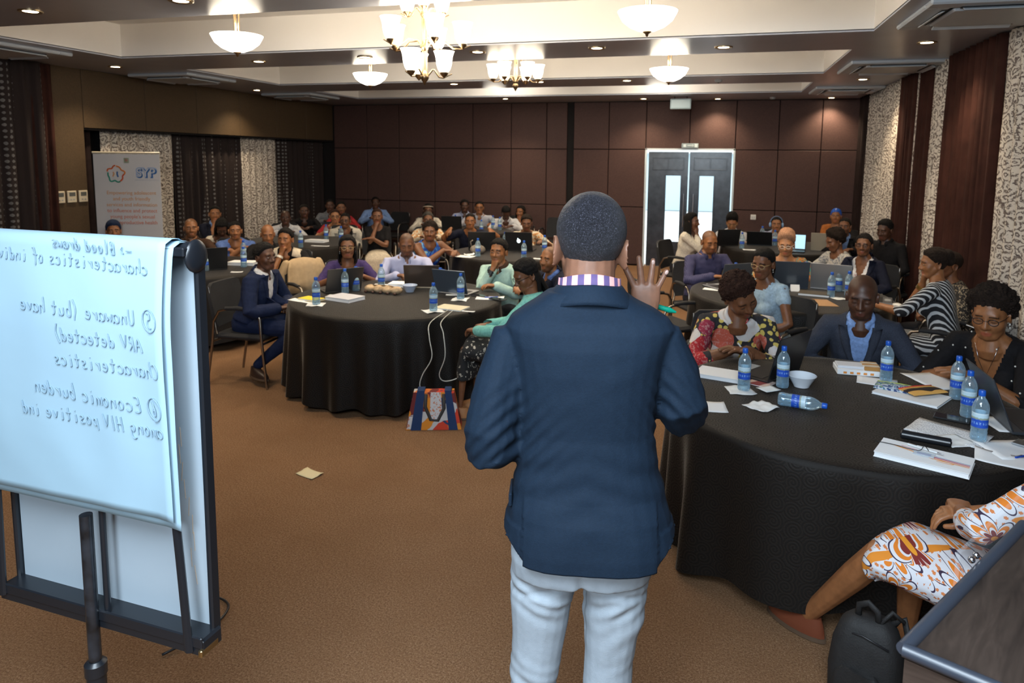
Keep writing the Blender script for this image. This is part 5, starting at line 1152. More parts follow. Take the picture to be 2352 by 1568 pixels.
    for q in(-1,1):     # creases pulling into the bent elbows and the waist
        d=np.linalg.norm(V-(E[q]+np.array([-q*.05,0,.02])),axis=1); w+=.0045*np.exp(-(d/.10)**2)*np.sin((z*1.0+x*q*.9+y*.5)*150)
        arm=np.exp(-((x-q*.19)/.02)**2)*np.exp(-((z-1.38)/.09)**2)*(y<.03); w-=.006*arm
    w+=.002*np.exp(-((z-1.16)/.09)**2)*np.sin((z+.35*np.abs(x))*95)
    V+=jg.N*w[:,None]
    xs=np.abs(V[:,0]-.01); back=V[:,1]<.0
    step=(xs<.163)&back&(V[:,2]<1.13); V[step,1]-=.011*np.clip((1.13-V[step,2])/.05,0,1)
    side=~step&(V[:,2]<1.05)&(xs>.163); V[side]+=np.stack([np.sign(V[side,0])*.004,np.zeros(side.sum()),np.zeros(side.sum())],1)
    hem=np.where((xs<.163)&back,.968,.982+np.clip(xs-.163,0,.1)*.9)
    lowb=(V[:,2]<hem)&(V[:,2]>hem-.0055); V[lowb,2]=hem[lowb]; keep=V[:,2]>hem-1e-6
    V,F,_=cut_faces(V,F,keep)
    jk=link('jacket',quick_mesh('jacket',V,F,NAVY),root); md=jk.modifiers.new('thickness','SOLIDIFY'); md.thickness=.004; md.offset=-1
    # jacket collar folded round the neck
    n=26; a2=np.linspace(R(40),R(-220),n); Rg=[]
    for rx,ry,z,yo in ((.076,.072,1.640,.0),(.078,.076,1.655,-.002),(.083,.080,1.652,-.003),(.098,.088,1.636,-.006),(.112,.096,1.622,-.008),(.122,.100,1.612,-.006)):
        Rg.append(np.stack([np.cos(a2)*rx+.002,np.sin(a2)*ry+yo,z-.03*np.clip(np.sin(a2),0,1)-(.012+.34*max(rx-.08,0))*np.cos(a2)**2],1))
    c=MB(); c.rings(Rg,closed=False); o=c.obj('collar',NAVY,jk,True); o.modifiers.new('thickness','SOLIDIFY').thickness=.003
    # checked shirt collar standing above it
    chk=NT('pink_check'); v=chk.coord('UV'); q_=chk.n('ShaderNodeSeparateXYZ',None,Vector=v); f=[chk.math('GREATER_THAN',chk.math('SINE',chk.math('MULTIPLY',q_.outputs[k],2*PI)),0.) for k in(0,1)]
    chk.set(Base_Color=chk.mix(f[0],chk.mix(f[1],(.78,.36,.34),(.30,.13,.20)),chk.mix(f[1],(.10,.065,.17),(.03,.045,.13))),Roughness=.8)
    c=MB(); Rg=[];uv=[]; zs=((1.640,.074),(1.660,.0735),(1.678,.072),(1.680,.0745),(1.655,.0765),(1.62,.084))
    for k,(z,r) in enumerate(zs): Rg.append(np.stack([np.cos(a2)*r*1.03+.002,np.sin(a2)*r*.97,z-.035*np.clip(np.sin(a2),0,1)-.020*np.cos(a2)**2],1)); uv+= [(t_*11,k*.5) for t_ in np.linspace(0,1,n)]
    c.rings(Rg,closed=False); me=c.mesh('shirt_collar',chk.m,True); u=me.uv_layers.new(name='UVMap'); li=np.zeros(len(me.loops),int); me.loops.foreach_get('vertex_index',li); u.data.foreach_set('uv',np.array(uv)[li].ravel()); link('shirt_collar',me,root)
    # pocket flap edge on the side seam
    c=MB(); c.box((-.186,-.02,1.105),(.008,.09,.035),bev=.003); c.obj('pocket_flap',NAVY,jk)
    # trousers with seat fold and diagonal creases
    V=jt.V.copy(); x,y,z=V.T; w=vnoise(V*np.array([1,1,1.4]),20,8)*.003
    for lx in(-.105,.085):
        sgn=np.sign(lx); near=np.exp(-((x-lx)/.10)**2)
        ph=(z*1.0+(x-lx)*sgn*-.55)
        w+=near*(.0036*np.sin(ph*62+1.3*np.sin(x*40)+2*vnoise(V,7,int(lx*100)+50))+.0024*np.sin(ph*118+2*np.sin(z*30)+3*vnoise(V,9,21)))*(.5+.5*np.sin(z*17+x*9))*np.clip((.93-z)/.06,0,1)
    w-=.010*np.exp(-((x+.008)/.012)**2)*(y<0)*np.clip((1.0-z)/.1,0,1)
    w-=.006*np.exp(-((z-(.895-.25*np.abs(x)))/.010)**2)*(y<0)
    V+=jt.N*w[:,None]; link('trousers',quick_mesh('trousers',V,jt.F,CHINO),root)
    for an,f in (((-.15,-.01,.085),(-.15,1,0)),((.06,-.01,.085),(.12,1,0))): shoe(root,np.array(an),nrm(f),plain('brown_leather',(.10,.035,.018),.35))
    # close-cropped hair, fading at the nape
    Vh,Fh=head_mesh(0,0,6); h=hair_line(Vh)+.006; k=np.clip(h/.034,0,1); nn=Vh/np.linalg.norm(Vh-np.array([0,0,.01]),axis=1)[:,None]
    Vc,Fc,us=cut_faces(Vh+nn*(.0010+.0092*k**.8+.0006*vnoise(Vh,500,2))[:,None],Fh,h>-.010); fade=np.clip((h+.008)/.040,0,1)[us]
    hm=NT('cropped_hair'); v=hm.coord(); nz=hm.noise(v,300,3,.8); n2=hm.noise(v,800,2,.7); fa=hm.n('ShaderNodeAttribute',{'attribute_name':'fade'}).outputs['Fac']
    hm.set(Base_Color=hm.ramp(nz,[(.36,(.006,.006,.008)),(.56,(.026,.026,.036)),(.66,(.13,.13,.17)),(.75,(.30,.30,.36))]),Roughness=.5,Alpha=hm.math('LESS_THAN',hm.noise(v,420,2,.8),hm.math('ADD',.30,hm.math('MULTIPLY',fa,.60)))); hm.put(hm.b.inputs['Specular IOR Level'],.5); hm.bump(n2,1.,.006)  # pale blue-grey speckle is flash glint painted into the hair colour
    V4=(np.c_[Vc,np.ones(len(Vc))]@HM.T)[:,:3]; link('hair',quick_mesh('hair',V4,Fc,hm.m,True,dict(fade=fade)),root)
    # nails on the raised hand
    hd=HANDS['spread']; nm=plain('nail',(.50,.33,.28),.3)
    fd=nrm([-.02,.06,1]); pz=-nrm(np.array([0,1.,0])-fd*fd[1]); px=np.cross(fd,pz); HF=frame(Wt[1],px,fd*1.02,pz)
    for (bx,L,r,ang,sp_,off) in ((-.031,.072,.0094,13,26,0),(-.0105,.080,.0098,7,6,0),(.0105,.075,.0094,10,-8,.002),(.030,.059,.0082,18,-30,.008)):
        d=np.array([-math.sin(R(sp_)),math.cos(R(sp_)),-.06]); tip=np.array([bx,.090-off,0])+d*L*.93; M_=np.eye(4); M_[:3,:3]=np.array(Matrix.Rotation(R(sp_),3,'Z')); M_[:3,3]=tip+np.array([0,0,r*.70])
        nb_=MB(); nb_.ell((0,0,0),(.0052,.0075,.0022),10,6,M=HF@M_); nb_.obj('nail',nm,root,True)
    yield root
GEN.append(presenter())
mk=empty('marker_pen',(0,0,0),0,'green marker pen held behind the raised hand of the standing man','marker','marker pens')
GRN=plain('marker_green',(.0,.26,.17),.35)
P0=np.array([PX0,PY0,0]); RM=rzv(PRZ)
def PL(p): return RM@np.array(p,float)+P0
p,q=PL((.105,.262,1.566)),PL((.262,.262,1.520))
b=MB(); b.tube([p,p+(q-p)*.25,p+(q-p)*.26,p+(q-p)*.82],[.0085,.0085,.0075,.0075],12); b.obj('barrel',GRN,mk,50)
b=MB(); b.tube([p+(q-p)*.82,p+(q-p)*.88,q],[.0085,.0085,.003],12); b.obj('cap',GRN,mk,50)
# ------------------------------------------------------------------ flip chart in front
fc=empty('flip_chart',(-1.53,1.37,0),R(-3),'black-framed white flip chart stand with paper hanging over its back','flip chart')
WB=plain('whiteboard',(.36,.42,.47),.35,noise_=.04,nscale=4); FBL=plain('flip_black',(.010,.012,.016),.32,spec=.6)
def fl(x,y,z): return np.array([x,y,z])
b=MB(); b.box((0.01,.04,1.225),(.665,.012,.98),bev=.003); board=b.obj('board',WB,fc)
for nm,c,d in (('frame_edge',(.346,.035,1.235),(.014,.03,1.0)),('frame_edge',(-.330,.035,1.235),(.014,.03,1.0))): b=MB(); b.box(c,d,bev=.004); b.obj(nm,FBL,fc)
b=MB(); b.box((.01,.01,.745),(.70,.07,.045),bev=.006); b.box((.01,-.024,.762),(.70,.008,.03),bev=.003); b.obj('pen_tray',FBL,fc); b=MB(); b.box((.355,.0,.735),(.012,.06,.02),bev=.003); b.obj('end_cap',plain('cap_brass',(.5,.38,.2),.3,1),fc)
b=MB(); b.tube([(-.335,.02,1.728),(.352,.02,1.728)],.021,14); b.box((.31,-.012,1.728),(.09,.02,.022),bev=.003); b.obj('clamp_bar',FBL,fc,50); b=MB(); b.ell((.352,.02,1.715),(.012,.035,.04),14,10); b.obj('clamp_end',FBL,fc,True)
b=MB(); b.tube([(.015,-.035,1.04),(.015,-.035,.60)],.0155,14); b.obj('pole',plain('pole_black',(.012,.014,.018),.3,noise_=.9,nscale=18,spec=.7),fc,50)
b=MB(); b.lathe([(.0235,.05),(.0235,.60),(.027,.602),(.027,.632),(.018,.640),(.0,.64)],18,c=(.015,-.035,0)); b.obj('sleeve',FBL,fc,40)
b=MB(); b.tube([(.045,-.014,1.05),(.045,-.014,.75)],.008,8); b.obj('guide_rod',FBL,fc,50)
for x0,x1,z0,z1 in ((.285,.322,1.20,.735),(-.318,-.322,1.20,.745)): b=MB(); b.tube([(x0,-.022,z0),((x0+x1)/2,-.024,(z0+z1)/2),(x1,-.028,z1)],.0085,8,flat=1.4); b.obj('strut',FBL,fc,40)
for k in range(3):
    a=k*2*PI/3+.5; b=MB(); b.tube([(.015,-.035,.30),(.015+.30*math.cos(a),-.035+.30*math.sin(a),.02)],.011,8); b.obj('leg',FBL,fc,40)
# marks on the board
b=MB(); rs=np.random.RandomState(4)
for i in range(9):
    x=.265+.02*rs.randn()*.5+.004*i; z=1.28-.045*i; b.tube([(x,.0335,z),(x+.004*rs.randn(),.0335,z-.05)],.0016,4,flat=.3)
o=b.obj('scuff',plain('scuff_brown',(.40,.30,.22),.7),board); o['kind']='stuff'
# sheets flipped over the top: two hang behind the top one
def sheet(x0,x1,ztop,zbot,yo,mat,name,seed,amp=.006,slant=0.):
    n=28;m=40;V=[];UV=[]
    for j in range(m):
        t=j/(m-1)
        if t<.08: q=t/.08; y=.03*(1-q)*1.0-.03*q; z=ztop+.012*math.sin(q*PI)+.004
        else: q=(t-.08)/.92; y=-.03-.02*math.sin(min(q*3,1)*PI/2)+.010*q; z=ztop+(zbot-ztop)*q
        for i in range(n):
            u=i/(n-1); x=x0+(x1-x0)*u; w=vnoise(np.array([[x*1.2,z*.7,seed]]),7,seed)[0]*.5+.5*vnoise(np.array([[x*2+z,z*1.2-x,seed]]),9,seed+2)[0]
            V.append((x,y-yo-amp*w*min(1,t*3)-.010*(u>.93)*(u-.93)*10*t,z-slant*u*(t>.5)*(t-.5)*2)); UV.append((u,t))
    F=[(j*n+i,j*n+i+1,(j+1)*n+i+1,(j+1)*n+i) for j in range(m-1) for i in range(n-1)]
    b=MB(); b.add(V,F); o=b.obj(name,mat,fp,True); md=o.modifiers.new('thickness','SOLIDIFY'); md.thickness=.0005; return np.array(V).reshape(m,n,3)
fp=empty('paper_pad',(-1.505,1.37,0),R(-3),'large flip chart sheets folded over the back with mirrored handwriting showing through','paper')
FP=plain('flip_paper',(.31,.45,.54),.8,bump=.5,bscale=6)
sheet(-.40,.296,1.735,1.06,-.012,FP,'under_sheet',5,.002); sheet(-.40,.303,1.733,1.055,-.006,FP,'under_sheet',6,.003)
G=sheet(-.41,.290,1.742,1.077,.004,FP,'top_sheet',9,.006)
# handwriting: single-stroke letters, mirrored as they show through the sheet
ST={'a':[[(.8,.55),(.5,.7),(.15,.5),(.2,.1),(.5,.0),(.8,.25),(.82,.7),(.8,.1),(.95,.0)]],'b':[[(.2,1.3),(.18,.0),(.5,.0),(.8,.25),(.7,.6),(.4,.65),(.2,.4)]],'c':[[(.8,.55),(.5,.7),(.2,.45),(.25,.1),(.55,.0),(.85,.15)]],'d':[[(.8,.5),(.45,.65),(.2,.35),(.35,.0),(.7,.1),(.82,1.3),(.85,.0)]],'e':[[(.2,.35),(.75,.4),(.65,.68),(.35,.65),(.18,.3),(.4,.0),(.85,.12)]],'f':[[(.75,1.2),(.5,1.3),(.4,.9),(.38,-.2)],[(.15,.65),(.7,.7)]],'g':[[(.8,.55),(.45,.7),(.2,.4),(.45,.1),(.8,.5),(.75,-.3),(.4,-.45),(.15,-.3)]],'h':[[(.2,1.3),(.2,.0),(.25,.45),(.55,.68),(.75,.5),(.78,.0)]],'i':[[(.4,.65),(.4,.05),(.6,.0)],[(.42,.95),(.44,.98)]],'k':[[(.2,1.3),(.2,.0)],[(.75,.65),(.22,.3),(.8,.0)]],'l':[[(.4,1.3),(.4,.05),(.6,.0)]],'m':[[(.1,.65),(.1,.0),(.15,.45),(.35,.65),(.45,.0),(.5,.45),(.75,.65),(.85,.0)]],'n':[[(.2,.65),(.2,.0),(.25,.45),(.55,.68),(.75,.4),(.8,.0)]],'o':[[(.5,.7),(.2,.45),(.3,.05),(.65,.0),(.82,.4),(.5,.7)]],'p':[[(.2,.65),(.2,-.45),(.2,.4),(.5,.68),(.8,.4),(.5,.05),(.22,.15)]],'q':[[(.8,.6),(.4,.65),(.2,.3),(.5,.05),(.8,.4),(.8,-.45)]],'r':[[(.25,.65),(.25,.0),(.3,.45),(.7,.65)]],'s':[[(.75,.6),(.4,.68),(.3,.45),(.7,.25),(.6,.0),(.2,.08)]],'t':[[(.45,1.1),(.42,.1),(.7,.0)],[(.15,.7),(.75,.72)]],'u':[[(.2,.65),(.22,.1),(.5,.0),(.75,.2),(.78,.65),(.8,.0)]],'v':[[(.15,.65),(.45,.0),(.8,.68)]],'w':[[(.1,.65),(.25,.0),(.5,.5),(.7,.0),(.9,.68)]],'A':[[(.05,.0),(.45,1.2),(.85,.0)],[(.2,.45),(.7,.45)]],'R':[[(.2,.0),(.2,1.2),(.7,1.1),(.7,.7),(.2,.6),(.8,.0)]],'V':[[(.1,1.2),(.45,.0),(.85,1.2)]],'U':[[(.15,1.2),(.18,.2),(.5,.0),(.8,.2),(.82,1.2)]],'E':[[(.8,1.15),(.3,1.2),(.2,.65),(.6,.65)],[(.2,.65),(.15,.1),(.5,.0),(.85,.1)]],'H':[[(.15,1.2),(.15,.0)],[(.8,1.2),(.8,.0)],[(.15,.6),(.8,.6)]],'I':[[(.4,1.2),(.4,.0)]],'B':[[(.2,.0),(.2,1.2),(.65,1.1),(.6,.7),(.2,.62),(.75,.45),(.7,.05),(.2,.0)]],'C':[[(.85,1.0),(.5,1.2),(.15,.6),(.4,.0),(.85,.15)]],'(':[[(.7,1.4),(.35,.7),(.7,-.2)]],')':[[(.3,1.4),(.65,.7),(.3,-.2)]],'5':[[(.75,1.1),(.3,1.1),(.28,.65),(.7,.6),(.7,.1),(.25,.0)]],'6':[[(.7,1.15),(.25,.6),(.3,.05),(.7,.05),(.7,.5),(.3,.5)]],'7':[[(.15,1.1),(.8,1.1),(.4,.0)]],'-':[[(.1,.5),(.9,.5)]],'>':[[(.5,.8),(.9,.5),(.5,.2)]]}
from math import cos,sin
def write(lines,right,ink):
    rs=np.random.RandomState(1)
    def surf(x,z):
        D=(G[:,:,0]-x)**2+(G[:,:,2]-z)**2; j,i=np.unravel_index(D[5:].argmin(),D[5:].shape); return G[j+5,i,1]-.0032
    for ln,(txt,z0,x_off,h,slope) in enumerate(lines):
        b=MB(); x=right-x_off
        for ch in txt:
            if ch==' ': x-=h*.40; continue
            ring=ch in '⑤⑥'; c={'⑤':'5','⑥':'6'}.get(ch,ch)
            strokes=list(ST.get(c,[[(.2,.0),(.7,.6)]]))
            if ring: strokes=strokes+[[(.45+.85*cos(t),.55+.85*sin(t)) for t in np.linspace(0,2*PI,15)]]
            wd=h*.54*(2.2 if ring else 1)
            for st in strokes:
                P=np.array(st,float)
                if len(P)>2:
                    t=np.linspace(0,len(P)-1,len(P)*3-2); P=np.stack([np.interp(t,range(len(P)),P[:,k]) for k in(0,1)],1); P[1:-1]=(P[:-2]+2*P[1:-1]+P[2:])/4
                pts=[]
                for px_,pz_ in P:
                    X=x-px_*h*.54-(.30*h if ring else 0)-.10*h*pz_; Z=z0+pz_*h*.72+slope*(right-X)+.002*rs.randn()*h; pts.append((X,surf(X,Z),Z))
                if len(pts)>1: b.tube(pts,.0015,5)
            x-=wd*(.92+.1*rs.rand())
        o=b.obj('handwriting',ink,fp); o['kind']='stuff'; o['label']='mirrored handwritten line reading '+txt.replace('⑤','5').replace('⑥','6')
INK=plain('faded_ink',(.21,.31,.39),.8)
write([('-> Blood draws',1.708,.10,.036,.05),('characteristics of individuals',1.672,.05,.040,.03),('⑤ Unaware (but have',1.550,.02,.043,.03),('ARV detected)',1.490,.07,.042,.02),('Characteristics',1.430,.02,.043,.01),('⑥ Economic burden',1.335,.02,.045,.045),('among HIV positive ind',1.285,.02,.042,.015)],.298,INK)
# ------------------------------------------------------------------ roll-up banner by the wall
bn=empty('rollup_banner',(-6.88,6.92,0),math.atan2(-6.88,-6.92)*-1*0+math.atan2(.765,.217)*0+math.atan2(.217,.765),'white roll-up banner with ring logo and orange text against the recess curtains','banner')
b=MB(); b.box((0,0,1.03),(.80,.004,1.86)); b.obj('sheet',plain('banner_white',(.66,.65,.66),.6),bn); b=MB(); b.box((0,0,1.975),(.82,.022,.025),bev=.006); b.obj('top_rail',plain('rail_cream',(.62,.55,.42),.4),bn); b=MB(); b.box((0,0,.055),(.86,.16,.09),bev=.02); b.obj('base',GREYP,bn)
b=MB(); b.tube([(0,.03,.09),(0,.02,1.97)],.009,8); b.obj('pole',GREYP,bn)
def text(t,size,x,z,mat,name,parent,y=-.0045,align='CENTER',bold=0,ext=.0006):
    cu=bpy.data.curves.new('t','FONT'); cu.body=t; cu.size=size; cu.align_x=align; cu.extrude=ext; cu.offset=bold; o=bpy.data.objects.new('t',cu); COL.objects.link(o)
    dg=bpy.context.evaluated_depsgraph_get(); me=bpy.data.meshes.new_from_object(o.evaluated_get(dg)); bpy.data.objects.remove(o); me.materials.clear(); me.materials.append(mat); q=link(name,me,parent,(x,y,z),(R(90),0,0)); q['kind']='stuff'; return q
OR1=plain('print_orange',(.70,.34,.13),.6); OR2=plain('print_red_orange',(.66,.20,.11),.6); BL1=plain('print_blue',(.03,.13,.36),.6); BL2=plain('print_pale_blue',(.36,.46,.66),.6)
for i,(t,m) in enumerate((('Empowering adolescent',OR1),('and youth friendly',OR1),('services and information',OR1),('to influence and protect',OR2),("young people's sexual",OR2),('and reproductive health',OR2))): text(t,.062,.04,1.475-i*.072,m,'printed_line',bn)
text('SYP',.155,.235,1.685,BL2,'logo_letters',bn,-.0040,bold=.012); text('SYP',.150,.240,1.680,BL1,'logo_letters',bn,-.0050,bold=.004); 
text('SYP',.146,.229,1.690,plain('banner_white',(.66,.65,.66),.6),'logo_letters',bn,-.0056,bold=-.001)
rs=np.random.RandomState(2); aa=np.linspace(0,2*PI,61); rad=.098+.010*np.sin(aa*5+.5)+.006*np.sin(aa*8)
for a0,a1,m in ((0,14,plain('print_orange_bright',(.72,.20,.03),.6)),(15,27,plain('print_red',(.68,.13,.03),.6)),(28,50,plain('print_green',(.03,.28,.20),.6)),(50,60,plain('print_red2',(.68,.10,.03),.6))):
    b=MB(); b.tube([(-.135+cos(aa[k])*rad[k],-.0055,1.72+sin(aa[k])*rad[k]*.95) for k in range(a0,a1+1)],.0095,6,flat=.3,up=(0,1,0)); b.obj('logo_ring',m,bn)
b=MB(); b.tube([(-.165,-.0055,1.745),(-.155,-.0055,1.725),(-.170,-.0055,1.69)],.008,6,flat=.3,up=(0,1,0)); b.obj('logo_figure',OR1,bn); b=MB(); b.tube([(-.115,-.0055,1.75),(-.118,-.0055,1.72),(-.108,-.0055,1.685)],.009,6,flat=.3,up=(0,1,0)); b.obj('logo_figure',BL1,bn)
b=MB(); b.box((0,-.004,1.885),(.06,.003,.06),bev=.001); b.obj('emblem',plain('emblem_green',(.28,.34,.24),.6),bn); b=MB(); b.ell((0,-.0065,1.887),(.018,.002,.018),12,6); b.obj('emblem_disc',plain('emblem_red',(.40,.20,.17),.6),bn)
text('SAFEGUARD YOUNG PEOPLE',.022,.235,1.645,plain('print_pale',(.52,.53,.58),.6),'printed_line',bn)
# ------------------------------------------------------------------ lectern, backpack, tote, fallen paper
WOOD=NT('dark_walnut'); _v=WOOD.coord(scale=(3,3,22)); WOOD.set(Base_Color=WOOD.ramp(WOOD.noise(_v,1.6,5,.65,dist=.6),[(.3,(.020,.013,.010)),(.55,(.050,.033,.026)),(.75,(.085,.058,.046))]),Roughness=.38); WOOD=WOOD.m
WOODT=NT('top_walnut'); _v=WOODT.coord(scale=(22,3,3)); WOODT.set(Base_Color=WOODT.ramp(WOODT.noise(_v,1.6,5,.65,dist=.6),[(.3,(.016,.011,.009)),(.55,(.035,.024,.019)),(.75,(.058,.040,.032))]),Roughness=.42); WOODT=WOODT.m
EDGE=plain('edge_strip',(.030,.036,.050),.34,spec=.6)
LA=np.array([.336,1.24]); u_=nrm([.575,.818]); v_=nrm([.90,-.436]); LRZ=math.atan2(v_[1],v_[0])
le=empty('lectern',(LA[0],LA[1],0),LRZ,'dark walnut lectern with slanted top at the corner, cut by the frame','lectern')
ul=np.array([u_@v_,u_@np.array([-v_[1],v_[0]])])      # far direction in local axes
W_,D_=.62,.62
def lp(a,c,z): return (a+ul[0]*c,ul[1]*c,z)
def prism(mb,a0,a1,c0,c1,zf): 
    P=[lp(a0,c0,0),lp(a1,c0,0),lp(a1,c1,0),lp(a0,c1,0)]; C=[(a0,c0),(a1,c0),(a1,c1),(a0,c1)]; V=[(p[0],p[1],zf[0](c)) for p,(a,c) in zip(P,C)]+[(p[0],p[1],zf[1](c)) for p,(a,c) in zip(P,C)]
    mb.add(V,[(0,3,2,1),(4,5,6,7),(0,1,5,4),(1,2,6,5),(2,3,7,6),(3,0,4,7)])
top=lambda c:1.143+.02*c
b=MB(); prism(b,.0,W_,.0,.022,(lambda c:.02,lambda c:top(c)-.03)); b.obj('front_panel',WOOD,le)
b=MB(); prism(b,.0,.022,.024,D_,(lambda c:.02,lambda c:top(c)-.03)); b.obj('side_panel',WOOD,le)
b=MB(); prism(b,W_-.022,W_,.024,D_,(lambda c:.02,lambda c:top(c)-.03)); b.obj('side_panel',WOOD,le)
b=MB(); prism(b,.0,W_,.0,D_,(lambda c:top(c)-.028,lambda c:top(c)-.012)); b.obj('top_board',WOODT,le)
b=MB(); b.tube([lp(-.002,-.002,top(0)-.012),lp(W_,-.002,top(0)-.012)],.012,12); b.obj('edge_trim',EDGE,le,60); b=MB(); b.tube([lp(-.002,-.002,top(0)-.012),lp(-.002,D_,top(D_)-.012)],.012,12); b.obj('edge_trim',EDGE,le,60)
CLEAR=NT('clear_acrylic'); CLEAR.set(Base_Color=(.85,.92,1),Roughness=.05,Alpha=.07); CLEAR=CLEAR.m
b=MB(); prism(b,-.03,-.022,.30,D_+.1,(lambda c:top(c)-.05,lambda c:top(c)+.035)); b.obj('acrylic_guard',CLEAR,le)
for c in (.36,.385): b=MB(); q=lp(-.02,c,top(c)+.0); b.ell(q,(.007,.007,.007),10,6); b.obj('guard_bolt',CHROME,le,True)
bpk=empty('backpack',(.575,2.56,0),-.5,'black backpack on the floor between the lectern and the orange dress','bag'); bpk.scale=(.68,.68,.80)
BP=plain('bag_black',(.012,.011,.011),.7,noise_=.25,nscale=25,bump=.3,bscale=120)
b=MB(); a=np.linspace(0,2*PI,20,endpoint=False); ca=np.sign(np.cos(a))*abs(np.cos(a))**.6; sa=np.sign(np.sin(a))*abs(np.sin(a))**.6; Rg=[]
for z,w,d in((.005,.15,.09),(.05,.17,.11),(.20,.175,.115),(.33,.16,.10),(.41,.13,.08),(.45,.085,.05)): Rg.append(np.stack([ca*w,sa*d+.015*np.sin(ca*2),np.full(20,z)],1))
b.rings(Rg); b.obj('body',BP,bpk,60); b=MB(); b.rings([np.stack([ca*w,sa*.03-.115,np.full(20,z)],1) for z,w in((.03,.11),(.10,.13),(.20,.12),(.24,.08))]); b.obj('pocket',BP,bpk,60)
b=MB(); b.tube([(-.05,-.02,.44),(-.045,-.03,.50),(0,-.03,.525),(.045,-.03,.50),(.05,-.02,.44)],.011,8,flat=1.5); b.obj('top_handle',BP,bpk,True); b=MB(); b.tube([(.09,.05,.42),(.14,.08,.46),(.18,.06,.36),(.17,.03,.2)],.014,8,flat=1.6); b.obj('shoulder_strap',BP,bpk,True)
b=MB(); b.tube([(-.12,-.075,.37),(0,-.10,.40),(.12,-.075,.37)],.005,6); b.obj('zip',DARKP,bpk,True); b=MB(); b.tube([(.06,-.02,.45),(.10,.02,.50),(.15,.05,.46)],.010,8); b.obj('buckle_strap',BP,bpk,True)
TOT=NT('tote_print'); _v=TOT.coord(); _c=TOT.n('ShaderNodeSeparateColor',None,Color=TOT.n('ShaderNodeTexVoronoi',None,Vector=TOT.mix(.1,_v,TOT.noise(_v,9,2,.5,'Color')),Scale=11.).outputs['Color']).outputs[0]; TOT.set(Base_Color=TOT.ramp(_c,[(0,(.60,.05,.02)),(.22,(.70,.24,.02)),(.42,(.16,.02,.02)),(.58,(.55,.52,.50)),(.80,(.62,.16,.03)),(.92,(.03,.05,.12))],'CONSTANT'),Roughness=.85); TOT=TOT.m
TOW=NT('tote_pale_print'); _v=TOW.coord(); TOW.set(Base_Color=TOW.ramp(TOW.noise(_v,60,3,.6),[(.42,(.60,.58,.58)),(.58,(.55,.20,.10))],'CONSTANT'),Roughness=.85); TOW=TOW.m
tt=empty('tote_bag',(-1.93,4.60,0),R(19),'patterned tote bag with navy bands on the floor by the purse table','bag'); TB=plain('tote_navy',(.012,.035,.11),.85)
def trap(mb,x0,x1,y0,y1,z0,z1): # front face slopes back towards the top, width tapers
    f=lambda x,z: x*(1-.27*z/.27)
    P=[(f(x0,z0),y0(z0),z0),(f(x1,z0),y0(z0),z0),(f(x1,z1),y0(z1),z1),(f(x0,z1),y0(z1),z1)]; Q=[(p[0],y1(p[2]),p[2]) for p in P]; mb.add(P+Q,[(0,1,2,3),(7,6,5,4),(0,4,5,1),(1,5,6,2),(2,6,7,3),(3,7,4,0)])
yf=lambda z:-.075+.11*z; yb=lambda z:.075-.11*z
b=MB(); trap(b,-.20,.20,yf,yb,.002,.27); b.obj('body',TOT,tt)
for x0,x1 in((-.165,-.09),(.11,.175)): b=MB(); trap(b,x0,x1,lambda z:yf(z)-.004,lambda z:yb(z)+.004,.002,.285); b.obj('navy_band',TB,tt)
b=MB(); trap(b,-.03,.07,lambda z:yf(z)-.003,lambda z:yf(z),.08,.272); b.obj('pale_panel',TOW,tt); b=MB(); trap(b,-.195,-.165,lambda z:yf(z)-.003,lambda z:yf(z),.01,.1); b.obj('pale_panel',TOW,tt)
for s_ in(-1,1): b=MB(); b.tube([(-.055,s_*.048,.26),(-.06,s_*.062,.17),(-.02,s_*.068,.075),(.03,s_*.068,.07),(.075,s_*.062,.16),(.07,s_*.046,.26)],.009,8,flat=1.4); b.obj('strap',plain('tote_strap',(.035,.03,.028),.7),tt,True)
paper(-2.36,3.645,.145,.095,-.28,'yellowish paper lying alone on the carpet',plain('paper_yellow',(.66,.58,.36),.85),.003,.008)
cable([(-2.02,2.07,.01),(-1.95,2.20,.02),(-1.93,2.32,.03),(-2.0,2.42,.012),(-2.15,2.45,.01)],'thin black cable loop on the carpet at the frame edge',DARKP,.005)

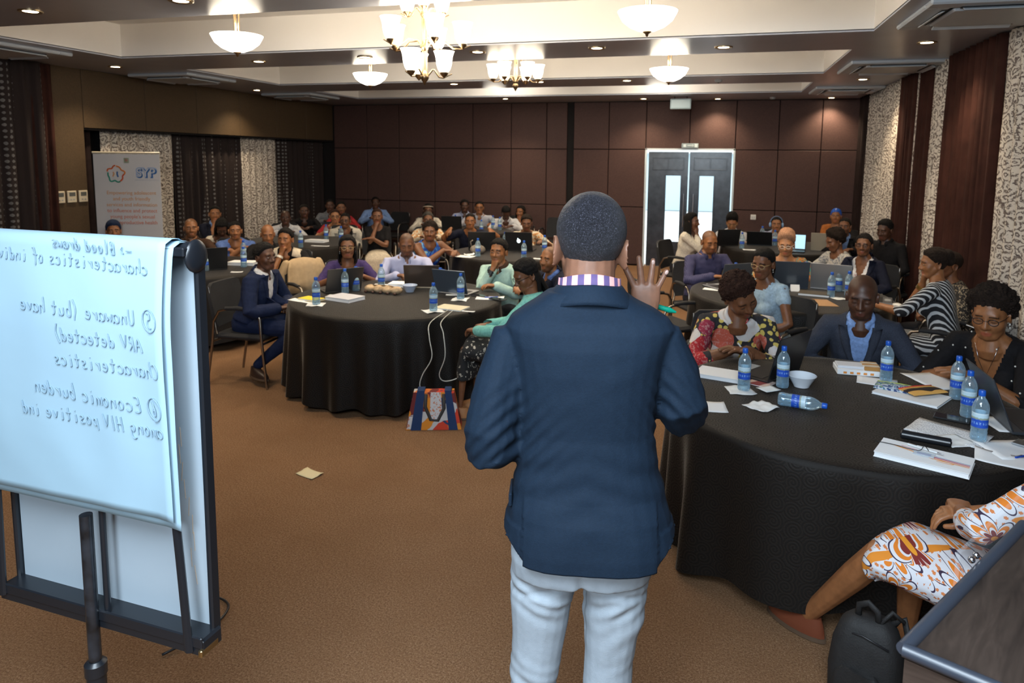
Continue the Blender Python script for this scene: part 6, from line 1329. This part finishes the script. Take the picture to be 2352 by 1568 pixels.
# ------------------------------------------------------------------ the seated audience
def look(x,y,tx,ty): return math.degrees(math.atan2(tx-x,-(ty-y)))
CL=dict(white=cloth('white_shirt',(.60,.60,.62)),white2=cloth('off_white',(.66,.60,.50)),cream=cloth('cream_cloth',(.62,.54,.42)),blue=cloth('denim_blue',(.10,.17,.42)),ltblue=cloth('light_blue_shirt',(.22,.34,.62)),lilac=m_check('lilac_check',(.34,.38,.62),(.40,.43,.64),(.50,.52,.70),900),
 navy=cloth('navy_blazer',(.010,.017,.050)),navy2=cloth('navy_black_blazer',(.010,.012,.026)),grey=cloth('grey_blazer',(.040,.046,.066),n=.3,ns=240),black=cloth('black_cloth',(.010,.009,.010)),brown=cloth('brown_cloth',(.06,.03,.018)),red=cloth('red_cloth',(.34,.025,.03)),purple=cloth('purple_dress',(.055,.035,.12)),mint=cloth('mint_jacket',(.40,.58,.52),n=.10),teal=cloth('teal_cardigan',(.19,.50,.44)),
 orange=cloth('burnt_orange',(.34,.11,.025)),violet=m_check('violet_check',(.024,.027,.085),(.034,.034,.095),(.068,.062,.14),480),check=m_check('blue_white_check',(.35,.38,.52),(.20,.24,.42),(.50,.52,.62),260),grey_s=cloth('grey_shirt',(.16,.17,.19)),ltb2=cloth('pale_blue_top',(.36,.50,.62)),stripew=m_stripe('white_pinstripe',(.52,.52,.56),(.30,.32,.42),330,0,.4,.05),
 bluefl=m_blotch('blue_floral',[(0,(.01,.06,.36)),(.50,(.02,.13,.50)),(.60,(.16,.40,.58)),(.68,(.40,.58,.62))],16),orw=m_blotch('orange_white',[(0,(.66,.58,.44)),(.52,(.60,.24,.05)),(.60,(.64,.56,.42))],14),whitepat=m_blotch('white_leaf',[(0,(.50,.47,.42)),(.55,(.13,.15,.20)),(.63,(.45,.43,.40))],30,1.5,3),orteal=m_blotch('orange_teal',[(0,(.05,.30,.28)),(.46,(.48,.16,.02)),(.56,(.02,.06,.07)),(.62,(.50,.22,.03))],18),
 zebra=m_stripe('black_white_stripe',(.012,.012,.016),(.58,.60,.62),250,0,.35,.13,R(28)),blackcream=m_blotch('black_cream',[(0,(.014,.012,.012)),(.56,(.40,.32,.22)),(.64,(.014,.012,.012))],62,.3),
 rug=m_blotch('dark_dress',[(0,(.02,.018,.022)),(.6,(.10,.06,.05))],20))
def m_roses():
    """black ground, yellow leaves, red and white blooms"""
    t=NT('rose_print'); v=t.coord('UV'); w=t.mix(.035,v,t.noise(v,11,2,.5,'Color'))
    a=t.n('ShaderNodeTexVoronoi',{'voronoi_dimensions':'3D'},Vector=w,Scale=8.5); ca=t.n('ShaderNodeSeparateColor',None,Color=a.outputs['Color']); b=t.n('ShaderNodeTexVoronoi',{'voronoi_dimensions':'3D'},Vector=w,Scale=27.); 
    leaf=t.math('LESS_THAN',b.outputs['Distance'],.44); n=t.noise(w,60,3,.6)
    bl=t.ramp(ca.outputs[0],[(0,(.40,.015,.02)),(.27,(.62,.59,.57)),(.66,(.28,.02,.05)),(.84,(.52,.10,.06))],'CONSTANT'); bl=t.mix(t.math('MULTIPLY',t.math('GREATER_THAN',n,.56),.75),bl,t.mix(.5,bl,(.62,.45,.40)))
    bloom=t.math('LESS_THAN',t.math('ADD',a.outputs['Distance'],t.math('MULTIPLY',n,.10)),t.math('ADD',.47,t.math('MULTIPLY',ca.outputs[1],.24)))
    c=t.mix(leaf,(.020,.018,.022),(.62,.47,.11)); t.set(Base_Color=t.mix(bloom,c,bl),Roughness=.85); return t.m
def m_kitenge():
    """white cotton with orange dots, orange and brown petalled flowers, dark outlines"""
    t=NT('orange_flower_print'); v=t.coord('Object')
    def flowers(scale,pet,r0,k,seed):
        vo=t.n('ShaderNodeTexVoronoi',{'voronoi_dimensions':'3D'},Vector=t.n('ShaderNodeVectorMath',{'operation':'ADD'},i0=v,i1=(seed,seed*.7,0)).outputs[0],Scale=scale,Randomness=.55)
        sc=lambda q:t.n('ShaderNodeVectorMath',{'operation':'SCALE'},i0=q,Scale=scale).outputs[0]
        d=t.n('ShaderNodeVectorMath',{'operation':'SUBTRACT'},i0=sc(t.n('ShaderNodeVectorMath',{'operation':'ADD'},i0=v,i1=(seed,seed*.7,0)).outputs[0]),i1=sc(vo.outputs['Position'])).outputs[0]
        x=t.n('ShaderNodeSeparateXYZ',None,Vector=d); u=t.math('ADD',t.math('MULTIPLY',x.outputs[0],.8),t.math('MULTIPLY',x.outputs[1],-.6)); rr=t.math('SQRT',t.math('ADD',t.math('MULTIPLY',u,u),t.math('MULTIPLY',x.outputs[2],x.outputs[2])))
        an=t.math('ARCTAN2',x.outputs[2],u); pe=t.math('ABSOLUTE',t.math('SINE',t.math('MULTIPLY',an,pet/2)))
        return rr,pe,t.n('ShaderNodeSeparateColor',None,Color=vo.outputs['Color']).outputs[0]
    r,p,cc=flowers(7.5,8,.3,.1,.3); r2,p2,_=flowers(42,6,.3,.1,.1)
    dots=t.math('LESS_THAN',r2,t.math('ADD',.16,t.math('MULTIPLY',p2,.08)))
    base=t.mix(dots,(.66,.66,.70),(.62,.20,.06))
    z=t.n('ShaderNodeSeparateXYZ',None,Vector=v); bandv=t.math('SINE',t.math('ADD',t.math('MULTIPLY',z.outputs[0],17.),t.math('ADD',t.math('MULTIPLY',z.outputs[1],23.),t.math('MULTIPLY',z.outputs[2],13.))))
    saw=t.math('MULTIPLY',t.math('SINE',t.math('MULTIPLY',z.outputs[2],150.)),.06)
    bm=t.math('GREATER_THAN',t.math('ADD',bandv,saw),.86); base=t.mix(bm,base,(.70,.24,.02))
    e1=t.math('ADD',.22,t.math('MULTIPLY',p,.30)); out=t.math('LESS_THAN',r,t.math('ADD',e1,.035)); wh=t.math('LESS_THAN',r,e1); org=t.math('LESS_THAN',r,t.math('MULTIPLY',e1,.82)); whi=t.math('LESS_THAN',r,t.math('MULTIPLY',e1,.58)); dk=t.math('LESS_THAN',r,t.math('MULTIPLY',e1,.46)); ct=t.math('LESS_THAN',r,.075)
    c=t.mix(out,base,(.035,.02,.05)); c=t.mix(wh,c,(.68,.68,.72)); c=t.mix(org,c,(.70,.20,.015)); c=t.mix(whi,c,(.68,.68,.72)); c=t.mix(dk,c,(.20,.02,.015)); c=t.mix(ct,c,(.75,.30,.02))
    t.set(Base_Color=c,Roughness=.8); return t.m
ROSES=m_roses()
# roses read coordinates of the cloth itself
_l=[l for l in ROSES.node_tree.links if l.from_socket.name=='UV']
for l in _l:
    n_=l.from_node; to=l.to_socket; ROSES.node_tree.links.new(n_.outputs['Object'],to)
KIT=m_kitenge()
WATCHB=plain('watch_black',(.012,.012,.013),.5); WATCHW=plain('watch_pale',(.66,.62,.55),.3); WATCHG=plain('bracelet_gold',(.62,.42,.14),.3,1)
PEOPLE=[]
def P(label,short,x,y,z,az=None,haz=None,face=None,**k):
    az=look(x,y,0,.6) if az is None else az
    if face is not None: haz=look(x,y,*face)
    GEN.append(person(label,x,y,z,az=az,haz=haz,**k)); PEOPLE.append(short)
SP=(-.3,1.7)   # the speaker
def sash(root,d):
    b=MB(); N,T=d['N'],d['T']; Rg=[]
    for t in np.linspace(0,1,12):
        x=-.10+.24*t; z=-.03-.30*t; row=[]
        for w in (-.035,0,.035):
            p=T((x+w*.7,.13+.06*math.sin(PI*min(1,t*1.1))+.02,z+w)); row.append(p)
        Rg.append(np.array(row))
    b.rings(Rg,closed=False); o=b.obj('sash',CL['white2'],root,True); o.modifiers.new('thickness','SOLIDIFY').thickness=.01
    b=MB()
    for k in range(3): b.ell(T((.10+.016*math.cos(k*2.1),.20,-.12+.016*math.sin(k*2.1))),(.014,.008,.012),8,6)
    b.obj('brooch',CL['white2'],root,True)
def emblem(root,d): b=MB(); b.ell(d['T']((.075,.135,-.15)),(.010,.006,.013),8,6); b.obj('chest_emblem',plain('emblem_orange',(.65,.10,.03),.6),root,True)
def shoulders(root,d):
    T=d['T']
    for q in(-1,1):
        b=MB(); Rg=[]
        for t in np.linspace(0,1,6): c=np.array([q*(.075+.085*t),.03-.02*t,.01-.05*t]); Rg.append(np.array([T(c+np.array([0,-.07,.0])),T(c+np.array([q*.006,0,.022])),T(c+np.array([0,.075,-.012]))]))
        b.rings(Rg,closed=False); o=b.obj('shoulder_stripe',CL['cream'],root,True); o.modifiers.new('thickness','SOLIDIFY').thickness=.008
    b=MB(); b.ell(T((.09,.13,-.19)),(.022,.006,.022),10,6); b.obj('chest_badge',plain('badge_blue',(.35,.60,.80),.4),root,True)
def headphones(root,d):
    H,A,s=d['H'],d['A'],d['s']; b=MB(); b.tube([A@(np.array([math.cos(t)*.092,-.01,.02+math.sin(t)*.105])*s)+H for t in np.linspace(0,PI,13)],.009,8); b.obj('headphone_band',plain('phones_blue',(.10,.16,.30),.4),root,True)
    for q in(-1,1): b=MB(); b.ell(A@(np.array([q*.092,-.008,-.01])*s)+H,(.02,.032,.038),12,8); b.obj('ear_cup',plain('phones_pale',(.25,.42,.66),.4),root,True)
def studs(root,d):
    rs=np.random.RandomState(3); jg=d['jg']; V=jg.V; N=jg.N; b=MB(); idx=[i for i in rs.permutation(len(V)) if N[i]@np.array([0,1,.2])>.3 and V[i][2]>.70][:26]
    for i in idx: b.ell(V[i]+N[i]*.006,.0055,6,5)
    o=b.obj('stud',plain('pearl',(.8,.78,.72),.2,.3),d['shirt'],True); o['kind']='stuff'
    T=d['T']; b=MB(); b.tube([T(p) for p in((-.06,.065,.0),(-.035,.115,-.08),(0,.145,-.17),(.035,.115,-.08),(.06,.065,.0))],.0016,5); b.ell(T((0,.15,-.178)),.006,8,6); b.obj('necklace',CHROME,root,True)
def lanyard(root,d):
    T=d['T']; b=MB(); b.ell(T((.08,.135,-.16)),(.018,.006,.012),8,6); b.obj('name_pin',plain('pin_white',(.7,.7,.72),.4),root,True)
    b=MB(); b.box(T((.035,.14,-.18)),(.012,.006,.05)); b.obj('ribbon',CL['red'],root)
# ---------- nearest table
P('person in red, white and yellow floral blouse leaning over a writing pad','the woman in the red floral blouse',.16,4.60,1.10,az=look(.16,4.60,.40,3.0),haz=look(.22,4.62,.70,3.5),pitch=34,roll=22,s=1.12,skin='m',fem=1,fat=1,w=1.22,belly=.03,hair='curly',hc='r',arms='write',top=ROSES,eyes='slit',res='near',neck='collar',sleeve='three',bottom=('skirt',CL['black']),extra=dict(top='blouse'))
P('bald person in grey blazer over light blue shirt, eyes cast down','the bald man in the grey blazer',.875,4.66,1.13,az=look(.87,4.66,.55,3.3),haz=look(.87,4.66,.45,3.0),pitch=14,s=1.09,skin='d',hair='bald',arms='lap',top=CL['ltblue'],jacket=CL['grey'],jopen=.062,eyes='slit',res='near',w=1.0,extra=dict(beard=.35))
P('curly-haired person in black studded top and dark glasses, writing','the curly-haired woman in black',1.49,4.42,1.115,az=look(1.49,4.42,.75,3.55),haz=look(1.49,4.42,.8,3.3),pitch=16,s=1.10,skin='w',fem=1,fat=1,w=1.20,belly=.02,hair='afro',hc='b',arms='write',top=CL['black'],eyes='slit',glasses='black',res='near',neck='deepv',sleeve='elbow',bottom=('skirt',CL['black']),extra=dict(earring=1,fn=studs,top='top'))
# ---------- purse table
P('person in navy blazer seen from the side at the purse table','the man in the navy blazer',-3.74,5.19,1.09,az=look(-3.74,5.19,-2.6,5.25),haz=look(-3.74,5.19,-1.2,4.6),skin='d',hair='crop',hc='k',arms='lap',top=CL['white'],jacket=CL['navy'],jopen=.05,res='near',shoes=plain('brown_black_leather',(.03,.016,.012),.4),bottom=('trousers',CL['navy']),extra=dict(legs={1:((.12,.38,.50),(.14,-.04,.15)),-1:((-.12,.40,.50),(-.12,.24,.095))}))
P('person with glasses in purple dress and white sash','the woman in the purple dress',-3.53,6.22,1.06,face=(0,0),skin='m',fem=1,hair='bob',hc='k',arms='table',top=CL['purple'],sleeve='elbow',neck='round',glasses='gold',res='mid',bottom=('skirt',CL['purple']),extra=dict(fn=sash,top='dress',earring=1))
P('person in pale lilac shirt looking down at a brown laptop','the man in the lilac shirt',-3.0,6.46,1.08,az=look(-3,6.46,-2.5,5.3),haz=look(-3,6.46,-2.45,5.3),pitch=16,skin='m',hair='stubble',arms='type',top=CL['lilac'],res='mid',eyes='slit',w=1.12,extra=dict(beard=.4,fn=emblem))
P('person in mint jacket resting chin on fist at the purse table','the man in the mint jacket',-1.97,6.27,1.08,az=look(-1.97,6.27,-2.3,5.0),haz=look(-1.97,6.27,-1.8,1.0)-8,skin='w',hair='crop',hc='k',arms='chin',armsL='table',top=CL['mint'],res='mid',extra=dict(watch=(1,WATCHB,.07),collar=CL['brown'],top='jacket'))
P('person with long braids in teal cardigan looking down','the woman with long braids',-1.34,4.93,1.10,az=look(-1.34,4.93,-2.5,4.9),haz=look(-1.34,4.93,-2.2,4.2),pitch=26,skin='m',fem=1,hair='braids',hc='k',arms='lap',top=CL['teal'],res='near',targets={1:(.02,.30,.70,(.9,-.2,-.7)),-1:(-.10,.34,.68,(-.9,-.2,-.7))},eyes='slit',neck='v',glasses='black',bottom=('skirt',m_blotch('black_dashes',[(0,(.012,.012,.013)),(.62,(.50,.46,.38)),(.70,(.012,.012,.013))],40,.2),.5),shoes=plain('tan_sandal',(.40,.18,.07),.5),extra=dict(top='cardigan',legs={1:((.09,.40,.53),(.07,.40,.095)),-1:((-.11,.43,.53),(-.13,.46,.095))}))
P('bearded person in blue shirt under dark jacket beside the raised-hand speaker’s ear','the man in blue beside the speaker’s ear',-1.43,6.07,1.06,az=look(-1.43,6.07,-2.4,5.2),haz=look(-1.43,6.07,-2.6,3.8),skin='w',hair='stubble',arms='table',top=CL['blue'],jacket=CL['navy2'],jopen=.07,res='mid',extra=dict(beard=.6))
# ---------- table by the flip chart and behind
P('person in navy cap and dark clothes, mostly behind the flip chart paper','the person in the navy cap',-6.92,6.71,1.052,skin='w',hair='beanie',hc=cloth('cap_navy',(.012,.022,.055)),arms='lap',top=CL['navy2'],neck='round')
P('balding bearded person in brown at the far edge of the flip chart side table','the bearded man in brown',-6.06,7.0,1.09,skin='w',hair='stubble',arms='table',top=CL['brown'],extra=dict(beard=.4))
P('person in dark suit with a hand raised to the mouth by the lattice curtain','the man in dark suit by the lattice curtain',-6.97,8.54,1.12,skin='w',hair='short',arms='chin',armsL='table',top=CL['ltblue'],jacket=CL['navy2'])
P('person in white blouse with head bowed beside the denim blue shirt','the woman with bowed head in white',-6.43,8.0,.99,haz=40,pitch=42,skin='d',fem=1,hair='straight',hc='k',arms='table',top=CL['white2'],neck='wide',sleeve='short')
P('person in denim blue shirt with forearms on the flip chart side table','the man in the denim blue shirt',-5.83,7.5,1.018,skin='w',hair='short',arms='cross',top=CL['blue'],neck='v',res='mid',w=1.08)
P('bald person half hidden behind the chin-on-fist man in black','the bald man behind the black polo',-5.08,7.11,1.039,skin='w',hair='bald',arms='table',top=CL['black'],pitch=12)
P('person in black polo with cream shoulder stripes, fist at chin','the man in the black polo',-4.55,6.68,1.05,face=(-3.4,1.2),skin='w',hair='crop',arms='chin',armsL='table',top=CL['black'],res='mid',sleeve='short',extra=dict(fn=shoulders,watch=(1,WATCHW,.045)),az=look(-4.55,6.68,-2.0,1.0))
P('person in white shirt against the floral recess curtain','the man in white by the recess curtain',-6.48,9.53,1.0,skin='d',hair='stubble',arms='table',top=CL['white'],face=(-3,4))
P('dark-clothed person in front of the far lattice curtain','the person in dark by the lattice curtain',-6.62,10.27,1.048,skin='d',hair='short',arms='table',top=CL['black'])
P('person in grey shirt behind the woman in red','the man in the grey shirt',-6.87,11.5,1.06,skin='d',hair='short',arms='table',top=CL['grey_s'])
P('person with dark red sleeves in the back row behind glasses man','the woman with red sleeves at the back',-6.35,11.0,1.062,skin='m',fem=1,hair='short',arms='table',top=CL['red'])
P('person in red top with bare shoulder and glasses','the woman in red',-5.90,10.02,1.0,skin='l',fem=1,hair='short',hc='r',arms='table',top=CL['red'],neck='wide',sleeve='short',glasses='black')
P('person in glasses and white open jacket behind the purple dress','the man in the white jacket',-5.45,9.55,.987,skin='m',hair='short',arms='lap',top=CL['black'],jacket=CL['white2'],jopen=.10,neck='v',glasses='black',face=(-3,2))
P('person in light blue shirt before a black chair at the far wall','the man in light blue at the far wall',-6.40,12.38,1.072,skin='d',hair='short',arms='table',top=CL['ltblue'])
P('person in black top with bare arms, hand at mouth, cream bag in lap','the woman in black with the cream bag',-4.76,9.25,1.096,face=(0,0),skin='m',fem=1,hair='short',hc='r',arms='chin',armsL='cross',top=CL['black'],neck='round',sleeve='short',res='mid',bottom=('skirt',CL['cream'],.5))
# ---------- badge laptop table
P('person in sleeveless blue floral dress with arms on the table edge','the woman in the blue floral dress',-3.40,8.0,1.048,az=look(-3.4,8,-2.2,6.9),haz=look(-3.4,8,-1.5,2),pitch=2,skin='m',fem=1,fat=1,w=1.1,hair='curly',hc='b',arms='cross',armsL='wide',top=CL['bluefl'],neck='round',sleeve='none',res='mid',bottom=('skirt',CL['bluefl']),extra=dict(top='dress',earring=1,watch=(-1,WATCHW,.05)))
P('person in mustard and white top hidden behind the blue floral dress','the person in mustard and white',-4.17,9.74,1.026,skin='m',fem=1,hair='crop',hc='g',arms='table',top=CL['orw'],neck='round')
P('person in cream headband and white jacket at the far wall','the woman in the cream headband',-4.93,11.52,1.026,skin='m',fem=1,hair='band',hc='k',arms='table',top=CL['white2'],glasses='black',neck='v')
P('dark-faced person in pale shirt behind the open dark laptop at the far wall','the man behind the dark laptop at the far wall',-4.53,12.3,1.066,skin='d',hair='crop',arms='table',top=CL['check'])
P('person with glasses in white pinstriped shirt at the far wall','the man in the pinstriped shirt',-4.12,11.95,1.068,skin='w',hair='short',arms='wide',top=CL['stripew'],glasses='black',w=1.12)
P('person in white shirt with head bowed at the far wall','the head-down man at the far wall',-3.54,11.68,1.017,pitch=48,skin='d',hair='short',arms='table',top=CL['white'])
P('person in pale top with hand at mouth nearest the dark wall strip','the woman nearest the dark wall strip',-3.475,12.4,.977,skin='w',fem=1,hair='straight',hc='k',arms='chin',top=CL['grey_s'],haz=-10)
P('person in white and orange patterned top behind the glowing badge laptop','the woman behind the glowing badge laptop',-2.63,9.70,1.036,pitch=12,skin='m',fem=1,hair='crop',hc='b',arms='wide',top=CL['orw'],neck='round',sleeve='elbow',res='mid')
P('person in navy top with both elbows raised beside the face','the man with both elbows raised',-3.47,9.66,1.036,skin='w',hair='short',arms='wing',top=CL['navy2'],neck='round',sleeve='short',res='mid',haz=15)
# ---------- right side
P('person with long black hair in white cardigan, hand at mouth before the door','the woman in the white cardigan',-.32,9.58,1.14,az=look(-.3,9.6,.7,9.2),haz=look(-.3,9.6,1.2,9.0),skin='m',fem=1,hair='long',hc='k',arms='chin',armsL='table',top=CL['white2'],neck='v',res='mid',extra=dict(top='cardigan'))
P('person in white shirt reading with hand at chin beside the door','the man in white reading',.215,10.98,1.02,pitch=20,skin='w',hair='flat',hc='k',arms='chin',top=CL['white'],glasses='gold',w=1.1,face=(0,3))
P('shaven person in violet-blue checked shirt at a grey laptop','the man in the violet-blue shirt',-.066,7.42,1.122,az=look(-.07,7.4,.45,6.4),haz=look(-.07,7.4,.5,6.2),pitch=15,skin='w',hair='stubble',arms='type',top=CL['violet'],res='mid',eyes='slit',w=1.1,extra=dict(beard=.35))
P('person in checked shirt wearing pale headphones near the far wall','the man with headphones',.872,11.36,.992,skin='w',hair='short',arms='table',top=CL['check'],extra=dict(fn=headphones))
P('person with blond cropped hair and white glasses in orange print dress','the woman in white glasses',.70,7.72,1.092,az=look(.7,7.7,.62,6.5),haz=look(.7,7.7,.3,5.8),pitch=12,skin='l',fem=1,fat=1,hair='flat',hc='y',arms='table',top=CL['orteal'],glasses='white',neck='wide',sleeve='elbow',res='mid',extra=dict(top='dress',earring=1,watch=(1,WATCHW,.05)))
P('person in pale blue top and thin glasses, hair tied back, before the brown envelope','the woman in the pale blue top',.355,5.68,1.165,az=look(.36,5.68,-.15,5.1),haz=look(.36,5.7,-.4,4.4),pitch=10,skin='m',fem=1,hair='pony',hc='k',arms='lap',top=CL['ltb2'],glasses='gold',neck='round',sleeve='cap',res='mid',eyes='slit',extra=dict(earring=1))
P('person in burnt orange top and blue cap in the far corner','the woman in burnt orange',1.79,11.95,1.102,az=look(1.8,12,1.0,10.8),haz=look(1.8,12,1.2,9.5),skin='w',fem=1,fat=1,w=1.15,hair='scarf',hc=cloth('cap_blue',(.02,.05,.22)),arms='cross',top=CL['orange'],neck='v')
P('person in dark suit half hidden behind the white leaf blouse','the man in dark suit near the corner curtains',1.66,10.3,1.082,skin='m',hair='short',arms='table',top=CL['ltblue'],jacket=CL['black'],haz=-20)
P('person with dark curls in white leaf-patterned blouse turned away','the woman in the white leaf blouse',1.26,8.40,1.08,az=-60,haz=-70,pitch=22,skin='m',fem=1,hair='afro',hc='b',arms='table',top=CL['whitepat'],neck='round',res='mid')
P('person in glasses and navy blazer over white ruffled blouse','the woman in the navy blazer',1.47,7.92,1.096,az=look(1.47,7.9,.75,6.9),haz=look(1.47,7.9,.0,4.4),skin='m',fem=1,hair='bun',hc='k',arms='lap',top=CL['white'],jacket=CL['navy2'],jopen=.085,glasses='black',neck='v',res='mid',extra=dict(fn=lanyard))
P('person in plain black shirt against the brown and floral curtains','the man in black by the curtains',1.86,8.90,1.172,az=look(1.86,8.9,1.0,7.8),haz=look(1.86,8.9,.9,7.9),pitch=12,skin='d',hair='fade',hc='k',arms='lap',top=CL['black'],res='mid',eyes='slit')
P('person in black and white striped dress with hand at mouth','the woman in the striped dress',1.64,6.12,1.168,az=look(1.64,6.1,.65,6.55),haz=look(1.64,6.1,.7,6.1),pitch=8,skin='w',fem=1,hair='updo',hc='b',arms='chin',armsL='wide',top=CL['zebra'],neck='round',sleeve='elbow',res='near',bottom=('skirt',CL['zebra'],.42),shoes=CHB,extra=dict(top='dress',watch=(1,WATCHG,.05)),targets={-1:(-.10,.36,.80,(-.9,-.2,-.7))})
P('person in black and cream patterned top behind the striped dress','the woman in black and cream',1.90,6.66,1.09,az=-75,haz=-80,skin='m',fem=1,hair='short',hc='b',arms='lap',top=CL['blackcream'],neck='round',sleeve='elbow',res='mid')
# ---------- woman in the orange print dress, close on the right
def dress_extra(root,d): pass
_az=look(1.10,2.49,.31,3.16)
P('person in white dress with orange flowers and brown laced shoes beside the lectern','the woman in the orange flower dress',1.10,2.49,1.21,az=_az,haz=_az,skin='w',fem=1,fat=0,w=1.14,s=1.0,hair='crop',hc='k',arms='lap',top=KIT,neck='round',sleeve='three',res='near',bottom=('skirt',KIT,.10),shoes=plain('oxblood_leather',(.16,.045,.022),.32),extra=dict(top='dress',leg=-.004,legs={-1:((-.158,.495,.525),(-.09,.80,.095)),1:((.06,.47,.51),(.08,.50,.095))}),targets={-1:(-.03,.29,.745,(-.9,.2,-.5)),1:(.02,.28,.73,(.9,-.2,-.7))})
ROOTS=run_people()
SEATS=[r for r in ROOTS if r.name in INFO]
NOCH=()
for r,short in zip(SEATS,PEOPLE):
    if short in NOCH: continue
    pv=INFO[r.name][0]; c,s=math.cos(r.rotation_euler.z),math.sin(r.rotation_euler.z); x,y=pv[0],pv[1]+.02
    chair(r.location.x+c*x-s*y,r.location.y+s*x+c*y,r.rotation_euler.z,'black armchair under '+short)
# empty chairs, one with a beige jacket over its back
for x,y,rz,l in ((-6.15,12.62,PI-.1,'empty black armchair against the far wall beside the light blue shirt'),(-2.85,12.5,PI,'empty black armchair against the far wall by the dark strip'),(-.42,6.55,-.9,'empty steel-armed chair beside the raised hand of the standing man'),(1.55,3.0,-4.9,'empty black armchair at the nearest table beside the dark grey laptop')): chair(x,y,rz,l)
_o=chair(-3.93,6.28,facing((-3.93,6.28),(-2.65,5.5))+PI*0,'armchair with a beige jacket draped over its back'); 
jk=empty('jacket',(-3.93,6.28,0),_o.rotation_euler.z,'beige jacket draped over the back of an armchair beside the purple dress','jacket')
b=MB(); Rg=[]; u=np.linspace(-1,1,17)
for z,y,w in ((.46,-.36,.25),(.60,-.365,.26),(.75,-.355,.255),(.85,-.345,.24),(.895,-.31,.215),(.89,-.255,.215),(.80,-.235,.24),(.66,-.215,.25),(.54,-.20,.25)): Rg.append(np.stack([u*w*.80,y-.018*(1-u*u)+.010*np.sin(u*9+z*7),np.full(17,z)-.03*u*u*(z>.8)],1))
b.rings(Rg,closed=False); o=b.obj('body',plain('beige_wool',(.46,.33,.19),.85,noise_=.1,nscale=20),jk,True); o.modifiers.new('thickness','SOLIDIFY').thickness=.016
for q in(-1,1): b=MB(); b.tube([(q*.18,-.30,.84),(q*.225,-.31,.72),(q*.235,-.30,.50),(q*.22,-.29,.36)],[.045,.055,.05,.04],12,round_=True); b.obj('sleeve',plain('beige_wool',(.46,.33,.19),.85),jk,True)
# pens in the hands of the two who write
for nm,l,col in (('the woman in the red floral blouse','white pen in the hand of the woman in the red floral blouse',plain('pen_white',(.72,.76,.78),.3)),('the curly-haired woman in black','silver and blue pen in the hand of the curly-haired woman',plain('pen_navy',(.05,.08,.22),.3))):
    r=SEATS[PEOPLE.index(nm)]; tg=INFO[r.name][1]; bpy.context.view_layer.update(); F_=np.array(r.matrix_world)@tg[1][3]; o_=F_[:3,:3]@np.array([-.022,.085,-.03])+F_[:3,3]; d_=nrm(F_[:3,:3]@np.array([.25,-.45,.80]))
    t=empty('pen',tuple(o_),0,l,'pen','pens'); b=MB(); b.tube([-d_*.03,d_*.09],.0045,8); b.obj('barrel',col,t,40); b=MB(); b.tube([-d_*.03,-d_*.05],[.004,.001],8); b.obj('tip',CHROME,t,40)
